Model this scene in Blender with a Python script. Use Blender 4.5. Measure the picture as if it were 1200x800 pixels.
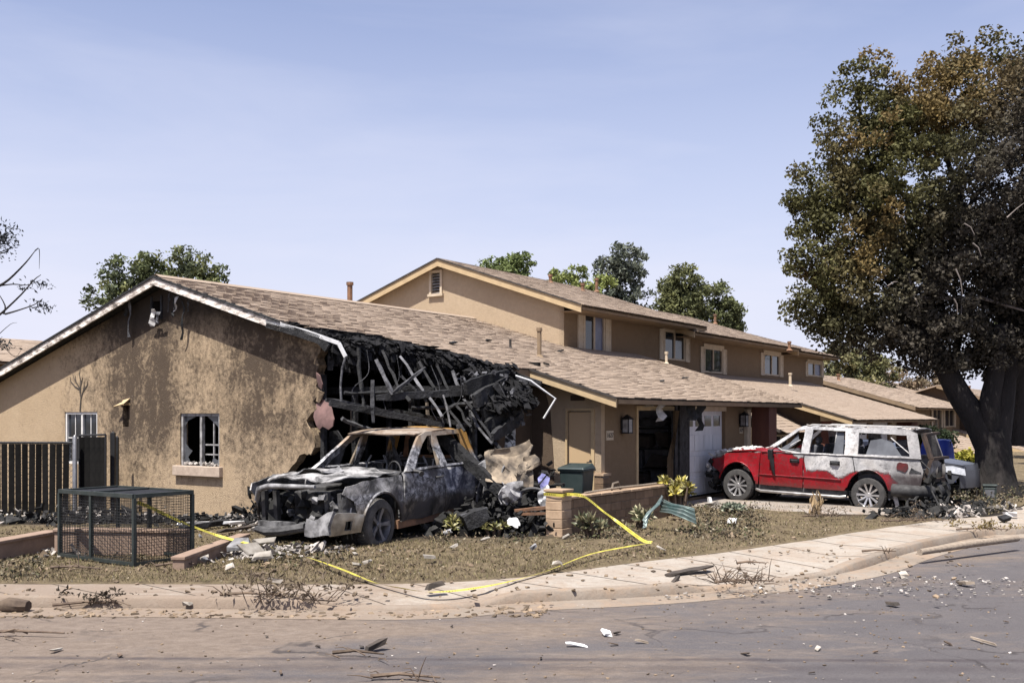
import bpy, bmesh, math, random
import numpy as np
from mathutils import Vector, Matrix
from mathutils.geometry import tessellate_polygon
for _o in list(bpy.data.objects): bpy.data.objects.remove(_o)
R = math.radians
rnd = random.Random(11)
scene = bpy.context.scene
COL = scene.collection
# ------------------------------------------------------------------ camera
F, HY, H = 1200.0, 488.0, 2.1            # focal length and horizon in photo pixels, eye height in metres
cam_d = bpy.data.cameras.new('camera'); cam = bpy.data.objects.new('camera', cam_d); COL.objects.link(cam)
cam.location = (0, 0, H); cam.rotation_euler = (R(90), 0, 0)
cam_d.sensor_width = 36; cam_d.lens = 36.0; cam_d.shift_y = 88/1200
cam_d.clip_start = .1; cam_d.clip_end = 3000
scene.camera = cam
# ------------------------------------------------------------------ light
ANG = math.atan((1420-600)/F)            # heading of the street side of the houses
SV = Vector((math.cos(ANG), -math.sin(ANG), 0)); TV = Vector((math.sin(ANG), math.cos(ANG), 0))
ls, lt, lz = -.02, .42, -.90            # way the sunlight travels, in the house frame
SUN = (SV*ls + TV*lt + Vector((0, 0, lz))).normalized()
sun_d = bpy.data.lights.new('sun', 'SUN'); sun = bpy.data.objects.new('sun', sun_d); COL.objects.link(sun)
sun.rotation_euler = SUN.to_track_quat('-Z', 'Y').to_euler()
sun_d.energy = 5.0; sun_d.angle = R(.53); sun_d.color = (1, .955, .88)
world = bpy.data.worlds.new('World'); scene.world = world; world.use_nodes = True
def make_world():
    nt = world.node_tree; N = nt.nodes; L = nt.links; N.clear()
    out = N.new('ShaderNodeOutputWorld'); bg = N.new('ShaderNodeBackground'); bg.inputs[1].default_value = .074
    sky = N.new('ShaderNodeTexSky'); sky.sky_type = 'NISHITA'; sky.sun_disc = False
    d = -SUN; sky.sun_elevation = math.asin(d.z); sky.sun_rotation = math.atan2(d.x, d.y)
    sky.altitude = 100; sky.air_density = 1.0; sky.dust_density = 1.6; sky.ozone_density = 2.2
    tc = N.new('ShaderNodeTexCoord'); mp = N.new('ShaderNodeMapping'); mp.inputs['Scale'].default_value = (1.2, 1.2, 6.0); mp.inputs['Rotation'].default_value = (0, R(28), 0)
    n1 = N.new('ShaderNodeTexNoise'); n1.inputs['Scale'].default_value = 1.5; n1.inputs['Detail'].default_value = 6; n1.inputs['Roughness'].default_value = .55; n1.inputs['Distortion'].default_value = .35
    cr = N.new('ShaderNodeValToRGB'); cr.color_ramp.elements[0].position = .38; cr.color_ramp.elements[1].position = .80
    cr.color_ramp.elements[0].color = (.42, .42, .42, 1); cr.color_ramp.elements[1].color = (.72, .72, .72, 1)
    mx = N.new('ShaderNodeMix'); mx.data_type = 'RGBA'; mx.inputs[7].default_value = (5.65, 5.75, 6.8, 1)
    L.new(tc.outputs['Generated'], mp.inputs['Vector']); L.new(mp.outputs[0], n1.inputs['Vector']); L.new(n1.outputs['Fac'], cr.inputs[0])
    sp = N.new('ShaderNodeSeparateXYZ'); L.new(tc.outputs['Generated'], sp.inputs[0])
    gr = N.new('ShaderNodeValToRGB'); e = gr.color_ramp.elements; e[0].position = 0; e[0].color = (.98,)*3+(1,); e[1].position = 1; e[1].color = (.24,)*3+(1,)
    for p_, c_ in ((.12, .84), (.22, .64), (.38, .32)): q_ = e.new(p_); q_.color = (c_, c_, c_, 1)
    L.new(sp.outputs[2], gr.inputs[0]); ml = N.new('ShaderNodeMath'); ml.operation = 'MULTIPLY_ADD'; L.new(cr.outputs[0], ml.inputs[0]); ml.inputs[1].default_value = 1.0; ad = N.new('ShaderNodeMath'); ad.operation = 'SUBTRACT'; L.new(gr.outputs[0], ad.inputs[0]); ad.inputs[1].default_value = .52; L.new(ad.outputs[0], ml.inputs[2]); ml.use_clamp = True
    tn = N.new('ShaderNodeMix'); tn.data_type = 'RGBA'; tn.blend_type = 'MULTIPLY'; tn.inputs[0].default_value = 1; tn.inputs[7].default_value = (1.04, 1.0, 1.16, 1); L.new(sky.outputs[0], tn.inputs[6])
    L.new(ml.outputs[0], mx.inputs[0]); L.new(tn.outputs[2], mx.inputs[6]); L.new(mx.outputs[2], bg.inputs[0]); L.new(bg.outputs[0], out.inputs[0])
make_world()
vs = scene.view_settings; vs.view_transform = 'Standard'; vs.look = 'None'; vs.exposure = 0.98; vs.gamma = 1; vs.use_curve_mapping = False
# ------------------------------------------------------------------ photo pixels to places
def G(px, py, z=0):
    Y = (H-z)*F/(py-HY); return Vector(((px-600)/F*Y, Y, z))
def D(px, py, Y): return Vector(((px-600)/F*Y, Y, H+(HY-py)/F*Y))
O = G(235, 606)
def W(s, t, z=0): return O + SV*s + TV*t + Vector((0, 0, z))
def toST(p): d = Vector(p)-O; return d.dot(SV), d.dot(TV), p[2]
def _pl(px, py, n, c):
    r = Vector(((px-600)/F, 1, (HY-py)/F)); s0, t0 = -O.dot(SV), -O.dot(TV); s1, t1 = r.dot(SV), r.dot(TV)
    Y = (c-(n[0]*s0+n[1]*t0+n[2]*H))/(n[0]*s1+n[1]*t1+n[2]*r.z); return (s0+s1*Y, t0+t1*Y, H+r.z*Y)
def onS(px, py, s): return _pl(px, py, (1, 0, 0), s)
def onT(px, py, t): return _pl(px, py, (0, 1, 0), t)
PITCH = .30; RS, RZ = -1.1, 5.07         # roof pitch, ridge place and height of the burnt house
def zroof(s, dz=0): return RZ - dz - PITCH*abs(s-RS)
def onR(px, py, dz=0): return _pl(px, py, (PITCH, 0, 1), RZ-dz+PITCH*RS)
# ------------------------------------------------------------------ objects
def tag(o, label=None, cat=None, group=None, kind=None):
    if label: o['label'] = label
    if cat: o['category'] = cat
    if group: o['group'] = group
    if kind: o['kind'] = kind
    return o
def empty(name, loc=(0, 0, 0), rz=0, label=None, cat=None, group=None):
    o = bpy.data.objects.new(name, None); COL.objects.link(o); o.location = loc; o.rotation_euler = (0, 0, rz); o.empty_display_size = .2
    return tag(o, label, cat, group)
def link(name, me, m=None, parent=None, smooth=None):
    if m is not None and len(me.materials) == 0: me.materials.append(m)
    if smooth is not None:
        me.shade_smooth(); me.set_sharp_from_angle(angle=R(smooth))
    o = bpy.data.objects.new(name, me); COL.objects.link(o)
    if parent is not None: o.parent = parent
    return o
def copy_tree(o, parent=None):
    c = o.copy(); COL.objects.link(c); c.parent = parent
    for ch in list(o.children): copy_tree(ch, c)
    return c
class MB:
    def __init__(s): s.v = []; s.f = []
    def add(s, vs, fs):
        n = len(s.v); s.v += [tuple(v) for v in vs]; s.f += [tuple(i+n for i in f) for f in fs]; return s
    def box(s, c, d, M=None):
        x, y, z = d[0]/2, d[1]/2, d[2]/2
        vs = [Vector((a*x, b*y, e*z)) for a in (-1, 1) for b in (-1, 1) for e in (-1, 1)]
        if M is not None: vs = [M @ v for v in vs]
        return s.add([Vector(c)+v for v in vs], [(0, 1, 3, 2), (4, 6, 7, 5), (0, 4, 5, 1), (2, 3, 7, 6), (0, 2, 6, 4), (1, 5, 7, 3)])
    def bx(s, a, b):  # from corner a to corner b
        a = Vector(a); b = Vector(b); return s.box((a+b)/2, [abs(x) for x in (b-a)])
    def beam(s, a, b, w, h, up=(0, 0, 1)):
        a = Vector(a); b = Vector(b); d = b-a; z = d.normalized(); u = Vector(up)
        x = z.cross(u)
        if x.length < 1e-4: x = z.cross(Vector((1, 0, 0)))
        x.normalize(); y = x.cross(z)
        M = Matrix((x, z, y)).transposed(); return s.box((a+b)/2, (w, d.length, h), M)
    def tube(s, pts, r, n=6, cap=True):
        pts = [Vector(p) for p in pts]; rs = r if hasattr(r, '__len__') else [r]*len(pts); base = len(s.v); prev = None
        for i, p in enumerate(pts):
            d = (pts[min(i+1, len(pts)-1)]-pts[max(i-1, 0)]).normalized()
            x = d.cross(Vector((0, 0, 1))) if prev is None else prev - d*prev.dot(d)
            if x.length < 1e-4: x = d.cross(Vector((1, 0, 0)))
            x.normalize(); prev = x; y = d.cross(x)
            for k in range(n):
                a = 2*math.pi*k/n; s.v.append(tuple(p+(x*math.cos(a)+y*math.sin(a))*rs[i]))
        for i in range(len(pts)-1):
            for k in range(n):
                k2 = (k+1) % n; s.f.append((base+i*n+k, base+i*n+k2, base+(i+1)*n+k2, base+(i+1)*n+k))
        if cap:
            s.f.append(tuple(base+k for k in reversed(range(n)))); s.f.append(tuple(base+(len(pts)-1)*n+k for k in range(n)))
        return s
    def lathe(s, prof, n=24, M=None, closed=False):  # prof: (r, h) ; axis = local y
        base = len(s.v); m = len(prof); M = M or Matrix.Identity(4)
        for k in range(n):
            a = 2*math.pi*k/n
            for r, h in prof: s.v.append(tuple(M @ Vector((r*math.cos(a), h, r*math.sin(a)))))
        for k in range(n):
            k2 = (k+1) % n
            for i in range(m if closed else m-1):
                j = (i+1) % m; s.f.append((base+k*m+i, base+k*m+j, base+k2*m+j, base+k2*m+i))
        return s
    def mesh(s, name):
        me = bpy.data.meshes.new(name); me.from_pydata(s.v, [], s.f); me.update(); return me
    def build(s, name, m, parent=None, smooth=None, bevel=0):
        o = link(name, s.mesh(name), m, parent, smooth)
        if bevel:
            md = o.modifiers.new('bevel', 'BEVEL'); md.width = bevel; md.segments = 2; md.limit_method = 'ANGLE'
        return o
def plate(name, outline, holes, mapf, th, m, parent, step=None, smooth=None, stepz=None, jig=None):
    """flat outline with holes, cut into a grid, bent by mapf(a,b)->(x,y,z), given thickness."""
    loops = [[Vector((p[0], p[1], 0)) for p in l] for l in [outline]+list(holes)]
    tris = tessellate_polygon(loops); flat = [v for l in loops for v in l]
    bm = bmesh.new(); vs = [bm.verts.new(v) for v in flat]
    for t in tris:
        try: bm.faces.new([vs[i] for i in t])
        except ValueError: pass
    bmesh.ops.remove_doubles(bm, verts=bm.verts, dist=1e-5)
    if step:
        for ax, st_ in ((0, step), (1, stepz or step)):
            lo = min(v.co[ax] for v in bm.verts); hi = max(v.co[ax] for v in bm.verts); k = lo+st_
            while k < hi-1e-3:
                no = [0, 0, 0]; no[ax] = 1; co = [0, 0, 0]; co[ax] = k
                bmesh.ops.bisect_plane(bm, geom=bm.verts[:]+bm.edges[:]+bm.faces[:], plane_co=co, plane_no=no, dist=1e-5); k += st_
    bmesh.ops.recalc_face_normals(bm, faces=bm.faces)
    for v in bm.verts:
        p = Vector(mapf(v.co.x, v.co.y))
        if jig: p += jig(p)
        v.co = p
    if th:
        bm.normal_update(); src = bm.faces[:]; bnd = [e for e in bm.edges if len(e.link_faces) == 1]; nv = {}
        for v in list(bm.verts): nv[v] = bm.verts.new(v.co-v.normal*th)
        for f in src: bm.faces.new([nv[v] for v in reversed(f.verts)])
        for e in bnd: a, b = e.verts; bm.faces.new([a, b, nv[b], nv[a]])
    bmesh.ops.recalc_face_normals(bm, faces=bm.faces)
    me = bpy.data.meshes.new(name); bm.to_mesh(me); bm.free()
    return link(name, me, m, parent, smooth)
def rect(a0, b0, a1, b1): return [(a0, b0), (a1, b0), (a1, b1), (a0, b1)]
def chunk_verts(r, sx, sy, sz, M):
    vs = []
    for a in (-1, 1):
        for b in (-1, 1):
            for e in (-1, 1): vs.append(M @ Vector((a*sx*r.uniform(.5, 1.1), b*sy*r.uniform(.5, 1.1), e*sz*r.uniform(.5, 1.1))))
    return vs
BOXF = [(0, 1, 3, 2), (4, 6, 7, 5), (0, 4, 5, 1), (2, 3, 7, 6), (0, 2, 6, 4), (1, 5, 7, 3)]
def rotm(r, tilt=3.14): return (Matrix.Rotation(r.uniform(0, 6.28), 3, 'Z') @ Matrix.Rotation(r.uniform(-tilt, tilt), 3, 'X') @ Matrix.Rotation(r.uniform(-tilt, tilt), 3, 'Y'))
def leafmesh(name, P, size, cols=None, up=0.0, seed=1, aspect=.5, fold=.25, N=None):
    """P: (n,3) places; one folded rhombus leaf each, random way up."""
    rg = np.random.default_rng(seed); n = len(P)
    d = rg.normal(size=(n, 3)) if N is None else np.array(N, float)
    d[:, 2] += up; d /= np.linalg.norm(d, axis=1, keepdims=True)+1e-9
    a = rg.normal(size=(n, 3)); x = np.cross(d, a); x /= np.linalg.norm(x, axis=1, keepdims=True)+1e-9
    nn = np.cross(d, x); L = (size*rg.uniform(.6, 1.3, n))[:, None] if np.isscalar(size) else size[:, None]
    v = np.empty((n, 4, 3)); v[:, 0] = P-d*L*.5; v[:, 2] = P+d*L*.5
    v[:, 1] = P+x*L*aspect*.5+nn*L*fold*.5; v[:, 3] = P-x*L*aspect*.5+nn*L*fold*.5
    me = bpy.data.meshes.new(name); me.vertices.add(n*4); me.vertices.foreach_set('co', v.reshape(-1))
    q = np.arange(n)[:, None]*4
    fi = np.concatenate([q+0, q+1, q+2, q+0, q+2, q+3], axis=1).reshape(-1).astype(np.int32)
    me.loops.add(n*6); me.loops.foreach_set('vertex_index', fi)
    me.polygons.add(n*2); me.polygons.foreach_set('loop_start', np.arange(n*2, dtype=np.int32)*3)
    me.update(calc_edges=True); me.validate()
    if cols is not None:
        at = me.attributes.new('Col', 'FLOAT_COLOR', 'POINT')
        c = np.ones((n, 4, 4)); c[:, :, :3] = cols[:, None, :]; at.data.foreach_set('color', c.reshape(-1))
    return me
# ------------------------------------------------------------------ materials
class NT:
    def __init__(s, name):
        s.m = bpy.data.materials.new(name); s.m.use_nodes = True; s.t = s.m.node_tree; s.t.nodes.clear()
        s.out = s.n('ShaderNodeOutputMaterial'); s.p = s.n('ShaderNodeBsdfPrincipled'); s.l(s.p.outputs[0], s.out.inputs[0]); s.tc = s.n('ShaderNodeTexCoord')
    def n(s, t, **k):
        x = s.t.nodes.new(t)
        for a, b in k.items(): setattr(x, a, b)
        return x
    def l(s, a, b): s.t.links.new(a, b); return s
    def val(s, sock, v):
        if hasattr(v, 'links') or isinstance(v, bpy.types.NodeSocket): s.l(v, sock)
        else: sock.default_value = v
    def noise(s, scale, detail=4, rough=.55, dist=0, vec=None, stretch=None, coord='Object'):
        x = s.n('ShaderNodeTexNoise'); x.inputs['Scale'].default_value = scale; x.inputs['Detail'].default_value = detail; x.inputs['Roughness'].default_value = rough; x.inputs['Distortion'].default_value = dist
        v = vec or s.tc.outputs[coord]
        if stretch:
            mp = s.n('ShaderNodeMapping'); mp.inputs['Scale'].default_value = stretch; s.l(v, mp.inputs[0]); v = mp.outputs[0]
        s.l(v, x.inputs['Vector']); return x.outputs['Fac']
    def voro(s, scale, feature='F1', stretch=None, coord='Object', out='Distance'):
        x = s.n('ShaderNodeTexVoronoi', feature=feature); x.inputs['Scale'].default_value = scale; v = s.tc.outputs[coord]
        if stretch:
            mp = s.n('ShaderNodeMapping'); mp.inputs['Scale'].default_value = stretch; s.l(v, mp.inputs[0]); v = mp.outputs[0]
        s.l(v, x.inputs['Vector']); return x.outputs[out]
    def ramp(s, fac, stops, interp='LINEAR'):
        x = s.n('ShaderNodeValToRGB'); e = x.color_ramp.elements; x.color_ramp.interpolation = interp
        while len(e) < len(stops): e.new(.5)
        for i, (p, c) in enumerate(stops):
            e[i].position = p; e[i].color = (c, c, c, 1) if not hasattr(c, '__len__') else (*c, 1)
        s.l(fac, x.inputs[0]); return x.outputs[0]
    def mix(s, fac, a, b, mode='MIX'):
        x = s.n('ShaderNodeMix', data_type='RGBA', blend_type=mode)
        for sock, v in ((x.inputs[0], fac), (x.inputs[6], a), (x.inputs[7], b)):
            if isinstance(v, bpy.types.NodeSocket): s.l(v, sock)
            elif hasattr(v, '__len__'): sock.default_value = (*v, 1)
            else: sock.default_value = v
        return x.outputs[2]
    def math(s, op, a, b=0, c=None, clamp=False):
        x = s.n('ShaderNodeMath', operation=op); x.use_clamp = clamp
        for i, v in enumerate((a, b, c)):
            if v is None: continue
            if isinstance(v, bpy.types.NodeSocket): s.l(v, x.inputs[i])
            else: x.inputs[i].default_value = v
        return x.outputs[0]
    def xyz(s, coord='Object'):
        x = s.n('ShaderNodeSeparateXYZ'); s.l(s.tc.outputs[coord], x.inputs[0]); return x.outputs
    def mrange(s, v, a, b, c=0, d=1, smooth=True):
        x = s.n('ShaderNodeMapRange'); x.interpolation_type = 'SMOOTHSTEP' if smooth else 'LINEAR'
        s.l(v, x.inputs[0]); x.inputs[1].default_value = a; x.inputs[2].default_value = b; x.inputs[3].default_value = c; x.inputs[4].default_value = d; return x.outputs[0]
    def hsv(s, col, v=1.0, h=.5, sat=1.0):
        x = s.n('ShaderNodeHueSaturation'); s.l(col, x.inputs['Color']); 
        for k, q in (('Value', v), ('Hue', h), ('Saturation', sat)):
            if isinstance(q, bpy.types.NodeSocket): s.l(q, x.inputs[k])
            else: x.inputs[k].default_value = q
        return x.outputs[0]
    def rand(s, kind):
        if kind == 'island': return s.n('ShaderNodeNewGeometry').outputs['Random Per Island']
        return s.n('ShaderNodeObjectInfo').outputs['Random']
    def bump(s, h, strength=.5, dist=.02):
        b = s.n('ShaderNodeBump'); b.inputs['Strength'].default_value = strength; b.inputs['Distance'].default_value = dist; s.l(h, b.inputs['Height']); s.l(b.outputs[0], s.p.inputs['Normal']); return s
    def fin(s, col, rough=.85, metal=0, spec=.3):
        if isinstance(col, bpy.types.NodeSocket): s.l(col, s.p.inputs['Base Color'])
        else: s.p.inputs['Base Color'].default_value = (*col, 1)
        for k, v in (('Roughness', rough), ('Metallic', metal)):
            if isinstance(v, bpy.types.NodeSocket): s.l(v, s.p.inputs[k])
            else: s.p.inputs[k].default_value = v
        s.p.inputs['Specular IOR Level'].default_value = spec; return s.m
def simple(name, c1, c2=None, scale=3, rough=.85, bump=.3, bscale=None, metal=0, spec=.3, vary=0, stretch=None, detail=5, rand='obj', dist=.01):
    t = NT(name); c2 = c2 or tuple(x*.75 for x in c1)
    n = t.noise(scale, detail, .6, stretch=stretch); col = t.mix(t.ramp(n, [(.35, 0), (.65, 1)]), c1, c2)
    if vary:
        r = t.rand(rand); col = t.hsv(col, v=t.mrange(r, 0, 1, 1-vary, 1+vary, False))
    if bump: t.bump(t.noise(bscale or scale*6, 4, .6, stretch=stretch), bump, dist)
    return t.fin(col, rough, metal, spec)
def attrmat(name, rough=.7, trans=.25, vary=.25, spec=.2):
    t = NT(name); a = t.n('ShaderNodeAttribute', attribute_name='Col')
    col = t.hsv(a.outputs['Color'], v=t.mrange(t.rand('island'), 0, 1, 1-vary, 1+vary, False)); t.fin(col, rough, 0, spec)
    if trans:
        tr = t.n('ShaderNodeBsdfTranslucent'); t.l(col, tr.inputs[0]); ms = t.n('ShaderNodeMixShader'); ms.inputs[0].default_value = trans
        t.l(t.p.outputs[0], ms.inputs[1]); t.l(tr.outputs[0], ms.inputs[2]); t.l(ms.outputs[0], t.out.inputs[0])
    return t.m
M = {}
def stucco(name, c1, c2, soot_shade=0):
    t = NT(name); n = t.noise(1.1, 6, .65); f = t.noise(9, 5, .7); col = t.mix(t.ramp(n, [(.3, 0), (.7, 1)]), c1, c2)
    col = t.mix(t.math('MULTIPLY', t.ramp(f, [(.4, 0), (.62, 1)]), .3), col, tuple(x*.66 for x in c1))
    if soot_shade:
        x, y, z = t.xyz()
        big = t.noise(.7, 5, .6, .5); mid = t.noise(2.6, 6, .72, .6, stretch=(1, 1, .7)); streak = t.noise(1.0, 5, .7, stretch=(2.4, 1, .28)); fine = t.noise(11, 6, .8, .4)
        zone = t.ramp(t.mrange(x, -9, 4, 0, 1, False), [(.0, .12), (.26, .2), (.40, .55), (.50, 1.0), (.60, .95), (.645, .6), (.74, .62), (.82, .95), (.92, .8), (1, .75)])
        low = t.ramp(t.mrange(z, 0, 5, 0, 1, False), [(0, .40), (.18, .55), (.42, 1), (.62, 1.0), (.74, 1.0), (1, 1.25)])
        m = t.math('MULTIPLY', t.math('MULTIPLY', zone, low), t.math('ADD', t.math('MULTIPLY', big, .7), t.math('ADD', t.math('MULTIPLY', mid, .55), t.math('MULTIPLY', streak, .5))))
        m = t.math('ADD', m, t.math('MULTIPLY', t.math('SUBTRACT', fine, .5), 1.5)); m = t.math('ADD', m, t.math('MULTIPLY', t.math('SUBTRACT', mid, .5), .9))
        col = t.mix(t.ramp(m, [(.30, 0), (.82, .92)]), col, (.052, .038, .029))
        pal = t.noise(14, 6, .8, .6); col = t.mix(t.math('MULTIPLY', t.ramp(pal, [(.60, 0), (.74, .55)]), t.ramp(zone, [(.2, .1), (.8, 1)])), col, (.42, .36, .29))
        col = t.mix(t.ramp(t.math('MULTIPLY', t.mrange(z, 3.2, 4.8, 0, 1), t.math('ADD', big, .55)), [(.25, 0), (.8, .9)]), col, (.03, .024, .02))  # top of the wall blackened: soot plus painted eave shadow
    t.bump(t.noise(38, 5, .75), .8, .025); return t.fin(col, .95, 0, .15)
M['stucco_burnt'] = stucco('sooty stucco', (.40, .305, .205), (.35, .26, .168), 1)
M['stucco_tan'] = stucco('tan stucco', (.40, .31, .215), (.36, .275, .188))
M['stucco_shaded'] = stucco('shaded tan stucco', (.20, .142, .09), (.18, .126, .08))  # tan stucco darkened in colour for the walls turned from the sun
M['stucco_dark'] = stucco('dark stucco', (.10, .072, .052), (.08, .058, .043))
M['trim'] = simple('cream trim', (0.440, 0.328, 0.192), (0.368, 0.272, 0.160), 5, .8, .2)
M['trim_pale'] = simple('pale trim', (0.480, 0.400, 0.304), (0.400, 0.328, 0.240), 5, .8, .2)
def peeled():
    t = NT('peeled white paint'); n = t.noise(3.5, 6, .7, stretch=(1, 1, 3)); col = t.ramp(n, [(.36, (.10, .085, .075)), (.46, (.36, .31, .27)), (.55, (.68, .63, .58)), (.8, (.78, .75, .72))]); t.bump(n, .4, .02); return t.fin(col, .8)
M['peeled'] = peeled()
M['char'] = simple('charred wood', (.006, .006, .0065), (.024, .024, .026), 7, .85, 1.0, 22, 0, .35, vary=.5, dist=.03)
M['char_flat'] = simple('charred inside', (.006, .006, .006), (.016, .015, .015), 2.5, .95, .5, 12, 0, .1)
M['char_ash'] = simple('ashy char', (.03, .03, .033), (.11, .11, .118), 5, .85, .8, 20, 0, .25, vary=.5, dist=.03)
M['black_gap'] = simple('black', (.006, .006, .006), (.01, .01, .01), 3, .9, 0)
M['deck'] = simple('roof deck', (.06, .05, .045), (.03, .027, .025), 3, .9, .3)
M['under'] = simple('soffit boards', (.22, .16, .10), (.17, .12, .08), 3, .9, .3)
def shingle(name, rk, burnt=False):
    t = NT(name); r = t.rand(rk); col = t.ramp(r, [(0, (.272, .213, .164)), (.3, (.290, .228, .177)), (.6, (.304, .240, .188)), (.85, (.282, .221, .171)), (1, (.322, .260, .208))])
    col = t.mix(t.ramp(t.noise(36, 4, .75), [(.4, 0), (.7, .4)]), col, (.19, .142, .106)); col = t.mix(t.ramp(t.noise(.5, 4, .6), [(.45, 0), (.75, .35)]), col, (.22, .170, .130))
    t.bump(t.noise(80, 3, .7), .7, .012); return t.fin(col, .95, 0, .12)
M['shingle_i'] = shingle('shingles', 'island'); M['shingle_o'] = shingle('single shingle', 'obj')
M['shingle_burnt'] = simple('burnt shingle', (.005, .005, .0055), (.020, .0195, .021), 9, .9, .9, 25, 0, .15, vary=.6, rand='island')
M['glass_dark'] = simple('window glass', (.012, .014, .018), (.02, .024, .03), 2, .06, 0, spec=.6)
M['curtain'] = simple('blue grey curtain', (.13, .14, .22), (.07, .08, .13), 2, .4, 0, spec=.5)
M['win_white'] = simple('white window frame', (0.612, 0.595, 0.578), (0.510, 0.493, 0.468), 6, .6, .1)
M['win_ash'] = simple('sooty window frame', (.34, .33, .33), (.12, .115, .11), 7, .7, .2)
M['concrete_sill'] = simple('stucco sill', (0.420, 0.338, 0.270), (0.315, 0.247, 0.195), 7, .9, .4)
M['door_tan'] = simple('tan painted door', (0.425, 0.306, 0.183), (0.399, 0.285, 0.170), 1.5, .6, .1)
M['door_white'] = simple('white painted door', (0.561, 0.561, 0.595), (0.459, 0.459, 0.493), 2, .55, .1, stretch=(1, 4, .6))
M['redwood'] = simple('red brown wood', (.15, .06, .04), (.10, .04, .03), 4, .8, .4, stretch=(1, 1, .2))
M['black_metal'] = simple('black metal', (.02, .02, .022), (.035, .035, .037), 6, .5, .2, metal=.4)
M['green_metal'] = simple('dark green metal', (.036, .046, .044), (.06, .068, .065), 6, .5, .2, metal=.5)
M['grey_metal'] = simple('galvanised steel', (0.240, 0.240, 0.248), (0.160, 0.160, 0.168), 8, .45, .2, metal=.7)
M['white_metal'] = simple('white sheet metal', (0.624, 0.624, 0.624), (0.480, 0.480, 0.480), 8, .4, .1, metal=.2)
M['rust'] = simple('rusty steel', (.26, .14, .08), (.13, .08, .055), 6, .85, .5, metal=.2)
M['slat'] = simple('black fence slat', (.007, .0068, .0068), (.012, .0115, .011), 5, .95, .1, vary=.4, spec=.03)
M['ash'] = simple('white ash', (0.496, 0.480, 0.464), (0.320, 0.312, 0.304), 9, .95, .7, vary=.15)
M['plaster'] = simple('broken plaster', (.36, .33, .29), (.22, .195, .165), 6, .95, .5, vary=.25)
M['dirtchunk'] = simple('earthy rubble', (.19, .14, .095), (.10, .075, .052), 7, .95, .6, vary=.55, rand='island')
M['ashchunk'] = simple('ash rubble', (.36, .33, .30), (.13, .115, .105), 7, .95, .6, vary=.7, rand='island')
M['blackchunk'] = simple('black rubble', (.007, .007, .007), (.028, .027, .026), 7, .9, .6, vary=.5, rand='island')
M['wood_grey'] = simple('weathered wood', (0.247, 0.203, 0.158), (0.150, 0.120, 0.094), 5, .9, .5, stretch=(1, 6, 6), vary=.25)
M['wood_dark'] = simple('dark scorched wood', (.07, .055, .045), (.035, .03, .026), 5, .9, .5)
M['stick'] = simple('dry twig', (.13, .095, .068), (.07, .05, .038), 9, .9, .4, vary=.35)
M['bark'] = simple('singed bark', (.026, .022, .021), (.012, .011, .011), 3, .95, 1.0, 14, stretch=(1, 1, .3), dist=.05)
M['bark_pale'] = simple('bare limb', (.22, .19, .17), (.12, .1, .09), 4, .9, .5, stretch=(1, 1, .3))
M['leaf'] = attrmat('leaves'); M['leaf_fleshy'] = attrmat('thick leaves', .45, .15, .2, .4); M['litter'] = attrmat('dead leaves', .9, .1, .35, .1)
M['blue_tarp'] = simple('blue tarp', (.02, .05, .36), (.01, .03, .22), 2, .45, .5, 5, spec=.4)
M['bin_green'] = simple('dark green plastic', (.022, .034, .034), (.034, .046, .046), 5, .4, .1, spec=.4)
M['block'] = simple('buff block', (0.364, 0.262, 0.178), (0.280, 0.196, 0.130), 8, .95, .5, vary=.22)
M['block_shaded'] = simple('shaded buff block', (0.184, 0.124, 0.080), (0.136, 0.092, 0.060), 8, .95, .5, vary=.22)  # buff block darkened to paint the shade on the street side
M['mortar'] = simple('mortar', (.24, .20, .165), (.18, .15, .12), 9, .95, .4)
M['insulation'] = simple('pink grey insulation', (.20, .12, .11), (.13, .08, .075), 5, .95, .8, 12)
M['teal_sheet'] = simple('teal sheet metal', (.06, .10, .095), (.19, .22, .21), 4.5, .4, .1, metal=.3)
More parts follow.
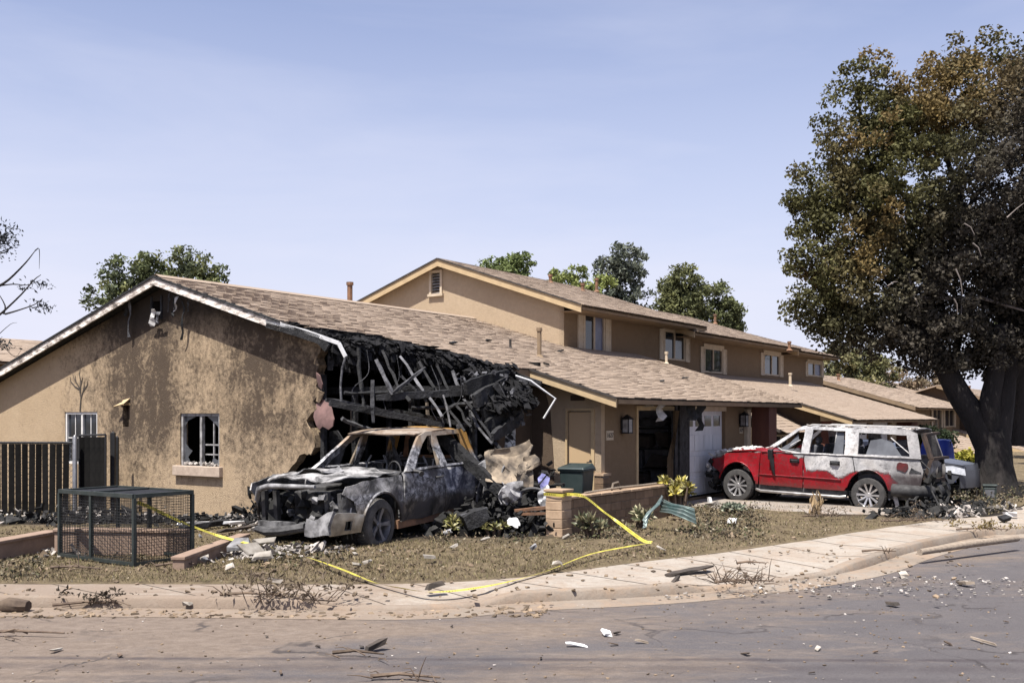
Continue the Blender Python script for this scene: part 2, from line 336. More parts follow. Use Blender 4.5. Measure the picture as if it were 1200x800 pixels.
# ================================================================== ground
def sm(x): x = max(0, min(1, x)); return x*x*(3-2*x)
def pnoise(x, y, sc=1.0, seed=0):
    from mathutils import noise
    return noise.noise(Vector((x*sc+seed*7.3, y*sc-seed*3.1, seed*1.7)))
def gz(x, y):  # height of the yard above the pavement
    s, t, _ = toST((x, y, 0)); a = sm((t-2)/4)*sm((11.4-s)/4.2)*.0
    return a
def bez(pts, n=8):  # Catmull-Rom
    P = [Vector(p) for p in pts]; P = [P[0]*2-P[1]]+P+[P[-1]*2-P[-2]]; out = []
    for i in range(1, len(P)-2):
        for k in range(n):
            u = k/n; a, b, c, d = P[i-1:i+3]
            out.append(.5*((2*b)+(c-a)*u+(2*a-5*b+4*c-d)*u*u+(3*b-a-3*c+d)*u**3))
    out.append(P[-2]); return out
def asphalt():
    t = NT('worn asphalt'); x, y, z = t.xyz(); n = t.noise(1.2, 6, .65); f = t.noise(55, 4, .8); col = t.mix(t.ramp(n, [(.3, 0), (.7, 1)]), (0.102, 0.094, 0.099), (0.139, 0.126, 0.126))
    col = t.mix(t.ramp(f, [(.35, .55), (.65, 0)]), col, (0.041, 0.037, 0.039)); col = t.mix(t.ramp(t.noise(90, 2, .8), [(.68, 0), (.76, .6)]), col, (0.286, 0.258, 0.231))
    # dried mud washed over the left half and along the kerb
    dn = t.noise(.55, 7, .62, .4, stretch=(.6, 1.6, 1)); fine = t.noise(7, 7, .8, .3, stretch=(.75, 1.25, 1))
    lx = t.ramp(t.mrange(x, -8, 9, 0, 1, False), [(0, 1.0), (.3, .82), (.5, .56), (.7, .36), (1, .28)])
    ly = t.ramp(t.mrange(y, 6, 15, 0, 1, False), [(0, .62), (.35, .85), (.5, .95), (.62, 1.1), (1, 1.35)])
    m = t.math('MULTIPLY', lx, ly); m = t.math('ADD', m, t.math('MULTIPLY', t.math('SUBTRACT', dn, .5), 1.35)); m = t.math('ADD', m, t.math('MULTIPLY', t.math('SUBTRACT', fine, .5), .55))
    mud = t.mix(t.ramp(t.noise(7, 8, .82, .4, stretch=(.8, 1.2, 1)), [(.36, 0), (.64, 1)]), (.235, .185, .145), (.14, .105, .08))
    col = t.mix(t.ramp(m, [(.38, 0), (.72, .92)]), col, mud)
    # dark straight bands along the street, painted shadows of overhead wires
    yy = t.math('ADD', y, t.math('MULTIPLY', t.math('SUBTRACT', t.noise(.7, 3, .5), .5), .10))
    for c, w, k in ((9.42, .045, .8), (9.1, .10, .5), (8.72, .05, .3)):
        d = t.math('ABSOLUTE', t.math('SUBTRACT', t.math('ADD', yy, t.math('MULTIPLY', x, .012)), c)); col = t.mix(t.math('MULTIPLY', t.ramp(t.math('DIVIDE', d, w*4), [(.1, 1), (.5, 0)]), t.math('MULTIPLY', t.ramp(t.noise(3, 4, .7), [(.3, .3), (.6, 1)]), k)), col, (0.051, 0.042, 0.046))
    nz = t.n('ShaderNodeTexNoise'); nz.inputs['Scale'].default_value = 1.4; nz.inputs['Detail'].default_value = 5; t.l(t.tc.outputs['Object'], nz.inputs['Vector'])
    va = t.n('ShaderNodeVectorMath', operation='MULTIPLY_ADD'); t.l(nz.outputs['Color'], va.inputs[0]); va.inputs[1].default_value = (1.3, 1.3, 0); t.l(t.tc.outputs['Object'], va.inputs[2])
    vo = t.n('ShaderNodeTexVoronoi', feature='DISTANCE_TO_EDGE'); vo.inputs['Scale'].default_value = .42; t.l(va.outputs[0], vo.inputs['Vector'])
    col = t.mix(t.math('MULTIPLY', t.ramp(vo.outputs['Distance'], [(.004, .8), (.011, 0)]), t.ramp(t.noise(.8, 3, .5), [(.45, 0), (.6, 1)])), col, (.035, .03, .03))
    agg = t.noise(140, 3, .85); col = t.mix(t.ramp(agg, [(.36, .6), (.5, 0)]), col, (.04, .036, .037)); col = t.mix(t.ramp(agg, [(.56, 0), (.68, .45)]), col, (.27, .235, .215))
    pt_ = t.noise(2.4, 7, .75, .8, stretch=(.6, 1.6, 1)); col = t.mix(t.ramp(pt_, [(.56, 0), (.68, .45)]), col, (.085, .07, .066)); col = t.mix(t.ramp(pt_, [(.30, .4), (.42, 0)]), col, (.26, .215, .18))
    t.bump(t.math('ADD', agg, t.math('MULTIPLY', fine, 1.5)), .8, .012); return t.fin(col, .9, 0, .25)
M['asphalt'] = asphalt()
def earth(name, c1, c2, c3, sc=1.0):
    t = NT(name); n = t.noise(.9*sc, 7, .68, .5); n2 = t.noise(5*sc, 6, .75); col = t.mix(t.ramp(n, [(.35, 0), (.65, 1)]), c1, c2); col = t.mix(t.ramp(n2, [(.42, 0), (.62, .85)]), col, c3)
    col = t.mix(t.ramp(t.noise(34, 3, .8), [(.62, 0), (.72, .6)]), col, (.32, .27, .21)); 
    if sc == 1.0:  # dark yard patches: scorched soil plus painted shadow round the wrecks
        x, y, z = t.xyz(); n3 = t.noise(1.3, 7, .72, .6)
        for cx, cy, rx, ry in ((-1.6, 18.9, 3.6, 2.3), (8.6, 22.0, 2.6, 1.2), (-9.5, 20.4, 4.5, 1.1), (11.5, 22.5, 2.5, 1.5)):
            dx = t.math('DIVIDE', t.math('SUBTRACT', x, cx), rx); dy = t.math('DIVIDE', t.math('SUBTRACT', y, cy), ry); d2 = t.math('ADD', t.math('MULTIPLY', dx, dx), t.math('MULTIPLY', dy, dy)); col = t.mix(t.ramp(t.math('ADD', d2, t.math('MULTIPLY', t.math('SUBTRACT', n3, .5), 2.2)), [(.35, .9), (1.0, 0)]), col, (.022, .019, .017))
    t.bump(t.noise(11, 7, .8), 1.0, .05); return t.fin(col, .98, 0, .08)
M['earth'] = earth('bare yard', (.19, .148, .096), (.14, .113, .066), (.085, .065, .045))
M['field'] = earth('far ground', (0.133, 0.105, 0.070), (0.098, 0.084, 0.049), (0.084, 0.063, 0.042), .2)
def concrete(name, c1, c2, mud=.5, left=0):
    t = NT(name); n = t.noise(.8, 6, .62); col = t.mix(t.ramp(n, [(.3, 0), (.7, 1)]), c1, c2); dn = t.noise(1.7, 7, .7, .8); col = t.mix(t.math('MULTIPLY', t.ramp(dn, [(.46, 0), (.66, 1)]), mud), col, (.27, .19, .13))
    col = t.mix(t.ramp(t.noise(8, 7, .8, .5), [(.52, 0), (.66, .5)]), col, (.15, .118, .09)); col = t.mix(t.ramp(t.noise(30, 5, .8), [(.56, 0), (.68, .6)]), col, (.16, .125, .10)); 
    if left:
        lx = t.ramp(t.mrange(t.xyz()[0], -9, 5, 0, 1, False), [(0, .80), (.45, .68), (.62, .44), (1, .26)]); k = t.math('ADD', lx, t.math('MULTIPLY', t.math('SUBTRACT', t.noise(2.2, 8, .75, .6, stretch=(.7, 1.3, 1)), .5), 1.5)); col = t.mix(t.ramp(k, [(.35, 0), (.7, .9)]), col, (.20, .155, .12))
    t.bump(t.noise(18, 7, .8), .8, .02); return t.fin(col, .93, 0, .2)
M['pavement'] = concrete('dusty pavement', (.335, .30, .26), (.28, .245, .207), .5, 1)
M['kerb'] = concrete('dirty kerb', (.265, .228, .19), (.19, .155, .124), .8, 1)
M['drive'] = concrete('driveway slab', (0.270, 0.244, 0.218), (0.208, 0.182, 0.156), .5)

ground = MB().add([(-500, -60, -.2), (900, -60, -.2), (900, 1500, -.2), (-500, 1500, -.2)], [(0, 1, 2, 3)]).build('ground', M['field']); tag(ground, 'bare brown ground reaching to the horizon', 'ground', kind='structure')
KP = [(-900, 702), (-300, 701), (0, 700), (200, 701), (370, 703), (500, 703), (610, 695), (720, 690), (800, 685), (880, 677), (950, 668), (1010, 657), (1060, 641), (1110, 629), (1160, 620), (1230, 611)]
K = [G(*p) for p in KP]; s0, t0, _ = toST(K[-1]); K += [W(s0+.2, t0+12, 0), W(s0+.2, t0+60, 0)]; K = bez(K, 6)
BP = [(-900, 686), (-300, 685), (0, 684), (200, 684), (400, 684), (520, 682), (600, 677), (680, 668), (760, 657), (862, 645), (940, 634), (1000, 624), (1060, 615), (1120, 607), (1180, 601)]
B = [G(*p) for p in BP]; s0, t0, _ = toST(B[-1]); B += [W(s0, t0+8, 0), W(s0, t0+60, 0)]; B = bez(B, 6)
def strip(name, A, C, zf, m, over=0):
    n = 240
    def res(P):
        L = [0]
        for i in range(1, len(P)): L.append(L[-1]+(P[i]-P[i-1]).length)
        out = []; j = 0
        for k in range(n+1):
            d = L[-1]*k/n
            while j < len(P)-2 and L[j+1] < d: j += 1
            u = (d-L[j])/max(1e-6, L[j+1]-L[j]); out.append(P[j].lerp(P[j+1], u))
        return out
    a, c = res(A), res(C); mb = MB(); q = 8
    for k in range(n+1):
        for i in range(q+1):
            p = a[k].lerp(c[k], i/q); mb.v.append((p.x, p.y, zf(p, i/q)))
    for k in range(n):
        for i in range(q): b = k*(q+1)+i; mb.f.append((b, b+q+1, b+q+2, b+1))
    return mb.build(name, m, None, 60)
def kdrop(p):  # the kerb is lowered where the crossing ramp runs out
    s, t, _ = toST(p); px = 600+F*p.x/p.y
    return -.085*sm((px-795)/40)*sm((1010-px)/40) - .085*sm((px-330)/60)*sm((600-px)/20)
# road: one asphalt sheet below the kerb
rd = [(-120, -30), (60, -30), (140, 60), (140, 160)]
kk = [(p.x, p.y) for p in K]
mb = MB(); mb.add([(x, y, -.13) for x, y in [(-120, -30), (160, -30), (160, 160)]] + [(x, y, -.13) for x, y in reversed(kk)], [tuple(range(3+len(kk)))])
road = mb.build('road', M['asphalt']); tag(road, 'worn grey asphalt street streaked with brown mud', 'road', kind='structure')
inner = []
for i, p in enumerate(K):
    d = (K[min(i+1, len(K)-1)]-K[max(0, i-1)]); nrm = Vector((-d.y, d.x, 0)).normalized(); inner.append(p+nrm*.16)
pave = strip('pavement', inner, B, lambda p, u: kdrop(p)*(1-u)**1.3 + .01*pnoise(p.x, p.y, .8), M['pavement']); tag(pave, 'pale dusty concrete pavement curving round the street corner', 'pavement', kind='structure')
_pv = [v.co.copy() for v in pave.data.vertices]; M['joint'] = simple('pavement joint', (.075, .06, .048), (.05, .04, .033), 9, .95, .2)
for k in range(0, 240, 3):
    row = [_pv[k*9+i] for i in range(9)]; nx_ = _pv[min(k+1, 240)*9+4]; c_ = row[4]
    if not (5 < c_.y < 40 and -14 < c_.x < 16): continue
    d_ = (nx_-c_).normalized()*.009; jm = MB()
    for i in range(8): a_, b_ = row[i]+Vector((0, 0, .004)), row[i+1]+Vector((0, 0, .004)); jm.add([a_-d_, a_+d_, b_+d_, b_-d_], [(0, 1, 2, 3)])
    jm.build('joint', M['joint'], pave)
# kerb with joints every two metres
mb = MB(); gut = MB()
prof = lambda p, q, z: [(p.x, p.y, -.135), (p.x+(q.x-p.x)*.12, p.y+(q.y-p.y)*.12, z-.01), (p.x+(q.x-p.x)*.3, p.y+(q.y-p.y)*.3, z+.012), (q.x, q.y, z+.012), (q.x, q.y, -.16)]
for i in range(len(K)-1):
    n = max(1, int((K[i+1]-K[i]).length/.35))
    for k in range(n):
        a = K[i].lerp(K[i+1], (k+.0)/n); b = K[i].lerp(K[i+1], (k+1)/n); ai = inner[i].lerp(inner[i+1], k/n); bi = inner[i].lerp(inner[i+1], (k+1)/n)
        j = 0
        A1 = prof(a, ai, kdrop(a)+j); B1 = prof(b, bi, kdrop(b)+j); base = len(mb.v); mb.v += A1+B1
        for q in range(4): mb.f.append((base+q, base+q+1, base+q+6, base+q+5))
        o1 = a+(a-ai).normalized()*.45; o2 = b+(b-bi).normalized()*.45; base = len(gut.v)
        gut.v += [(a.x, a.y, -.112), (b.x, b.y, -.112), (o2.x, o2.y, -.126), (o1.x, o1.y, -.126)]; gut.f.append((base, base+1, base+2, base+3))
kerb = mb.build('kerb', M['kerb'], None, 50); tag(kerb, 'dirty concrete kerb between the pavement and the street', 'kerb', kind='structure')
gutter = gut.build('gutter', M['kerb']); tag(gutter, 'concrete gutter strip along the foot of the kerb', 'gutter', kind='structure')
# yard
yard = [(p.x, p.y) for p in B]
end = B[-1]; yard = [(-60, B[0].y)] + [q for q in yard if q[0] > -60] + [(end.x-40, end.y+20), (-60, 90)]
yard = [q for i, q in enumerate(yard) if i == 0 or (Vector(q)-Vector(yard[i-1])).length > .05]
def yz(x, y):
    e = min((Vector((x, y))-Vector((p.x, p.y))).length for p in B[::3]); k = sm(e/1.6)
    return -.004 + gz(x, y) + k*(.03+.04*pnoise(x, y, .5)+.035*pnoise(x, y, 1.7, 2)+.02*pnoise(x, y, 4.1, 5))
near = plate('lawn', [q for q in yard if q[1] < 60][:0] or yard, [], lambda a, b: (a, b, yz(a, b)), 0, M['earth'], None, step=.55, smooth=60)
tag(near, 'trampled brown front lawn with ash and bare soil', 'lawn', kind='structure')
# driveway under the red car
mb = MB(); q = 14
for i in range(q+1):
    for k in range(q+1):
        s = 7.0+4.9*i/q; t = 7.9+4.6*k/q; p = W(s, t); mb.v.append((p.x, p.y, gz(p.x, p.y)+.055*sm((12.1-s)/.5)*sm((t-7.8)/.4)+.012))
for i in range(q):
    for k in range(q): b = i*(q+1)+k; mb.f.append((b, b+q+1, b+q+2, b+1))
dr = mb.build('driveway', M['drive'], None, 60); tag(dr, 'concrete driveway slab under the burnt car', 'driveway', kind='structure')
M['seat_glass'] = simple('sooted glass', (.09, .095, .105), (.05, .052, .058), 3, .3, 0, spec=.5)
# ================================================================== houses
def mapT(t): return lambda a, b, d=0: (a, t-d, b)      # wall facing the camera (-t), d is outwards
def mapS(s): return lambda a, b, d=0: (s+d, a, b)      # wall facing the street (+s)
def mbox(mb, mp, a0, b0, d0, a1, b1, d1): mb.bx(mp(a0, b0, d0), mp(a1, b1, d1)); return mb
def window(par, mp, a0, a1, b0, b1, fm, panes=('glass_dark', 'glass_dark'), fw=.05, grid=False, trim=None, shut=None, head=None, depth=.1):
    f = MB(); mbox(f, mp, a0, b0, -.06, a0+fw, b1, .03); mbox(f, mp, a1-fw, b0, -.06, a1, b1, .03); mbox(f, mp, a0+fw, b0, -.06, a1-fw, b0+fw, .027); mbox(f, mp, a0+fw, b1-fw, -.06, a1-fw, b1, .027)
    am = (a0+a1)/2; mbox(f, mp, am-fw*.55, b0+fw, -.055, am+fw*.55, b1-fw, .022)
    w = f.build('window', M[fm], par)
    for i, pm in enumerate(panes):
        x0, x1 = (a0+fw, am-fw*.55) if i == 0 else (am+fw*.55, a1-fw)
        if pm:
            p = MB(); mbox(p, mp, x0, b0+fw, -.03, x1, b1-fw, -.022); p.build('pane', M[pm], w)
            if grid:
                g = MB(); bz = (b0+b1)/2; mbox(g, mp, x0, bz-.012, -.02, x1, bz+.012, -.008); xm = (x0+x1)/2; mbox(g, mp, xm-.012, b0+fw, -.019, xm+.012, b1-fw, -.009); g.build('glazing_bar', M[fm], w)
    if trim:
        tw = .10
        g = MB(); mbox(g, mp, a0-tw, b1+.002, 0, a1+tw, b1+.13, .05); g.build('window_head', M[trim], w)
    if shut:
        sw = shut
        for x0 in (a0-sw-.015, a1+.015):
            g = MB(); h = b1-b0+.02; mbox(g, mp, x0, b0-.02, .0, x0+.05, b1, .05); mbox(g, mp, x0+sw-.05, b0-.02, .0, x0+sw, b1, .05)
            for k in range(4): zz = b0-.02+(h-.05)*k/3; mbox(g, mp, x0+.05, zz, .0, x0+sw-.05, zz+.06, .047)
            mbox(g, mp, x0+.05, b0, .0, x0+sw-.05, b1-.01, .03); g.build('shutter', M['trim_pale'], par)
    return w
def shingles(par, inside, sr, zr, s_eave, pitch, t0, t1, tw, ex, nsingle=0, burnt=None, lift=.02, sign=1, sort=None):
    cosp = 1/math.sqrt(1+pitch*pitch); ds = ex*cosp; rows = int(abs(s_eave-sr)/ds)+1; live = []; bl = []
    for r in range(rows):
        off = (r % 2)*.5*tw+rnd.uniform(-.05, .05)
        for c in range(int((t1-t0)/tw)+2):
            tc = t0+(c-.5)*tw+off; d0 = r*ds; sc = sr+sign*(d0+ds*.5)
            if not (t0 <= tc <= t1) or not inside(sc, tc): continue
            it = (d0, max(t0, tc-tw/2), min(t1, tc+tw/2), rnd.uniform(0, lift)+.012, rnd.uniform(-.012, .012))
            (bl if burnt and burnt(sc, tc) else live).append(it)
    def geo(it, mb):
        d0, a, b, lf, jit = it; d1 = d0+ds*1.12+jit; a += .006; b -= .006
        def q(d, t, h): return (sr+sign*d, t, zr-pitch*d+h)
        mb.add([q(d0, a, .006), q(d0, b, .006), q(d1, b, lf), q(d1, a, lf), q(d0, a, -.012), q(d0, b, -.012), q(d1, b, lf-.018), q(d1, a, lf-.018)], [(0, 1, 2, 3), (3, 2, 6, 7), (0, 3, 7, 4), (2, 1, 5, 6)])
    if sort: live.sort(key=sort)
    single = live[:nsingle]; rest = live[nsingle:]
    # a handful of shared meshes for the shingles built one by one
    proto = []
    for k in range(6):
        mb = MB(); lf = .014+lift*(k+.5)/6; d1 = ds*1.12
        def q(d, t, h): return (sign*d, t, -pitch*d+h)
        w = tw/2-.006; mb.add([q(0, -w, .006), q(0, w, .006), q(d1, w, lf), q(d1, -w, lf+.006*(k % 3)), q(0, -w, -.012), q(0, w, -.012), q(d1, w, lf-.018), q(d1, -w, lf-.018)], [(0, 1, 2, 3), (3, 2, 6, 7), (0, 3, 7, 4), (2, 1, 5, 6), (4, 7, 6, 5)])
        me = mb.mesh('shingle'); me.materials.append(M['shingle_o']); proto.append(me)
    for it in single:
        o = link('shingle', rnd.choice(proto), None, par); o.location = (sr+sign*it[0], (it[1]+it[2])/2, zr-pitch*it[0]); o.scale = (1, max(.3, (it[2]-it[1])/tw), 1)
    mb = MB()
    for it in rest: geo(it, mb)
    if rest: tag(mb.build('shingle_field', M['shingle_i'], par), kind='stuff')
    if bl:
        mb = MB()
        for it in bl: geo((it[0], it[1], it[2], it[3]+rnd.uniform(0, .05), it[4]), mb)
        tag(mb.build('burnt_shingle_field', M['shingle_burnt'], par), kind='stuff')
def slab(par, name, s0, s1, t0, t1, zf, th, m, top=-.012):
    mb = MB(); vs = [(s, t, zf(s)+top-h) for h in (0, th) for s, t in ((s0, t0), (s1, t0), (s1, t1), (s0, t1))]
    mb.add(vs, [(0, 1, 2, 3), (7, 6, 5, 4), (0, 4, 5, 1), (1, 5, 6, 2), (2, 6, 7, 3), (3, 7, 4, 0)]); return mb.build(name, M[m], par)
def rake(par, name, s0, s1, t, zf, m, h=.19, w=.045):
    mb = MB(); vs = [(s, tt, zf(s)-.015-hh) for tt in (t-w, t-.003) for s in (s0, s1) for hh in (0, h)]
    mb.add(vs, [(0, 1, 3, 2), (4, 6, 7, 5), (0, 2, 6, 4), (1, 5, 7, 3), (0, 4, 5, 1), (2, 3, 7, 6)]); return mb.build(name, M[m], par)
def pipe(par, s, t, zf, h, r, m, cap=True):
    mb = MB(); z = zf(s); mb.tube([(s, t, z-.1), (s, t, z+h)], r, 8)
    if cap: mb.tube([(s, t, z+h), (s, t, z+h+.08)], r*1.35, 8)
    mb.tube([(s, t, z-.02), (s, t, z+.05)], [r*2.2, r*1.1], 8); return mb.build('vent_pipe', M[m], par)

# ------------------------------------------------------------------ burnt house with garage wing
HB = empty('burnt_house', O, -ANG, 'sooty tan stucco house with burnt-out corner, brown shingle roof and garage wing', 'house')
def E2(px, py): p = onT(px, py, 0); return (p[0], p[2])
edge = [E2(*p) for p in [(296, 606), (297, 590), (303, 585), (301, 572), (306, 560), (309, 567), (314, 557), (319, 562), (326, 556), (335, 556), (342, 546), (347, 541), (351, 533), (357, 531), (360, 533), (366, 528), (370, 524), (369, 510), (366, 501), (361, 503), (358, 494), (365, 484), (371, 479), (367, 470), (373, 462), (370, 452), (374, 444), (371, 436), (374, 428), (371, 419), (376, 411)]]
top_r = (edge[-1][0], zroof(edge[-1][0])-.14)
outl = [(-9.4, -.3), (edge[0][0], -.3)] + edge + [(edge[-1][0], top_r[1]), (RS, zroof(RS)-.14), (-9.4, zroof(-9.4)-.14)]
v0, v1 = E2(178, 372), E2(190, 352); nv0, nv1 = E2(144, 500), E2(151, 473)
holes = [rect(-.66, 1.01, .59, 2.17)[::-1], rect(-4.88, 1.0, -3.61, 2.21)[::-1], rect(v0[0], v0[1], v1[0], v1[1])[::-1], rect(nv0[0], nv0[1], nv1[0], nv1[1])[::-1]]
plate('wall', outl, holes, lambda a, b: (a, 0, b), .2, M['stucco_burnt'], HB, step=1.5)
window(HB, mapT(.05), -4.88, -3.61, 1.0, 2.21, 'win_white', ('glass_dark', 'glass_dark'), .055, grid=True)
wr = window(HB, mapT(.06), -.66, .59, 1.01, 2.17, 'win_ash', (None, None), .06)
mb = MB(); mbox(mb, mapT(0), -.80, .86, -.02, .70, 1.07, .10); o = mb.build('window_sill', M['concrete_sill'], wr, bevel=.012)
for (pts) in ([(-.6, 1.07), (-.6, 1.55), (-.45, 1.42), (-.36, 1.38), (-.5, 1.25), (-.42, 1.12), (-.46, 1.07)], [(-.6, 2.12), (-.6, 1.9), (-.5, 2.02), (-.2, 2.12)], [(.53, 1.07), (.53, 1.3), (.44, 1.2), (.30, 1.25), (.22, 1.07)], [(.53, 2.12), (.53, 1.72), (.45, 1.9), (.1, 2.12)]):
    plate('broken_pane', pts, [], lambda a, b: (a, .085, b), .006, M['seat_glass'], wr)
mb = MB(); mbox(mb, mapT(.1), .28, 1.07, -.03, .31, 2.1, 0); mbox(mb, mapT(.1), .04, 1.5, -.03, .54, 1.53, .004); mbox(mb, mapT(.1), .04, 1.30, -.03, .5, 1.325, .004); mb.build('glazing_bar', M['win_ash'], wr)
# rubbish on the sill
mb = MB()
for k in range(26): p = Vector((rnd.uniform(-.58, .52), rnd.uniform(.0, .12), 1.085+rnd.uniform(0, .04))); mb.add([p+v for v in chunk_verts(rnd, .04, .03, .03, rotm(rnd))], BOXF)
tag(mb.build('sill_rubble', M['ashchunk'], wr), kind='stuff')
mb = MB(); mbox(mb, mapT(0), nv0[0]-.07, nv1[1]-.03, -.02, nv1[0]+.05, nv1[1]+.02, .02)
mb.add([(nv0[0]-.14, -.16, nv1[1]-.06), (nv1[0]+.04, -.16, nv1[1]-.0), (nv1[0]+.05, -.0, nv1[1]+.13), (nv0[0]-.02, -.0, nv1[1]+.08), (nv0[0]-.14, -.14, nv1[1]-.085), (nv1[0]+.04, -.14, nv1[1]-.02), (nv1[0]+.05, .0, nv1[1]+.1), (nv0[0]-.02, .0, nv1[1]+.05)], BOXF)
mb.build('vent_flap', M['trim'], HB)
# torn gable vent and hanging strips
mb = MB(); 
for a, b, w in ((v0[0]-.02, v0[1]-.03, .05), (v1[0]-.03, v0[1]-.05, .05)): mbox(mb, mapT(0), a, b, -.02, a+w, v1[1]+.1, .03)
mb.build('gable_vent_frame', M['char'], HB)
def scrap(par, pts3, w, m, name, th=.008):
    mb = MB(); P = [Vector(p) for p in pts3]
    for i, p in enumerate(P):
        ww = w*rnd.uniform(.5, 1.1); mb.v += [tuple(p+Vector((-ww/2, rnd.uniform(-.03, .03), 0))), tuple(p+Vector((ww/2, rnd.uniform(-.03, .03), rnd.uniform(-.03, .03))))]
    n = len(P)
    for i in range(n-1): mb.f.append((2*i, 2*i+1, 2*i+3, 2*i+2))
    o = mb.build(name, M[m], par); md = o.modifiers.new('thick', 'SOLIDIFY'); md.thickness = th; return o
for px0, py0, py1, w, m in ((152, 350, 395, .09, 'char_ash'), (149, 352, 372, .07, 'char'), (180, 362, 382, .22, 'ash'), (186, 365, 380, .12, 'char_ash'), (206, 348, 366, .14, 'ash'), (204, 346, 372, .08, 'char'), (215, 352, 398, .07, 'char'), (221, 352, 365, .08, 'char_ash'), (199, 343, 366, .05, 'char_ash')):
    a = onT(px0, py0, -.2); b = onT(px0-1.5, py1, -.1); n = 5
    scrap(HB, [(a[0]+(b[0]-a[0])*k/n+rnd.uniform(-.03, .03), a[1]+(b[1]-a[1])*k/n, a[2]+(b[2]-a[2])*k/n) for k in range(n+1)], w, m, 'hanging_strip')
# roof: what is left of it
TE = [onR(*p) for p in [(318, 377), (350, 384), (385, 389), (420, 391), (455, 397), (490, 405), (525, 412), (560, 421), (590, 430)]]
TEt = [(-.3, TE[0][0])] + sorted([(p[1], p[0]) for p in TE if p[1] > -.25])
def s_lim(t):
    if t > 4.35: return 7.5
    for (a, sa), (b, sb) in zip(TEt, TEt[1:]):
        if a <= t <= b: return sa+(sb-sa)*(t-a)/(b-a)
    return TEt[-1][1] if t > TEt[-1][0] else TEt[0][1]
def s_tan(t): return s_lim(t)+(.0 if t < 3.2 else 9)
T1 = 15.6
def inside1(s, t): return s < (s_lim(t)+.62 if t < 3.0 else s_lim(t)) and (t < 11.05 or s > 2.1) 
shingles(HB, inside1, RS, RZ, 7.5, PITCH, -.3, T1, .26, .145, 300, burnt=lambda s, t: s > s_lim(t)-.12+.25*pnoise(s, t, 2.3) and t < 3.3, lift=.016, sort=lambda it: (it[1]+.3)**2*1.0+(it[0]-2.2)**2*.55)
# decking under the shingles, cut along the burnt edge
outl = [(RS, -.29)] + [(s_lim(t)+.45+.12*math.sin(t*9), t) for t in np.linspace(-.29, 3.1, 16)] + [(5.42, 3.15), (5.42, 4.3), (7.48, 4.3), (7.48, T1), (2.2, T1), (2.2, 11.05), (RS, 11.05)]
plate('roof_deck', outl, [], lambda a, b: (a, b, zroof(a)-.016), .07, M['deck'], HB, step=1.0)
slab(HB, 'roof', -9.7, RS-.002, -.3, 11, zroof, .08, 'shingle_o', top=.02)
mb = MB(); mb.add([(RS-.16, -.3, zroof(RS-.16)+.03), (RS, -.3, RZ+.055), (RS+.16, -.3, zroof(RS+.16)+.03), (RS-.16, 11, zroof(RS-.16)+.03), (RS, 11, RZ+.055), (RS+.16, 11, zroof(RS+.16)+.03)], [(0, 1, 4, 3), (1, 2, 5, 4)]); mb.build('ridge_cap', M['shingle_i'], HB)
rake(HB, 'rake_board', -9.7, RS-.001, -.3, zroof, 'peeled', .17); rake(HB, 'rake_board', RS+.001, 2.75, -.3, zroof, 'peeled', .17)
rake(HB, 'scorched_rake_board', -9.7, RS-.001, -.345, lambda s: zroof(s)+.035, 'char', .055, .02); rake(HB, 'scorched_rake_board', RS+.001, 2.75, -.345, lambda s: zroof(s)+.035, 'char', .055, .02)
# soffit under the gable overhang (charred)
for a, b in ((-9.6, RS), (RS, 3.0)):
    mb = MB(); z = lambda s: zroof(s)-.105
    mb.add([(a, -.29, z(a)), (b, -.29, z(b)), (b, .2, z(b)), (a, .2, z(a))], [(0, 1, 2, 3)]); mb.build('soffit', M['char'], HB)
# bent drip edge hanging from the burnt corner
pts = [onT(*p, -.33) for p in [(312, 376), (335, 382), (358, 388), (397, 402), (405, 418)]]
mb = MB()
for a, b in zip(pts, pts[1:]): mb.beam(a, b, .03, .07)
mb.build('drip_edge', M['white_metal'], HB)
pts = [onT(*p, -.32) for p in [(405, 418), (401, 432), (399, 452), (400, 472)]]; MB().tube(pts, .022, 6).build('drip_edge', M['char_ash'], HB)
pts = [onT(*p, -.32) for p in [(313, 379), (345, 388), (375, 398), (384, 408)]]
mb = MB()
for a, b in zip(pts, pts[1:]): mb.beam(a, b, .05, .16)
mb.build('scorched_rake_board', M['char'], HB)
# wall lining curling out of the torn edge
def flap(px, t, m, name, w=.02):
    pts = [onT(x, y, t) for x, y in px]; c = sum((p[0] for p in pts))/len(pts)
    plate(name, [(p[0], p[2]) for p in pts], [], lambda a, b: (a, t-.10*math.sin((a-c)*3.0)-.04*math.sin(b*7), b), w, M[m], HB, step=.1, smooth=40)
flap([(366, 474), (376, 468), (386, 470), (393, 480), (398, 491), (396, 499), (389, 503), (380, 499), (374, 503), (370, 498), (366, 488)], -.05, 'insulation', 'insulation_sheet')
flap([(352, 502), (360, 492), (366, 502), (370, 524), (366, 533), (361, 530), (358, 512)], -.06, 'stucco_burnt', 'loose_stucco')
flap([(372, 436), (378, 440), (380, 450), (377, 456), (373, 452)], -.04, 'insulation', 'loose_stucco'); flap([(371, 456), (381, 460), (374, 472), (368, 470)], -.05, 'stucco_burnt', 'loose_stucco')
flap([(385, 505), (398, 504), (408, 520), (404, 540), (396, 560), (384, 545), (379, 520)], .35, 'char', 'charred_panel')
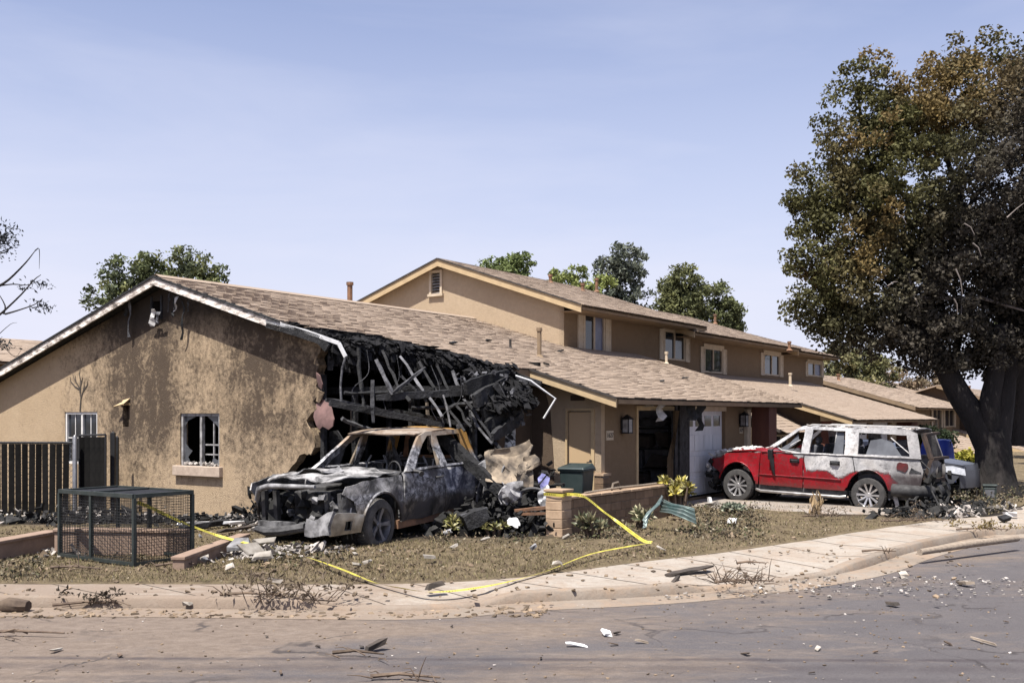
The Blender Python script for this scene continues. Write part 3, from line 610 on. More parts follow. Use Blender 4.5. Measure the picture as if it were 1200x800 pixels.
# burnt-out room behind the missing corner
mb = MB(); mb.bx((.9, .2, 0), (1.0, 6, 3.9)); mb.build('inner_wall', M['char_flat'], HB)
mb = MB(); mb.bx((1.0, 5.0, 0), (5.15, 5.1, 3.3)); mb.build('inner_wall', M['char_flat'], HB)
mb = MB(); mb.bx((-9.3, .21, -.02), (6.8, 15, .14)); mb.build('floor', M['char_flat'], HB)
mb = MB(); mb.bx((-8.5, 3.5, .14), (.9, 3.6, 4.4)); mb.build('inner_wall', M['char_flat'], HB)
for s, t, z1, m in ((3.45, .12, 2.9, 'char'), (3.9, .5, 2.6, 'char'), (4.4, 1.6, 2.5, 'char'), (2.6, 2.2, 2.9, 'char'), (3.4, 3.0, 2.8, 'char_ash'), (4.6, 3.4, 2.7, 'char_ash'), (5.0, 2.7, 2.6, 'char'), (2.2, 3.4, 2.8, 'char_ash'), (3.8, 4.2, 2.8, 'char_ash'), (5.0, 4.4, 2.9, 'char')):
    MB().beam((s, t, .1), (s+rnd.uniform(-.05, .05), t, z1), .09, .09, (0, 1, 0)).build('stud', M[m], HB)
for k in range(9):
    t = .35+k*.5; a = (1.0, t, zroof(1.0)-.2); sl = s_lim(t)+.45+rnd.uniform(-.2, .25); MB().beam(a, (sl, t, zroof(sl)-.19), .05, .14).build('rafter', M['char'], HB)
for k in range(5): t = .6+k*.85; MB().beam((1.0, t, 2.62), (rnd.uniform(3.9, 5.1), t, 2.6), .05, .13).build('ceiling_joist', M['char'], HB)
# eave stub left standing between the burnt corner and the wing
mb = MB(); mb.bx((5.36, 3.2, zroof(5.4)-.2), (5.42, 4.28, zroof(5.4)-.03)); mb.build('fascia', M['under'], HB)
# ------------------------------------------------------------------ garage wing
WS, WT = 6.85, 4.8
rake(HB, 'rake_board', 5.36, 7.5, 4.3, zroof, 'trim', .19, .05)
rake(HB, 'rake_trim', 5.36, 7.52, 4.25, lambda s: zroof(s)+.03, 'deck', .05, .03)
mb = MB(); mb.bx((7.44, 4.36, zroof(7.5)-.13), (7.50, T1, zroof(7.5)-.04)); mb.build('fascia', M['under'], HB)
tp = .14
outl = [(5.1, -.1), (WS, -.1), (WS, zroof(WS)-.1), (5.1, zroof(5.1)-.1)]
dh = rect(6.03, .12, 6.62, 2.22); plate('wall', outl, [dh[::-1]], lambda a, b: (a, WT, b), .15, M['stucco_tan'], HB, step=.8)
mb = MB(); mb.bx((6.05, WT+.03, .14), (6.60, WT+.07, 2.2)); dd = mb.build('door', M['door_tan'], HB)
mb = MB(); 
for a, b in (((5.985, WT-.03, .1), (6.03, WT+.05, 2.28)), ((6.62, WT-.03, .1), (6.70, WT+.05, 2.28)), ((6.03, WT-.028, 2.22), (6.62, WT+.05, 2.278))): mb.bx(a, b)
mb.build('door_frame', M['trim'], HB)
k = onT(693, 540, WT-.0); mb = MB(); mb.tube([(k[0], WT+.03, k[2]), (k[0], WT-.05, k[2])], .03, 10); mb.tube([(k[0], WT-.05, k[2]), (k[0], WT-.07, k[2]-.02), (k[0]-.07, WT-.07, k[2]-.03)], .014, 6); mb.tube([(k[0], WT+.03, k[2]+.13), (k[0], WT+.015, k[2]+.13)], .03, 10); mb.build('handle', M['black_metal'], dd)
k = onT(677, 466, WT); mb = MB(); mb.bx((k[0]-.17, WT-.015, k[2]-.06), (k[0]+.17, WT-.002, k[2]+.06))
for i in range(4): mb.bx((k[0]-.16, WT-.03, k[2]-.055+i*.03), (k[0]+.16, WT-.0155, k[2]-.04+i*.03))
mb.build('wall_vent', M['stucco_dark'], HB)
# street side wall of the wing with two garage bays
b0, b1 = onS(747, 500, WS)[1], onS(789, 500, WS)[1]; c0, c1 = onS(806, 500, WS)[1], onS(850, 500, WS)[1]
zt = 2.24
plate('wall', [(WT+.152, -.1), (15.2, -.1), (15.2, zroof(WS)-.1), (WT+.152, zroof(WS)-.1)], [rect(b0, .1, b1, zt)[::-1], rect(c0, .1, c1, zt)[::-1], rect(13.2, .1, 15.0, 2.2)[::-1]], lambda a, b: (WS, a, b), .16, M['stucco_shaded'], HB, step=1.2)
mp = mapS(WS)
mb = MB(); mbox(mb, mp, b0-.09, .1, 0, b0, zt+.1, .03); mbox(mb, mp, b0, zt, 0, b1, zt+.1, .032); mb.build('bay_trim', M['trim'], HB)
mb = MB(); mbox(mb, mp, b1, .1, -.05, b1+.14, 2.4, .05); mbox(mb, mp, b1+.24, .1, -.05, c0-.02, 2.4, .06); mb.build('bay_post', M['char'], HB)
mb = MB(); mbox(mb, mp, c0, zt, -.05, c1, zt+.12, .03); mb.build('bay_trim', M['trim_pale'], HB)
# white sectional door with small lights in its top section
dr2 = MB(); mbox(dr2, mp, c0, .12, -.14, c1, zt, -.10); dr2 = dr2.build('garage_door', M['door_white'], HB)
nr = 4
for r in range(nr):
    z0 = .14+r*(zt-.14)/nr; z1 = z0+(zt-.14)/nr-.02
    for q in range(4):
        a = c0+.04+q*(c1-c0-.08)/4; b = a+(c1-c0-.08)/4-.05; g = MB()
        if r == nr-1:
            mbox(g, mp, a+.06, z0+.14, -.10, b-.06, z1-.1, -.09); g.build('door_light', M['glass_dark'], dr2)
        else: mbox(g, mp, a, z0+.05, -.10, b, z1-.05, -.082); g.build('door_panel', M['door_white'], dr2, bevel=.01)
# inside of the open bay
mb = MB(); mb.bx((3.2, 5.2, .1), (3.25, 12, 2.6)); mb.build('inner_wall', M['door_white'], HB)
mb = MB(); mb.bx((3.25, 9.75, .1), (6.66, 9.82, 2.6)); mb.build('inner_wall', M['door_white'], HB)
# round the corner: white trim post, lantern, number plates, red-brown entry
mb = MB(); p0 = onS(872, 500, WS)[1]; mbox(mb, mp, p0, .1, 0, p0+.25, 2.3, .10); mb.build('corner_post', M['trim_pale'], HB)
mb = MB(); mb.bx((WS+.0, 13.3, .1), (7.35, 13.9, 2.45)); mb.build('entry_pier', M['redwood'], HB)
def lantern(par, px, py, S, lit='glass_dark'):
    k = onS(px, py, S); mb = MB(); s, t, z = S, k[1], k[2]
    mb.bx((s, t-.06, z-.1), (s+.03, t+.06, z+.12)); mb.bx((s+.03, t-.02, z+.12), (s+.12, t+.02, z+.15))
    for a in (-1, 1):
        for b in (.05, .2): mb.bx((s+b-.01, t+a*.085-.01, z-.16), (s+b+.01, t+a*.085+.01, z+.13))
    mb.add([(s+.02, t-.12, z+.13), (s+.24, t-.12, z+.13), (s+.24, t+.12, z+.13), (s+.02, t+.12, z+.13), (s+.13, t, z+.24)], [(0, 1, 4), (1, 2, 4), (2, 3, 4), (3, 0, 4), (0, 3, 2, 1)]); mb.bx((s+.03, t-.1, z-.18), (s+.22, t+.1, z-.155))
    o = mb.build('wall_lantern', M['black_metal'], par); g = MB(); g.bx((s+.045, t-.08, z-.15), (s+.205, t+.08, z+.125)); g.build('lantern_glass', M['win_ash'], o)
lantern(HB, 729, 498, WS); lantern(HB, 867, 492, WS)
def numbers(par, px, py, S, txt, w=.30, h=.2):
    k = onS(px, py, S); mb = MB(); mb.bx((S, k[1]-w/2, k[2]-h/2), (S+.02, k[1]+w/2, k[2]+h/2)); o = mb.build('number_plate', M['trim_pale'], par)
    cu = bpy.data.curves.new('digits', 'FONT'); cu.body = txt; cu.size = .14; cu.align_x = 'CENTER'; cu.align_y = 'CENTER'; cu.extrude = .003
    tmp = bpy.data.objects.new('digits', cu); COL.objects.link(tmp); bpy.context.view_layer.update()
    me = bpy.data.meshes.new_from_object(tmp.evaluated_get(bpy.context.evaluated_depsgraph_get())); bpy.data.objects.remove(tmp)
    me.materials.clear(); d = link('digits', me, M['black_metal'], o); d.location = (S+.024, k[1], k[2]); d.rotation_euler = (R(90), 0, R(90))
numbers(HB, 714, 510, WS, '1627'); numbers(HB, 868, 504, WS, '1629', .24, .16)
for px, py, h, r, m in ((410, 352, .62, .07, 'rust'), (632, 418, .62, .055, 'under'), (598, 408, .22, .03, 'deck'), (781, 426, .3, .045, 'trim_pale')):
    k = onR(px, py); pipe(HB, k[0], k[1], zroof, h, r, m, px != 598)
# ------------------------------------------------------------------ two-storey terrace
def storey_block(label, t0, t1, eave, ridge, base, wins, gable=True, sw=2.15, se=2.9, rs=-2.2, nxt=0, over=.5):
    h = empty('terraced_house', O, -ANG, label, 'house', None); pit = (ridge-eave)/(se-rs); zf = lambda s: ridge-pit*abs(s-rs)
    hs = [rect(a0, b0, a1, b1)[::-1] for a0, a1, b0, b1, *_ in wins]
    plate('wall', [(t0, base), (t1, base), (t1, zf(sw)-.1), (t0, zf(sw)-.1)], hs, lambda a, b: (sw, a, b), .15, M['stucco_shaded'], h, step=2)
    sb = rs-(sw-rs)
    go = [(sb, base), (sw-.003, base), (sw-.003, zf(sw)-.12), (rs, zf(rs)-.12), (sb, zf(sb)-.12)]
    if gable:
        k0, k1 = onT(504, 345, t0), onT(519, 316, t0)
        plate('wall', go, [rect(k0[0]+.06, k0[2]+.06, k1[0]-.06, k1[2]-.06)[::-1]], lambda a, b: (a, t0, b), .15, M['stucco_tan'], h, step=2)
        mb = MB(); a0, a1, z0, z1 = k0[0], k1[0], k0[2], k1[2]; mp_ = mapT(t0)
        mbox(mb, mp_, a0, z0, -.03, a0+.08, z1, .06); mbox(mb, mp_, a1-.08, z0, -.03, a1, z1, .06); mbox(mb, mp_, a0+.08, z1-.08, -.03, a1-.08, z1, .057); mbox(mb, mp_, a0-.04, z0-.08, -.03, a1+.04, z0, .09)
        v = mb.build('gable_vent', M['trim_pale'], h)
        for q in range(8): zz = z0+(z1-z0)*(q+.5)/8; MB().box(((a0+a1)/2, t0+.02, zz), (a1-a0-.17, .09, .015), Matrix.Rotation(R(35), 3, 'X')).build('louvre', M['win_ash'], v)
    else: plate('wall', go, [], lambda a, b: (a, t0, b), .15, M['stucco_shaded'], h)
    plate('wall', go, [], lambda a, b: (a, t1-.2, b), .15, M['stucco_shaded'], h)
    mp_ = mapS(sw)
    for a0, a1, b0, b1, pn, sh in wins: window(h, mp_, a0, a1, b0, b1, 'trim_pale', pn, .06, trim='trim_pale', shut=sh)
    slab(h, 'roof', rs, se, t0-over, t1, zf, .07, 'deck'); slab(h, 'roof', rs-(se-rs), rs-.002, t0-over, t1, zf, .07, 'shingle_o', top=.02)
    shingles(h, lambda s, t: True, rs, ridge, se, pit, t0-over, t1, .32, .16, 0, lift=.008)
    mb = MB(); mb.bx((se-.05, t0-over+.05, zf(se)-.15), (se, t1, zf(se)-.02)); mb.build('fascia', M['under'], h)
    mb = MB(); mb.bx((sw+.005, t0-over+.05, zf(se)-.17), (se-.055, t1, zf(se)-.155)); mb.build('soffit', M['under'], h)
    rake(h, 'rake_board', rs, se, t0-over, zf, 'trim', .22, .05); rake(h, 'rake_board', rs-(se-rs), rs-.001, t0-over, zf, 'trim', .22, .05)
    rake(h, 'rake_trim', rs, se, t0-over-.05, lambda s: zf(s)+.03, 'deck', .05, .03); rake(h, 'rake_trim', rs-(se-rs), rs-.001, t0-over-.05, lambda s: zf(s)+.03, 'deck', .05, .03)
    return h, zf
def wS(px0, px1, py0, py1, S=2.15):
    a = onS(px0, (py0+py1)/2, S); b = onS(px1, (py0+py1)/2, S); m = (px0+px1)/2; z1 = onS(m, py0, S)[2]; z0 = onS(m, py1, S)[2]; return a[1], b[1], z0, z1
w1 = [(*wS(684, 708, 369, 415), ('glass_dark', 'curtain'), .34), (*wS(778, 802, 388, 422), ('glass_dark', 'glass_dark'), .36)]
h1, zf1 = storey_block('two-storey house with louvred gable vent rising behind the burnt roof', 11.0, 19.3, 5.24, 6.95, 2.0, w1, over=.28)
w2 = [(*wS(825, 846, 408, 437), ('glass_dark', 'glass_dark'), .36), (*wS(895, 913, 415, 440), ('glass_dark', 'glass_dark'), .4)]
h2, zf2 = storey_block('middle house of the two-storey terrace, one step lower than its vented neighbour', 19.31, 29.2, 5.02, 6.62, 1.5, w2, False, over=1.0)
w3 = [(*wS(946, 962, 425, 441), ('glass_dark', 'curtain'), .3)]
h3, zf3 = storey_block('far end house of the two-storey terrace with one curtained window', 29.21, 34.6, 4.93, 6.4, 1.5, w3, False, over=.3)
for (h, zf, px, py, hh) in ((h1, zf1, 662, 330, .42), (h1, zf1, 645, 331, .2), (h1, zf1, 683, 341, .2), (h2, zf2, 838, 379, .35), (h2, zf2, 925, 410, .25)):
    rs_, pit_ = -2.2, (zf(-2.2)-zf(2.9))/5.1; k = _pl(px, py, (pit_, 0, 1), zf(-2.2)+pit_*-2.2); pipe(h, max(k[0], -2.0), k[1], zf, hh, .06, 'rust')
# ------------------------------------------------------------------ second garage wing
DZ = .42
GW = empty('garage_wing', O, -ANG, 'low garage wing with clean tan shingle roof beyond the red car', 'house')
zg = lambda s: zroof(s, DZ)
slab(GW, 'roof', 2.2, 7.62, 20.3, 32.4, zg, .08, 'deck'); shingles(GW, lambda s, t: True, 2.2, zg(2.2), 7.64, PITCH, 20.3, 32.4, .32, .17, 0, lift=.006)
rake(GW, 'rake_board', 2.2, 7.62, 20.3, zg, 'trim', .2, .05); rake(GW, 'rake_trim', 2.2, 7.64, 20.25, lambda s: zg(s)+.03, 'deck', .05, .03)
mb = MB(); mb.bx((7.57, 20.36, zg(7.6)-.15), (7.62, 32.4, zg(7.6)-.03)); mb.build('fascia', M['under'], GW)
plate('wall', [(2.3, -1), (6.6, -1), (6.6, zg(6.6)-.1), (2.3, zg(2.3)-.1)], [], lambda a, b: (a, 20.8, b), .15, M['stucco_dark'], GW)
plate('wall', [(20.952, -1), (32.2, -1), (32.2, zg(6.6)-.1), (20.952, zg(6.6)-.1)], [rect(23.3, -.4, 26, 1.9)[::-1], rect(26.6, -.4, 29, 1.9)[::-1]], lambda a, b: (6.6, a, b), .15, M['stucco_shaded'], GW)
plate('wall', [(2.3, -1), (6.44, -1), (6.44, zg(6.6)-.1), (2.3, zg(2.3)-.1)], [], lambda a, b: (a, 32.1, b), .15, M['stucco_shaded'], GW)
mp = mapS(6.6)
for a0, a1 in ((23.3, 26), (26.6, 29)):
    mb = MB(); mbox(mb, mp, a0, -.4, -.12, a1, 1.9, -.08); d = mb.build('garage_door', M['door_white'], GW)
    for q in range(4): a = a0+.1+q*(a1-a0-.2)/4; g = MB(); mbox(g, mp, a+.1, 1.42, -.08, a+(a1-a0-.2)/4-.1, 1.72, -.07); g.build('door_light', M['glass_dark'], d)
mb = MB(); mb.bx((6.6, 30.2, -.5), (7.2, 31.2, zg(7.2)-.12)); mb.build('entry_pier', M['redwood'], GW); mb = MB(); mb.bx((6.45, 20.7, -.5), (6.85, 21.1, 1.95)); mb.build('corner_post', M['redwood'], GW); mb = MB(); mb.bx((6.43, 20.68, 1.95), (6.87, 21.12, 2.25)); mb.build('post_cap', M['trim_pale'], GW)
mb = MB(); mbox(mb, mp, 29.2, .0, 0, 29.9, 1.95, .06); mb.build('bay_trim', M['trim_pale'], GW)
k = _pl(926, 452, (PITCH, 0, 1), RZ-DZ+PITCH*RS); pipe(GW, k[0], k[1], zg, .45, .06, 'trim_pale')
# porch seen in the gap between the wings
PO = empty('porch', O, -ANG, 'small shingled porch in the shady gap between the two garage wings', 'porch')
a = toST(D(905, 480, 36)); b = toST(D(946, 503, 35))
zp = lambda s: a[2]-(a[2]-b[2])*(s-a[0])/(b[0]-a[0])
slab(PO, 'roof', a[0], b[0], a[1]-3.0, a[1]+3.2, zp, .07, 'deck'); shingles(PO, lambda s, t: True, a[0], a[2], b[0], (a[2]-b[2])/(b[0]-a[0]), a[1]-3.0, a[1]+3.2, .42, .21)
plate('wall', [(a[1]-2.8, -.5), (a[1]+3, -.5), (a[1]+3, b[2]), (a[1]-2.8, b[2])], [], lambda x, y: (b[0]-.5, x, y), .12, M['stucco_shaded'], PO)
window(PO, mapS(b[0]-.42), a[1]-2.3, a[1]-1.1, .4, 1.5, 'trim_pale', depth=.1); window(PO, mapS(b[0]-.42), a[1]+.6, a[1]+1.6, .6, 1.5, 'redwood')
# ------------------------------------------------------------------ houses further down the slope
def far_house(label, px_e, py_e, Y, drop, w, run, wins, lower=None, depthroof=5.2):
    """corner of the eave nearest the camera at pixel (px_e,py_e), Y metres away"""
    k = toST(D(px_e, py_e, Y)); s1, t0, ze = k; h = empty('terraced_house', O, -ANG, label, 'house'); zf = lambda s: ze+.3*(s1-s); s0 = s1-depthroof
    slab(h, 'roof', s0, s1, t0, t0+run, zf, .08, 'deck'); shingles(h, lambda s, t: True, s0, zf(s0), s1, .3, t0, t0+run, .5, .25)
    slab(h, 'roof', s0-4, s0-.002, t0, t0+run, lambda s: zf(s0)-.3*(s0-s), .08, 'shingle_o')
    rake(h, 'rake_board', s0, s1, t0, zf, 'under', .2, .05); mb = MB(); mb.bx((s1-.05, t0+.05, ze-.16), (s1, t0+run, ze-.03)); mb.build('fascia', M['under'], h)
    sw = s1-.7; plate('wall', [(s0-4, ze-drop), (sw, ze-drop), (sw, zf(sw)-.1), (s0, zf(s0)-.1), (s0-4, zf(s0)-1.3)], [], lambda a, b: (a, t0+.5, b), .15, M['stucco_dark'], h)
    plate('wall', [(t0+.652, ze-drop), (t0+run-.1, ze-drop), (t0+run-.1, zf(sw)-.1), (t0+.652, zf(sw)-.1)], [], lambda a, b: (sw, a, b), .15, M['stucco_shaded'], h)
    for x0, x1, y0, y1 in wins:
        q = wS(x0, x1, y0, y1, sw); window(h, mapS(sw+.04), *q, 'trim_pale', shut=.35, trim='trim_pale')
    if lower:
        px, py, run2, dep = lower; k = toST(D(px, py, Y-2)); zl = lambda s: k[2]+.3*(k[0]-s); a0 = k[0]-dep
        slab(h, 'lower_roof', a0, k[0], k[1], k[1]+run2, zl, .08, 'deck'); shingles(h, lambda s, t: True, a0, zl(a0), k[0], .3, k[1], k[1]+run2, .5, .25); rake(h, 'rake_board', a0, k[0], k[1], zl, 'trim', .2, .05)
        plate('wall', [(a0, zl(k[0])-3), (k[0]-.6, zl(k[0])-3), (k[0]-.6, zl(k[0]-.6)-.1), (a0, zl(a0)-.1)], [], lambda a, b: (a, k[1]+.4, b), .15, M['stucco_dark'], h); plate('wall', [(k[1]+.552, zl(k[0])-3), (k[1]+run2-.1, zl(k[0])-3), (k[1]+run2-.1, zl(k[0]-.6)-.1), (k[1]+.552, zl(k[0]-.6)-.1)], [], lambda a, b: (k[0]-.6, a, b), .15, M['stucco_shaded'], h)
    k = zf(s0+1); pipe(h, s0+1.2, t0+4, zf, .3, .08, 'rust'); return h
far_house('distant tan-roofed house showing left of the big tree trunk', 1073, 476, 52, 6, 8, 26, [(1092, 1102, 478, 505), (1106, 1117, 479, 500)], (1142, 531, 9, 4.3), 6.3)
far_house('distant tan-roofed house half hidden right of the big tree trunk', 1200, 478, 62, 7, 8, 20, [(1186, 1194, 484, 508)], (1210, 531, 14, 5), 5.0)
lh = far_house('brown roof corner of a neighbouring house beyond the left gable end', -60, 420, 48, 6, 8, 18, [], None, 5)
# ================================================================== vehicles (x runs back from the front axle, the side at -y faces the camera)
def arc(cx, cz, r, a0, a1, n=12): return [(cx+r*math.cos(R(a0+(a1-a0)*k/n)), cz+r*math.sin(R(a0+(a1-a0)*k/n))) for k in range(n+1)]
def burnt_red():
    t = NT('burnt red paint'); x, y, z = t.xyz(); n = t.noise(2.4, 7, .7, .9); nf = t.noise(11, 6, .75, .6); sm_ = t.noise(3.0, 6, .7, .8, stretch=(1, 1, .45))
    thr = t.ramp(t.mrange(x, -1, 4.6, 0, 1, False), [(0, .72), (.10, .76), (.16, .93), (.20, 1.0), (.26, 1.0), (.36, .97), (.43, .90), (.465, .80), (.485, .84), (.50, .60), (.58, .62), (.64, .52), (.68, .58), (.72, .66), (.80, .70), (.86, .62), (.90, .42), (1, .36)])
    d = t.math('SUBTRACT', t.math('ADD', t.math('ADD', t.math('DIVIDE', z, 1.4), t.math('MULTIPLY', t.math('SUBTRACT', n, .5), .22)), t.math('MULTIPLY', t.math('SUBTRACT', nf, .5), .07)), thr)
    red = t.mix(t.ramp(sm_, [(.35, 0), (.65, 1)]), (.235, .007, .013), (.15, .007, .010)); red = t.mix(t.math('MULTIPLY', t.ramp(nf, [(.52, 0), (.66, 1)]), t.ramp(d, [(.0, 1), (.02, .9)])), red, (.10, .03, .03)); red = t.mix(t.ramp(t.noise(26, 5, .8), [(.60, 0), (.72, .4)]), red, (.30, .19, .17))
    red = t.mix(t.mrange(z, .62, .40, 0, .55), red, (.075, .045, .04))
    ash = t.ramp(sm_, [(.28, (.10, .098, .10)), (.40, (.30, .295, .30)), (.52, (.42, .412, .412)), (.66, (.53, .515, .505)), (.8, (.30, .29, .29))]); ash = t.mix(t.ramp(nf, [(.46, 0), (.62, .75)]), ash, (.20, .195, .20)); ash = t.mix(t.ramp(t.noise(4.5, 7, .75, .9), [(.57, 0), (.66, .8)]), ash, (.07, .066, .066)); ash = t.mix(t.ramp(t.noise(1.4, 4, .6), [(.5, 0), (.7, .35)]), ash, (.42, .36, .29))
    ash = t.mix(t.mrange(x, 2.6, 3.3, 0, .38), ash, (.16, .155, .155))
    edge = t.mix(t.ramp(nf, [(.4, 0), (.6, 1)]), (.09, .025, .025), (.035, .03, .03))
    col = t.mix(t.ramp(d, [(.0, 0), (.015, 1)]), red, edge); col = t.mix(t.ramp(d, [(.018, 0), (.05, 1)]), col, ash)
    k = t.mrange(x, 3.6, 4.05); col = t.mix(t.math('MULTIPLY', k, t.math('MULTIPLY', t.ramp(z, [(.86, 1), (.99, .3)]), t.ramp(n, [(.25, .75), (.5, 1)]))), col, (.03, .022, .023))
    t.bump(t.math('ADD', nf, n), .4, .015); return t.fin(col, t.ramp(d, [(.0, .30), (.02, .85)]), 0, .4)
def burnt_truck():
    t = NT('burnt grey paint'); x, y, z = t.xyz(); n = t.noise(2.2, 6, .65, .7); nf = t.noise(9, 6, .75, .6); big = t.noise(1.1, 4, .6, .5)
    base = t.ramp(nf, [(.30, (.02, .02, .022)), (.42, (.06, .06, .065)), (.50, (.17, .17, .182)), (.58, (.36, .36, .38)), (.68, (.54, .54, .56)), (.85, (.3, .3, .31))])
    up = t.ramp(z, [(.52, 0), (.60, 1)])  # placeholder slope on height
    low = t.ramp(n, [(.34, (.02, .018, .017)), (.46, (.06, .052, .046)), (.55, (.17, .145, .12)), (.64, (.27, .235, .195)), (.8, (.07, .062, .056))])
    col = t.mix(t.ramp(t.math('ADD', z, t.math('MULTIPLY', t.math('SUBTRACT', n, .5), .7)), [(.72, 0), (.90, 1)]), low, base)
    col = t.mix(t.ramp(big, [(.52, 0), (.6, .9)]), col, (.055, .05, .052))
    blue = t.ramp(t.noise(4, 5, .7, .8), [(.42, (.06, .062, .085)), (.53, (.2, .205, .24)), (.62, (.62, .61, .61))])
    bm_ = t.math('MULTIPLY', t.mrange(x, 1.9, 2.2), t.math('MULTIPLY', t.mrange(z, .75, .9), t.mrange(z, 1.38, 1.25))); col = t.mix(bm_, col, blue)
    roof = t.ramp(t.noise(1.6, 6, .65, .6), [(.32, (.27, .225, .185)), (.46, (.34, .29, .24)), (.55, (.22, .165, .125)), (.63, (.29, .215, .145)), (.75, (.26, .225, .20))])
    col = t.mix(t.mrange(z, 1.62, 1.78), col, roof); col = t.mix(t.math('MULTIPLY', t.mrange(x, 2.6, 2.95), t.mrange(z, 1.45, 1.6)), col, (.36, .20, .06))
    hood = t.ramp(t.noise(2.6, 6, .7, .5), [(.3, (.03, .03, .03)), (.44, (.09, .088, .086)), (.55, (.34, .33, .325)), (.64, (.46, .45, .44)), (.8, (.14, .135, .135))])
    col = t.mix(t.math('MULTIPLY', t.mrange(x, .95, .75), t.mrange(z, .98, 1.06)), col, hood)
    t.bump(t.math('ADD', nf, big), .5, .02); return t.fin(col, .6, .35, .4)
M['red_paint'] = burnt_red(); M['truck_paint'] = burnt_truck()
M['tyre'] = simple('tyre rubber', (.035, .034, .034), (.06, .057, .055), 9, .9, .3)
M['tyre_burnt'] = simple('ashy tyre', (.10, .095, .09), (.045, .043, .042), 6, .95, .5)
M['alloy'] = simple('alloy wheel', (.62, .61, .61), (.45, .44, .44), 8, .35, .1, metal=.75)
M['alloy_burnt'] = simple('burnt alloy', (.26, .255, .27), (.13, .13, .14), 8, .5, .3, metal=.6)
M['chrome'] = simple('dulled chrome', (.50, .49, .48), (.27, .26, .25), 5, .35, .15, metal=.8)
M['soot_metal'] = simple('sooty steel', (.035, .034, .035), (.09, .088, .088), 6, .7, .6, 18, metal=.4, vary=.3)
M['ash_metal'] = simple('ashen steel', (.30, .295, .30), (.05, .049, .05), 5, .75, .6, 14, metal=.35, vary=.25)
M['seat'] = simple('scorched seat', (.05, .05, .055), (.10, .10, .11), 5, .9, .4)
M['tan_cloth'] = simple('scorched tan fabric', (.30, .24, .175), (.05, .043, .038), 3.2, .95, .9, 9); M['rust_dark'] = simple('scorched rusty steel', (.06, .04, .03), (.02, .019, .019), 5, .9, .6)
M['headlamp'] = simple('headlamp', (.62, .64, .68), (.42, .44, .48), 14, .1, .2, spec=.8)
M['car_grey'] = simple('grey car paint', (.07, .073, .084), (.058, .061, .072), 1.5, .32, .05, metal=.2, spec=.5)
M['red_lamp'] = simple('tail lamp', (.10, .018, .018), (.05, .02, .02), 6, .3, .1)
def wheel(par, x, y, z, r, w, spokes, tm, rm, rim=.66, twin=False, tilt=0):
    T = Matrix.Translation((x, y, z)) @ Matrix.Rotation(R(tilt), 4, 'Z')
    p = [(r*rim*.98, -w*.5), (r*.80, -w*.5), (r*.95, -w*.46), (r, -w*.33), (r, w*.33), (r*.95, w*.46), (r*.8, w*.5), (r*rim*.98, w*.5)]
    o = MB().lathe(p, 36, T).build('wheel', M[tm], par, 40)
    g = MB()
    for k in range(44):
        a = 2*math.pi*k/44; c = Vector((math.cos(a)*r*.995, 0, math.sin(a)*r*.995)); g.box(T @ c, (.022, w*.6, .03), (T @ Matrix.Rotation(-a, 4, 'Y')).to_3x3())
    g.build('tread', M[tm], o)
    m = MB(); s = -1 if y < 0 else 1
    m.lathe([(r*rim, -w*.46), (r*rim*.97, -w*.47), (r*rim*.93, -w*.30), (r*rim*.9, w*.3), (r*rim, w*.46)] if s < 0 else [(r*rim, w*.46), (r*rim*.97, w*.47), (r*rim*.93, w*.3), (r*rim*.9, -w*.3), (r*rim, -w*.46)], 36, T)
    for k in range(spokes):
        for dd in ((-.09, .09) if twin is True else (0,)):
            a = 2*math.pi*k/spokes+dd; d = Vector((math.cos(a), 0, math.sin(a))); q = Vector((-math.sin(a), 0, math.cos(a))); ww = r*rim*(.055 if twin is True else (.085 if twin else .12))
            pts = []
            for rr, yy, f in ((.12, .30, .8), (.55, .34, .8), (.96, .43, 1.15)):
                for sg in (-1, 1):
                    for dp in (0, .05): pts.append(T @ (d*r*rim*rr+q*ww*f*sg+Vector((0, s*(w*yy-dp), 0))))
            f_ = []
            for i in (0, 4):
                f_ += [(i, i+2, i+6, i+4), (i+1, i+5, i+7, i+3), (i, i+4, i+5, i+1), (i+2, i+3, i+7, i+6)]
            m.add(pts, f_)
    m.lathe([(.001, s*w*.36), (r*rim*.16, s*w*.36), (r*rim*.2, s*w*.28)], 16, T); m.build('rim', M[rm], o, 40)
    b = MB().lathe([(.001, s*w*.1), (r*rim*.62, s*w*.1), (r*rim*.62, s*w*.02)], 24, T); b.build('brake_disc', M['soot_metal'], o)
    return o
def crumple(a, sc, seed):
    from mathutils import noise
    def f(p):
        q = Vector(p)*sc+Vector((seed*3.7, seed, seed*1.3)); return Vector((noise.noise(q), noise.noise(q+Vector((9, 0, 0))), noise.noise(q+Vector((0, 9, 0)))))*a
    return f
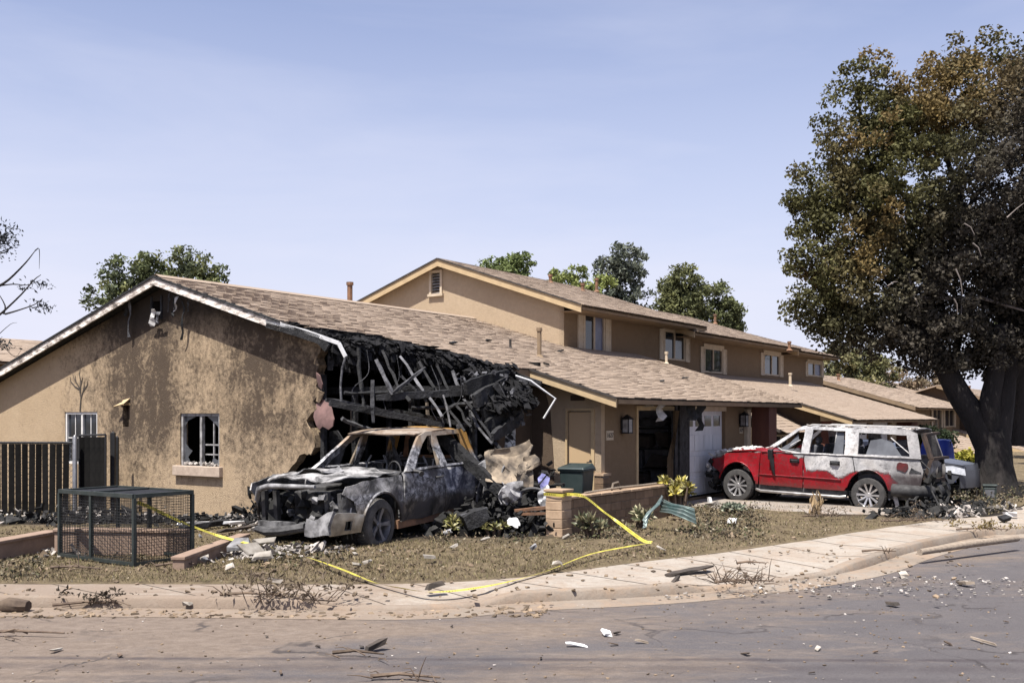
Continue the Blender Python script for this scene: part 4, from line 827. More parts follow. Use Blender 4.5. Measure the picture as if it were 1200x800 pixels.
# ------------------------------------------------------------------ red sport utility vehicle
SU = empty('burnt_sport_utility', (6.08, 25.75, .11), R(-38.2), 'red sport utility vehicle scorched white along its top half, windows blown out', 'car')
SU.rotation_euler = (0, R(1.7), R(-38.2)); SU.location.z = .045; SU.scale = (.965, .965, .965)
def ys(x, z):
    w = .995
    if z > 1.16: w -= (z-1.16)*.34+.02
    w -= .045*max(0, (.62-z)/.3)**2
    w += .012*math.sin((z-.5)*4.5)
    if x < -.25: w -= .20*((-.25-x)/.7)**2
    if x > 3.9: w -= .10*((x-3.9)/.6)**2
    for c in (0, 3.3):
        d = math.hypot(x-c, z-.42)
        if d < .62: w += .028*sm((.62-d)/.1)
    return w
def sideS(sg): return lambda a, b: (a, sg*ys(a, b), b)
for sg in (-1, 1):
    mp_ = sideS(sg); P = M['red_paint']; jg = crumple(.03, 3.0, 2)
    plate('fender', [(.56, .47), (.60, 1.14), (.3, 1.14), (-.3, 1.10), (-.72, 1.0), (-.80, .93), (-.74, .80)] + arc(0, .42, .50, 152, 6, 14), [], mp_, .02, P, SU, .12, 35)
    fd = plate('front_door', [(.585, .46), (1.70, .46), (1.72, 1.155), (.625, 1.155)], [], mp_, .03, P, SU, .14, 35, jig=crumple(.02, 2.5, 4))
    rdr = plate('rear_door', [(1.73, .46), (2.72, .46)] + arc(3.3, .42, .515, 160, 128, 4) + [(2.90, 1.155), (1.745, 1.155)], [], mp_, .03, P, SU, .14, 35, jig=crumple(.02, 2.5, 5))
    plate('quarter_panel', arc(3.3, .42, .51, 124, 12, 12) + [(3.92, .60), (4.46, .62), (4.50, .95), (4.42, 1.18), (2.93, 1.155)], [], mp_, .025, P, SU, .14, 35, jig=crumple(.02, 2.5, 6))
    so = [(.64, 1.157), (1.46, 1.86), (1.66, 1.925), (4.10, 1.93), (4.30, 1.85), (4.44, 1.182)]
    hs = [[(.86, 1.20), (1.50, 1.80), (1.66, 1.84), (1.66, 1.20)], [(1.86, 1.20), (1.86, 1.845), (2.66, 1.84), (2.72, 1.20)], [(3.03, 1.23), (2.98, 1.82), (4.08, 1.79), (4.20, 1.23)]]
    plate('cabin_side', so, [h[::-1] for h in hs], mp_, .05, P, SU, .16, 35, jig=crumple(.012, 3, 7))
    # wheel arch lips and running board
    for c in (0, 3.3):
        pts = [(q[0], sg*(ys(*q)+.006), q[1]) for q in arc(c, .42, .51, 165, 15, 16)]; MB().tube(pts, .018, 6).build('arch_lip', P, SU, 60)
    MB().tube([(.52, sg*.99, .34), (.66, sg*1.03, .31), (2.66, sg*1.03, .31), (2.78, sg*.99, .33)], .035, 8).build('running_board', M['chrome'], SU, 60)
    mb = MB(); mb.bx((.56, sg*.9, .30), (2.78, sg*.93, .47)); mb.build('sill', M['soot_metal'], SU)
    for d, x, z in ((fd, 1.5, 1.02), (rdr, 2.5, 1.02)):
        mb = MB(); yy = ys(x, z); mb.tube([(x-.1, sg*(yy+.01), z), (x-.06, sg*(yy+.05), z+.005), (x+.08, sg*(yy+.05), z+.005), (x+.12, sg*(yy+.01), z)], .016, 6); mb.bx((x-.12, sg*(yy-.02), z-.04), (x+.12, sg*(yy+.012), z+.04)); mb.build('door_handle', M['black_metal'], d)
    mb = MB(); x = .92; z = 1.17; mb.box((x, sg*1.10, z-.03), (.12, .10, .24), Matrix.Rotation(R(sg*-8), 3, 'X')); mb.tube([(x, sg*.96, z-.02), (x, sg*1.06, z)], .03, 6); mb.build('wing_mirror', M['black_metal'], SU, 50, bevel=.02)
    mb = MB(); mb.tube([(x+.02, sg*1.09, z-.12), (x+.06, sg*1.07, z-.36), (x+.10, sg*1.05, z-.48)], [.06, .04, .01], 6); mb.build('melted_trim', M['black_metal'], SU, 50)
# a slumped glass sheet in the cargo window, broken lines of trim in the others
plate('pane', [(3.2, 1.24), (3.25, 1.62), (3.5, 1.68), (3.75, 1.60), (4.02, 1.24)], [], lambda a, b: (a, -ys(a, b)+.05, b), .01, M['seat_glass'], SU, .2, 40)
plate('pane', [(1.0, 1.22), (1.3, 1.46), (1.46, 1.72), (1.52, 1.5), (1.2, 1.22)], [], lambda a, b: (a, -ys(a, b)+.06, b), .01, M['seat_glass'], SU)
plate('pane', [(2.42, 1.22), (2.42, 1.82), (2.60, 1.82), (2.66, 1.22)], [], lambda a, b: (a, -ys(a, b)+.05, b), .01, M['seat_glass'], SU)
MB().tube([(3.72, -.78, 1.72), (4.18, -.82, 1.30)], .014, 6).build('window_trim', M['ash'], SU); MB().tube([(1.05, -.86, 1.2), (1.55, -.80, 1.55)], .014, 6).build('window_trim', M['ash'], SU); MB().tube([(2.42, -.84, 1.2), (2.42, -.72, 1.82)], .016, 6).build('window_trim', M['ash'], SU)
MB().tube([(.9, -.9, 1.4), (1.12, -.9, 1.24), (1.5, -.9, 1.2)], .02, 6).build('window_trim', M['ash'], SU)
hz = lambda a, b: (a, b, 1.15+.03*(1-(b/.85)**2)-.02*abs(a)-.13*max(0, (-.1-a)/.7)**1.5)
plate('bonnet', [(-.80, -.66), (-.84, 0), (-.80, .66), (-.2, .84), (.62, .84), (.66, 0), (.62, -.84), (-.2, -.84)], [], hz, .02, M['red_paint'], SU, .12, 40, jig=crumple(.07, 3.2, 9))
plate('roof', [(1.48, -.70), (1.42, 0), (1.48, .70), (4.2, .70), (4.28, 0), (4.2, -.70)], [], lambda a, b: (a, b, 1.955-.04*abs(b/.7)**3+.012*math.sin(a*3)-.05*max(0, (1.7-a)/.3)**2), .03, M['red_paint'], SU, .2, 40, jig=crumple(.03, 2.5, 3))
mb = MB()
for yy in (-.62, .62): mb.tube([(1.7, yy, 1.96), (1.8, yy, 2.0), (3.9, yy, 2.0), (4.0, yy, 1.96)], .018, 6)
mb.build('roof_rail', M['ash'], SU)
# rubbish burnt onto the roof edge
mb = MB()
for k in range(40): p = Vector((rnd.uniform(1.6, 4.2), rnd.uniform(-.7, -.2), 1.965)); mb.add([p+v for v in chunk_verts(rnd, .07, .05, .02, rotm(rnd, .4))], BOXF)
tag(mb.build('roof_ash', M['ashchunk'], SU), kind='stuff')
# white ash lumps on the bonnet
mb = MB()
for k in range(60):
    a, b = rnd.uniform(-.85, .1), rnd.uniform(-.8, .8); p = Vector(hz(a, b))+Vector((0, 0, .03)); mb.add([p+v for v in chunk_verts(rnd, .10, .08, .03, rotm(rnd, .5))], BOXF)
tag(mb.build('bonnet_ash', M['ash'], SU), kind='stuff')
# burnt nose: radiator, crossbeam, dangling scraps
mb = MB(); mb.bx((-.72, -.62, .42), (-.62, .62, .98)); mb.build('radiator', M['soot_metal'], SU); MB().tube([(-.80, -.72, .62), (-.90, -.4, .62), (-.93, 0, .62), (-.90, .4, .62), (-.80, .72, .62)], .06, 8).build('bumper_beam', M['soot_metal'], SU)
mb = MB()
for k in range(46): p = Vector((rnd.uniform(-.92, -.55), rnd.uniform(-.95, .8), rnd.uniform(.25, .95))); mb.add([p+v for v in chunk_verts(rnd, .09, .07, .05, rotm(rnd))], BOXF)
tag(mb.build('melted_bumper', M['blackchunk'], SU), kind='stuff')
for k in range(6):
    p = Vector((-.8+rnd.uniform(-.1, .1), -.9+k*.06, rnd.uniform(.3, .8))); MB().add([p+v for v in chunk_verts(rnd, .08, .04, .03, rotm(rnd))], BOXF).build('bumper_scrap', M['ash'], SU)
# underside, bulkhead, seats, wheels
mb = MB(); mb.bx((-.5, -.86, .34), (4.3, .86, .46)); mb.build('floor_pan', M['soot_metal'], SU); mb = MB(); mb.bx((.62, -.84, .46), (.70, .84, 1.14)); mb.build('bulkhead', M['soot_metal'], SU)
mb = MB(); mb.tube([(.8, -.82, 1.1), (.95, -.4, 1.12), (.95, .4, 1.12), (.8, .82, 1.1)], .12, 8); mb.build('dashboard', M['seat'], SU, 50)
st_ = MB().lathe([(.175, -.012), (.20, 0), (.175, .012)], 20, Matrix.Translation((1.28, -.38, 1.12)) @ Matrix.Rotation(R(65), 4, 'Z') @ Matrix.Rotation(R(20), 4, 'X'), True); st_.build('steering_wheel', M['seat'], SU)
for x, yy in ((1.75, -.42), (1.75, .42), (2.75, -.42), (2.75, .42), (3.6, 0)):
    mb = MB(); w = .26 if yy else .6; mb.box((x-.25, yy, .72), (.5, w*2, .16)); mb.box((x+.04, yy, 1.1), (.14, w*2, .68), Matrix.Rotation(R(10), 3, 'Y')); mb.box((x+.12, yy, 1.55), (.1, w*1.1, .2)); mb.build('seat', M['seat'], SU, 50, bevel=.05)
mb = MB(); mb.bx((3.0, -.8, .46), (4.3, .8, .95)); mb.build('cargo_trim', M['seat'], SU)
for x in (0, 3.3):
    for sg in (-1, 1): wheel(SU, x, sg*.87, .40, .405, .27, 10, 'tyre', 'alloy', .68, 'thin')
    mb = MB().lathe([(.50, -.12), (.50, .12)], 24, Matrix.Translation((x, -.78, .42))); mb.build('wheel_well', M['black_gap'], SU); mb = MB().lathe([(.50, -.12), (.50, .12)], 24, Matrix.Translation((x, .78, .42))); mb.build('wheel_well', M['black_gap'], SU)
# tail: charred bumper, lamp, gate hanging open
mb = MB(); mb.tube([(3.86, -1.0, .56), (4.3, -.98, .55), (4.52, -.8, .55), (4.58, 0, .55), (4.52, .8, .55), (4.3, .98, .55), (3.86, 1.0, .56)], .14, 10); mb.build('rear_bumper', M['soot_metal'], SU, 50)
for sg in (-1, 1): plate('tail_lamp', [(4.22, .92), (4.47, .90), (4.45, 1.20), (4.34, 1.22)], [], lambda a, b: (a, sg*(ys(a, b)+.01), b), .02, M['char'], SU)
plate('tail_lamp', [(4.07+.13*math.cos(a_*.52), 1.02+.09*math.sin(a_*.52)+.02*math.sin(a_*1.7)) for a_ in range(12)], [], lambda a, b: (a, -ys(a, b)-.008, b), .01, M['red_lamp'], SU)
mb = MB()
for a, b in (((4.47, -.72, .75), (4.60, -.66, 1.2)), ((4.60, -.66, 1.2), (4.40, -.6, 1.82)), ((4.40, -.6, 1.82), (4.38, .6, 1.86)), ((4.60, -.66, 1.2), (4.6, .6, 1.2)), ((4.47, -.72, .75), (4.5, .7, .75))): mb.beam(a, b, .11, .07)
lg = mb.build('tail_gate', M['rust_dark'], SU)
plate('gate_skin', [(-.7, .7), (.2, .74), (-.1, .95), (.3, 1.1), (-.2, 1.2), (-.66, 1.22)], [], lambda a, b: (4.48+.22*(b-.7), a, b), .02, M['ash_metal'], lg, .15, 40, jig=crumple(.08, 3, 12))
MB().tube([(4.3, -.9, 1.3), (4.62, -.85, 1.0), (4.7, -.9, .6), (4.9, -.95, .25)], .02, 6).build('hanging_cable', M['soot_metal'], SU); mb = MB()
for k in range(40): p = Vector((rnd.uniform(4.3, 4.75), rnd.uniform(-.9, .8), rnd.uniform(.1, .95))); mb.add([p+v for v in chunk_verts(rnd, .09, .07, .05, rotm(rnd))], BOXF)
tag(mb.build('melted_tail', M['blackchunk'], SU), kind='stuff')
plate('mud_flap', [(3.83, .62), (3.92, .60), (4.02, .22), (3.94, .17)], [], lambda a, b: (a, -.96, b), .02, M['ash_metal'], SU)
for sg in (-1, 1):
    MB().tube([(x_, sg*(ys(x_, .70)+.012), .70) for x_ in (.6, 1.0, 1.4, 1.8, 2.2, 2.66)], .014, 6).build('side_moulding', M['red_paint'], SU)
def zmap(z): return z if z < .6 else (.6+(z-.6)*1.20 if z < 1.155 else 1.266+(z-1.155)*.86)
def remap(o):
    for ch in o.children:
        if ch.name.startswith('wheel'): continue
        if ch.type == 'MESH':
            for v in ch.data.vertices: v.co.z = zmap(v.co.z)
        remap(ch)
remap(SU)
def zmap_truck(z): return z if z < .55 else (.55+(z-.55)*1.12 if z < 1.2 else 1.278+(z-1.2)*.92)
# ------------------------------------------------------------------ burnt pickup
TK = empty('burnt_pickup', (-3.06, 17.2, -.10), R(62.5), 'burnt-out grey pickup with rusty roof and torn bonnet in front of the collapsed corner', 'pickup')
TK.scale = (1.04, 1.04, .985); TK.rotation_euler = (0, R(-1.5), R(62.5)); TK.location.z = -.13
P = M['truck_paint']
def yt(x, z):
    w = .99
    if z > 1.18: w -= (z-1.18)*.36+.02
    w -= .05*max(0, (.65-z)/.3)**2; w += .02*math.sin((z-.45)*4.2)
    if x < -.3: w -= .17*((-.3-x)/.65)**2
    d = math.hypot(x, z-.42)
    if d < .68: w += .035*sm((.68-d)/.12)
    return w
for sg in (-1, 1):
    mp_ = lambda a, b: (a, sg*yt(a, b), b); vis = sg < 0
    plate('fender', [(.60, .47), (.66, 1.19), (.2, 1.18), (-.45, 1.15), (-.76, 1.10), (-.82, 1.0), (-.62, .88), (-.56, .66), (-.50, .52)] + arc(0, .43, .53, 164, 5, 14), [], mp_, .02, P, TK, .12, 35, jig=crumple(.03, 3, 1))
    fd = plate('front_door', [(.63, .45), (1.93, .45), (1.95, 1.2), (.70, 1.2)], [], mp_, .03, P, TK, .14, 35, jig=crumple(.03, 2.2, 2))
    rdr = plate('rear_door', [(1.96, .45), (2.90, .45), (3.02, .75), (3.02, 1.21), (1.98, 1.2)], [], mp_, .03, P, TK, .14, 35, jig=crumple(.05, 2.4, 3))
    so = [(.72, 1.205), (1.50, 1.84), (1.72, 1.905), (2.95, 1.915), (3.10, 1.84), (3.16, 1.21)]
    hs = [[(1.02, 1.245), (1.55, 1.70), (1.74, 1.82), (1.88, 1.83), (1.88, 1.245)], [(2.05, 1.245), (2.05, 1.83), (2.84, 1.82), (2.92, 1.245)]]
    plate('cab_side', so, [h[::-1] for h in hs], mp_, .055, P, TK, .16, 35, jig=crumple(.012, 3, 4))
    MB().tube([(q[0], sg*(yt(*q)+.008), q[1]) for q in arc(0, .43, .54, 165, 10, 16)], .022, 6).build('arch_lip', P, TK, 60)
    mb = MB(); mb.bx((.58, sg*.86, .33), (3.1, sg*.94, .47)); mb.build('sill', M['rust'], TK)
    mb = MB(); mb.lathe([(.53, -.14), (.53, .14)], 24, Matrix.Translation((0, sg*.76, .43))); mb.build('wheel_well', M['black_gap'], TK)
    x, z = 1.74, 1.07; yy = yt(x, z); mb = MB(); mb.tube([(x-.1, sg*(yy+.01), z), (x-.06, sg*(yy+.05), z), (x+.08, sg*(yy+.05), z), (x+.12, sg*(yy+.01), z)], .016, 6); mb.build('door_handle', M['soot_metal'], fd)
    # stub of the mirror
    mb = MB(); mb.tube([(.98, sg*.97, 1.22), (1.0, sg*1.10, 1.20), (.96, sg*1.16, 1.17)], [.04, .03, .05], 6); mb.build('mirror_stub', M['soot_metal'], TK, 50)
    mb = MB(); mb.tube([(1.86, sg*.93, 1.24), (1.96, sg*.72, 1.84)], .035, 6); mb.build('pillar_trim', M['tan_cloth'], TK)
plate('roof', [(1.46, -.68), (1.38, 0), (1.46, .68), (3.02, .68), (3.08, 0), (3.02, -.68)], [], lambda a, b: (a, b, 1.945-.05*abs(b/.68)**3-.07*max(0, (1.75-a)/.35)**2+.01*math.sin(a*4+b*3)), .025, P, TK, .15, 40, jig=crumple(.03, 2.4, 5))
th = lambda a, b: (a, b, 1.19+.04*(1-(b/.9)**2)+.035*(abs(b) < .5)-.012*abs(a)-.055*max(0, (-.15-a)/.7)**1.6)
torn = [(-.50, -.28), (-.62, .15), (-.52, .50), (-.15, .58), (.12, .35), (.02, .10), (.10, -.12), (-.2, -.34)]
plate('bonnet', [(-.78, -.62), (-.90, 0), (-.78, .62), (-.2, .88), (.68, .86), (.76, 0), (.68, -.86), (-.2, -.88)], [torn], th, .018, P, TK, .09, 40, jig=crumple(.06, 3.5, 6))
mb = MB(); mb.tube([(-.92, -.45, 1.10), (-.97, 0, 1.10), (-.92, .45, 1.09), (-.86, .70, 1.03), (-.80, .80, .86)], [.03, .035, .04, .05, .04], 8); mb.build('nose_rim', M['ash_metal'], TK, 50)
plate('torn_flap', [(-.52, -.3), (-.1, -.36), (.12, -.12), (-.2, -.16)], [], lambda a, b: (a, b, th(a, b)[2]+.02+.25*max(0, (b+.36))), .012, M['ash_metal'], TK, .1, 40, jig=crumple(.05, 5, 3))
# engine bay and nose
mb = MB(); mb.bx((-.45, -.35, .55), (.5, .35, .98)); mb.box((0, 0, 1.0), (.6, .34, .12)); mb.build('engine', M['soot_metal'], TK, bevel=.03); mb = MB(); mb.bx((.62, -.86, .45), (.70, .86, 1.16)); mb.build('bulkhead', M['soot_metal'], TK)
for yy in (-.78, -.52, .5, .74):
    MB().beam((-.66, yy, .42), (-.70, yy*.98, 1.0), .09, .07, (0, 1, 0)).build('radiator_post', M['soot_metal'], TK)
MB().beam((-.72, -.8, .52), (-.74, .8, .50), .08, .10).build('crossmember', M['ash_metal'], TK)
mb = MB()
for k in range(70): p = Vector((rnd.uniform(-.8, .3), rnd.uniform(-.75, .8), rnd.uniform(.4, .95))); mb.add([p+v for v in chunk_verts(rnd, .10, .07, .05, rotm(rnd))], BOXF)
tag(mb.build('melted_engine_parts', M['blackchunk'], TK), kind='stuff')
for k in range(14): p = Vector((rnd.uniform(-.85, -.5), rnd.uniform(-.8, .7), rnd.uniform(.5, .98))); MB().add([p+v for v in chunk_verts(rnd, .06, .045, .05, rotm(rnd))], BOXF).build('engine_scrap', M['ash_metal'], TK)
hl = plate('headlamp_bucket', [(-.80, .66), (-.64, .62), (-.52, .72), (-.56, .94), (-.78, .96)], [], lambda a, b: (a, -yt(a, b)+.05, b), .06, M['soot_metal'], TK, .08, jig=crumple(.05, 6, 4)); mb = MB(); mb.box((-.62, -.86, .72), (.08, .08, .16), Matrix.Rotation(R(25), 3, 'Y')); mb.build('lamp_lens', M['ash'], hl, bevel=.02)
plate('bumper_end', [(-.98, .40), (-.52, .42), (-.50, .70), (-.92, .74), (-1.02, .66)], [rect(-.80, .48, -.68, .62)[::-1]], lambda a, b: (a, -yt(a, b)-.03+.10*max(0, -.7-a)**1, b), .05, M['chrome'], TK, .08, 40, jig=crumple(.03, 4, 8))
plate('bumper_face', [(-.86, .42), (-.35, .45), (-.35, .68), (-.84, .72)], [], lambda a, b: (-1.0-.05*math.cos(a*1.6), a, b-.05), .05, M['ash_metal'], TK, .1, 40, jig=crumple(.14, 3, 9))
mb = MB(); mb.tube([(-.98, -.3, .52), (-1.05, .1, .45), (-1.02, .4, .42), (-.94, .68, .44)], [.07, .08, .08, .06], 8); mb.build('bumper_remains', M['soot_metal'], TK, 40)
# cab inside
mb = MB(); mb.bx((-.5, -.85, .36), (3.1, .85, .46)); mb.build('floor_pan', M['soot_metal'], TK); mb = MB(); mb.bx((3.06, -.84, .46), (3.12, .84, 1.3)); mb.build('cab_back', M['soot_metal'], TK)
mb = MB(); mb.tube([(.9, -.82, 1.12), (1.0, -.4, 1.14), (1.0, .4, 1.14), (.9, .82, 1.12)], .09, 8); mb.build('dashboard', M['soot_metal'], TK, 50)
MB().lathe([(.175, -.012), (.195, 0), (.175, .012)], 18, Matrix.Translation((1.3, -.4, 1.18)) @ Matrix.Rotation(R(68), 4, 'Z'), True).build('steering_wheel', M['soot_metal'], TK)
for x, yy in ((1.85, -.42), (1.85, .42), (2.8, -.4), (2.8, .4)):
    mb = MB()
    for q in (-.22, .22): mb.tube([(x-.3, yy+q, .7), (x, yy+q, .72), (x+.1, yy+q, 1.25), (x+.12, yy+q*.6, 1.42)], .02, 6)
    for z_ in (.85, 1.0, 1.15, 1.28): mb.tube([(x+.05, yy-.22, z_), (x+.05, yy+.22, z_)], .012, 5)
    mb.build('seat_frame', M['ash_metal'], TK)
plate('rear_glass_frame', [(-.62, 1.3), (.62, 1.3), (.52, 1.82), (-.52, 1.82)], [[(-.5, 1.36), (-.42, 1.76), (.42, 1.76), (.5, 1.36)]], lambda a, b: (3.12-.10*(b-1.3), a, b), .03, M['rust'], TK)
for x, yy, tl in ((0, -.88, 0), (0, .88, 0)): wheel(TK, x, yy, .47, .43, .28, 5, 'tyre_burnt', 'alloy_burnt', .68, False, 4)
for yy in (-.86, .86): wheel(TK, 3.65, yy, .42, .40, .27, 5, 'tyre_burnt', 'alloy_burnt', .68)
# torn bed
bd = plate('bed_side', [(3.2, .5), (3.35, .48), (3.42, .85), (3.62, .98), (3.95, .9), (4.1, .7), (4.5, .75), (4.45, 1.02), (3.9, 1.2), (3.5, 1.28), (3.2, 1.28)], [], lambda a, b: (a, -yt(a, b)+.03+.15*max(0, a-3.6), b), .03, M['ash_metal'], TK, .1, 40, jig=crumple(.12, 2.6, 11))
MB().tube([(3.2, -.96, 1.3), (3.4, -.9, 1.33), (3.5, -.9, 1.28), (3.52, -.92, .6)], .035, 6).build('bed_rail', M['soot_metal'], TK)
plate('bed_side', [(3.2, .5), (4.6, .5), (4.5, 1.2), (3.2, 1.28)], [], lambda a, b: (a, yt(a, b), b), .03, M['ash_metal'], TK, .2, 40, jig=crumple(.1, 2.2, 13))
mb = MB(); mb.bx((3.2, -.8, .5), (4.6, .8, .6)); mb.build('bed_floor', M['soot_metal'], TK)
plate('bed_scrap', [(3.25, .62), (3.7, .7), (3.75, 1.05), (3.4, 1.2), (3.3, .95)], [], lambda a, b: (a, -1.02-.15*(a-3.2), b), .02, M['ash_metal'], TK, .1, 40, jig=crumple(.12, 3.2, 15))
zmap = zmap_truck; remap(TK)
# ------------------------------------------------------------------ grey saloon behind
CA = empty('grey_saloon', G(1138, 592) , R(-38+180), 'dark grey saloon car parked behind the red sport utility', 'car')
CA.location = D(1104, 588, 26.3); CA.location.z = .05; CA.rotation_euler = (0, 0, R(-36+180))
P = M['car_grey']
def yc(x, z):
    w = .90
    if z > .92: w -= (z-.92)*.45
    if x < -.2: w -= .30*((-.2-x)/.7)**2
    if x > 3.0: w -= .15*((x-3.0)/.7)**2
    return w - .05*max(0, (.5-z)/.3)**2
for sg in (-1, 1):
    mp_ = lambda a, b: (a, sg*yc(a, b), b)
    plate('fender', [(.50, .28), (.56, .97), (.2, .95), (-.1, .925), (-.40, .88), (-.64, .82), (-.62, .62), (-.46, .40)] + arc(0, .33, .36, 170, 2, 12), [], mp_, .02, P, CA, .12, 40)
    plate('door', [(.52, .26), (1.55, .26), (1.58, .95), (.58, .95)], [], mp_, .02, P, CA, .2, 40); plate('door', [(1.57, .26), (2.35, .28), (2.5, .7), (2.55, .95), (1.60, .95)], [], mp_, .02, P, CA, .2, 40)
    plate('quarter_panel', arc(2.75, .33, .37, 130, 0, 10) + [(3.6, .34), (3.68, .9), (3.6, 1.0), (2.58, .96)], [], mp_, .02, P, CA, .15, 40)
    plate('cabin_side', [(.60, .955), (1.45, 1.38), (2.2, 1.42), (2.75, 1.3), (3.2, 1.0)], [[(.95, .99), (1.5, 1.3), (1.68, 1.33), (1.68, .99)][::-1], [(1.76, .99), (1.76, 1.34), (2.2, 1.33), (2.62, 1.2), (2.7, .99)][::-1]], mp_, .03, P, CA, .2, 40)
    plate('headlamp', [(-.72, .60), (-.30, .68), (-.16, .82), (-.46, .83), (-.70, .76)], [], lambda a, b: (a, sg*(yc(a, b)+.012), b), .03, M['headlamp'], CA, .08, 40)
    for x in (0, 2.75): wheel(CA, x, sg*.78, .32, .32, .2, 5, 'tyre', 'alloy', .66)
plate('bonnet', [(-.66, -.72), (-.76, 0), (-.66, .72), (-.35, .86), (-.1, .885), (.7, .88), (.76, 0), (.7, -.88), (-.1, -.885), (-.35, -.86)], [], lambda a, b: (a, b, 1.0-.035*(b/.85)**2-.11*max(0, (.3-a)/.9)**1.5-.03*max(0, (.3-a))), .02, P, CA, .12, 40)
plate('roof', rect(1.35, -.62, 2.5, .62), [], lambda a, b: (a, b, 1.43-.03*abs(b/.62)**3-.04*abs(a-1.9)**2), .02, P, CA, .2, 40)
plate('windscreen', [(-.70, .98), (.70, .98), (.60, 1.38), (-.60, 1.38)], [], lambda a, b: (.68+(b-.97)*1.75, a, b), .01, M['glass_dark'], CA); plate('rear_screen', [(-.68, 1.0), (.68, 1.0), (.58, 1.36), (-.58, 1.36)], [], lambda a, b: (3.15-(b-1.0)*1.7, a, b), .01, M['glass_dark'], CA)
plate('boot_lid', rect(3.1, -.7, 3.66, .7), [], lambda a, b: (a, b, 1.02-.03*abs(b)), .02, P, CA, .2)
plate('bumper', [(-.72, .28), (.72, .28), (.76, .56), (.62, .72), (-.62, .72), (-.76, .56)], [], lambda a, b: (-.84+.28*abs(a/.76)**2.2+.05*abs(b-.5), a, b), .04, P, CA, .1, 40)
plate('nose_panel', [(-.74, .70), (.74, .70), (.72, .85), (-.72, .85)], [], lambda a, b: (-.82+.26*abs(a/.76)**2.2+.25*max(0, b-.74), a, b), .03, P, CA, .1, 40)
plate('grille_recess', [(-.42, .46), (.42, .46), (.46, .70), (-.46, .70)], [], lambda a, b: (-.858+.28*abs(a/.76)**2.2+.05*abs(b-.5), a, b), .01, M['black_gap'], CA, .1)
plate('intake', rect(-.55, .31, .55, .41), [], lambda a, b: (-.858+.28*abs(a/.76)**2.2+.05*abs(b-.5), a, b), .01, M['black_gap'], CA, .1)
mb = MB(); 
for q in range(5): mb.tube([(-.80, -.40, .50+q*.045), (-.87, 0, .50+q*.045), (-.80, .40, .50+q*.045)], .008, 5)
mb.build('grille', M['chrome'], CA); mb = MB(); mb.bx((-.70, -.6, .28), (-.66, .6, .8)); mb.build('radiator', M['black_gap'], CA); mb = MB(); mb.bx((-.6, -.72, .2), (3.6, .72, .34)); mb.build('floor_pan', M['black_gap'], CA)
# ================================================================== plants
rg = np.random.default_rng(5)
def lobes_pts(lobes, Y, depth, n_cl, cr, per, seed, shell=.5):
    """clump centres through the lobes (pixel ellipses at distance Y), then leaf places round them"""
    g = np.random.default_rng(seed); A = np.array([l[2]*l[3] for l in lobes], float); A /= A.sum(); C = []
    for k in range(n_cl):
        l = lobes[g.choice(len(lobes), p=A)]; d = g.normal(size=3); d /= np.linalg.norm(d); r = g.uniform(shell, 1)**.6
        c = D(l[0]+d[0]*l[2]*r, l[1]-d[2]*l[3]*r, Y); rx = l[2]/F*Y; C.append((c.x, c.y+d[1]*r*rx*depth, c.z))
    C = np.array(C); rr = cr*g.uniform(.6, 1.3, n_cl); idx = np.repeat(np.arange(n_cl), per); o = g.normal(size=(len(idx), 3)); o *= (g.uniform(.35, 1, len(idx))/np.linalg.norm(o, axis=1))[:, None]
    P = C[idx]+o*rr[idx][:, None]*np.array([1, 1, .75]); return C, P, idx, g
def tree(name, label, base, lobes, Y, pal, n_cl=40, cr=.7, per=60, leaf=.22, tr=.2, depth=1.0, seed=1, cat='tree', group=None, shell=.45, trunk='bark', limbs=12, colf=None, fork=None):
    if group and 'roofs' in group:   # the crown goes on below the roof line that hides it from here
        x0 = min(l[0]-l[2] for l in lobes); x1 = max(l[0]+l[2] for l in lobes); yb = max(l[1] for l in lobes); w_ = (x1-x0)/2; A0 = sum(l[2]*l[3] for l in lobes); ex = [((x0+x1)/2, yb+22, w_*.85, 24), ((x0+x1)/2, yb+48, w_*.6, 18)]
        lobes = lobes+ex; n_cl = int(n_cl*(1+.8*sum(l[2]*l[3] for l in ex)/A0))
    t = empty(name, base, 0, label, cat, group); C, P, idx, g = lobes_pts(lobes, Y, depth, n_cl, cr, per, seed, shell); b = Vector(base)
    pal = np.array(pal); ci = pal[g.integers(0, len(pal), n_cl)]*g.uniform(.75, 1.25, (n_cl, 1)); cols = ci[idx]*g.uniform(.8, 1.2, (len(idx), 1))
    if colf is not None: cols = colf(P, C, idx, cols, g)
    link('crown', leafmesh('crown', P-np.array(b), leaf, cols, .15, seed), M['leaf'], t)
    ctr = Vector(C.mean(0))-b; mb = MB(); top = fork or Vector((ctr.x*.4, ctr.y*.4, max(.3, ctr.z*.6))); h = top.length
    mb.tube([(0, 0, -.3), tuple(top*.35+Vector((.04*h, 0, 0))), tuple(top*.7), tuple(top)], [tr*1.25, tr, tr*.85, tr*.7], 8)
    o = mb.build('trunk', M[trunk], t, 60)
    for k in g.choice(n_cl, min(limbs, n_cl), replace=False):
        c = Vector(C[k])-b; m = top.lerp(c, .5)+Vector((g.uniform(-.1, .1)*h, 0, .08*h)); MB().tube([tuple(top*.8), tuple(m), tuple(c)], [tr*.55, tr*.3, tr*.08], 6).build('limb', M[trunk], t, 60)
    return t
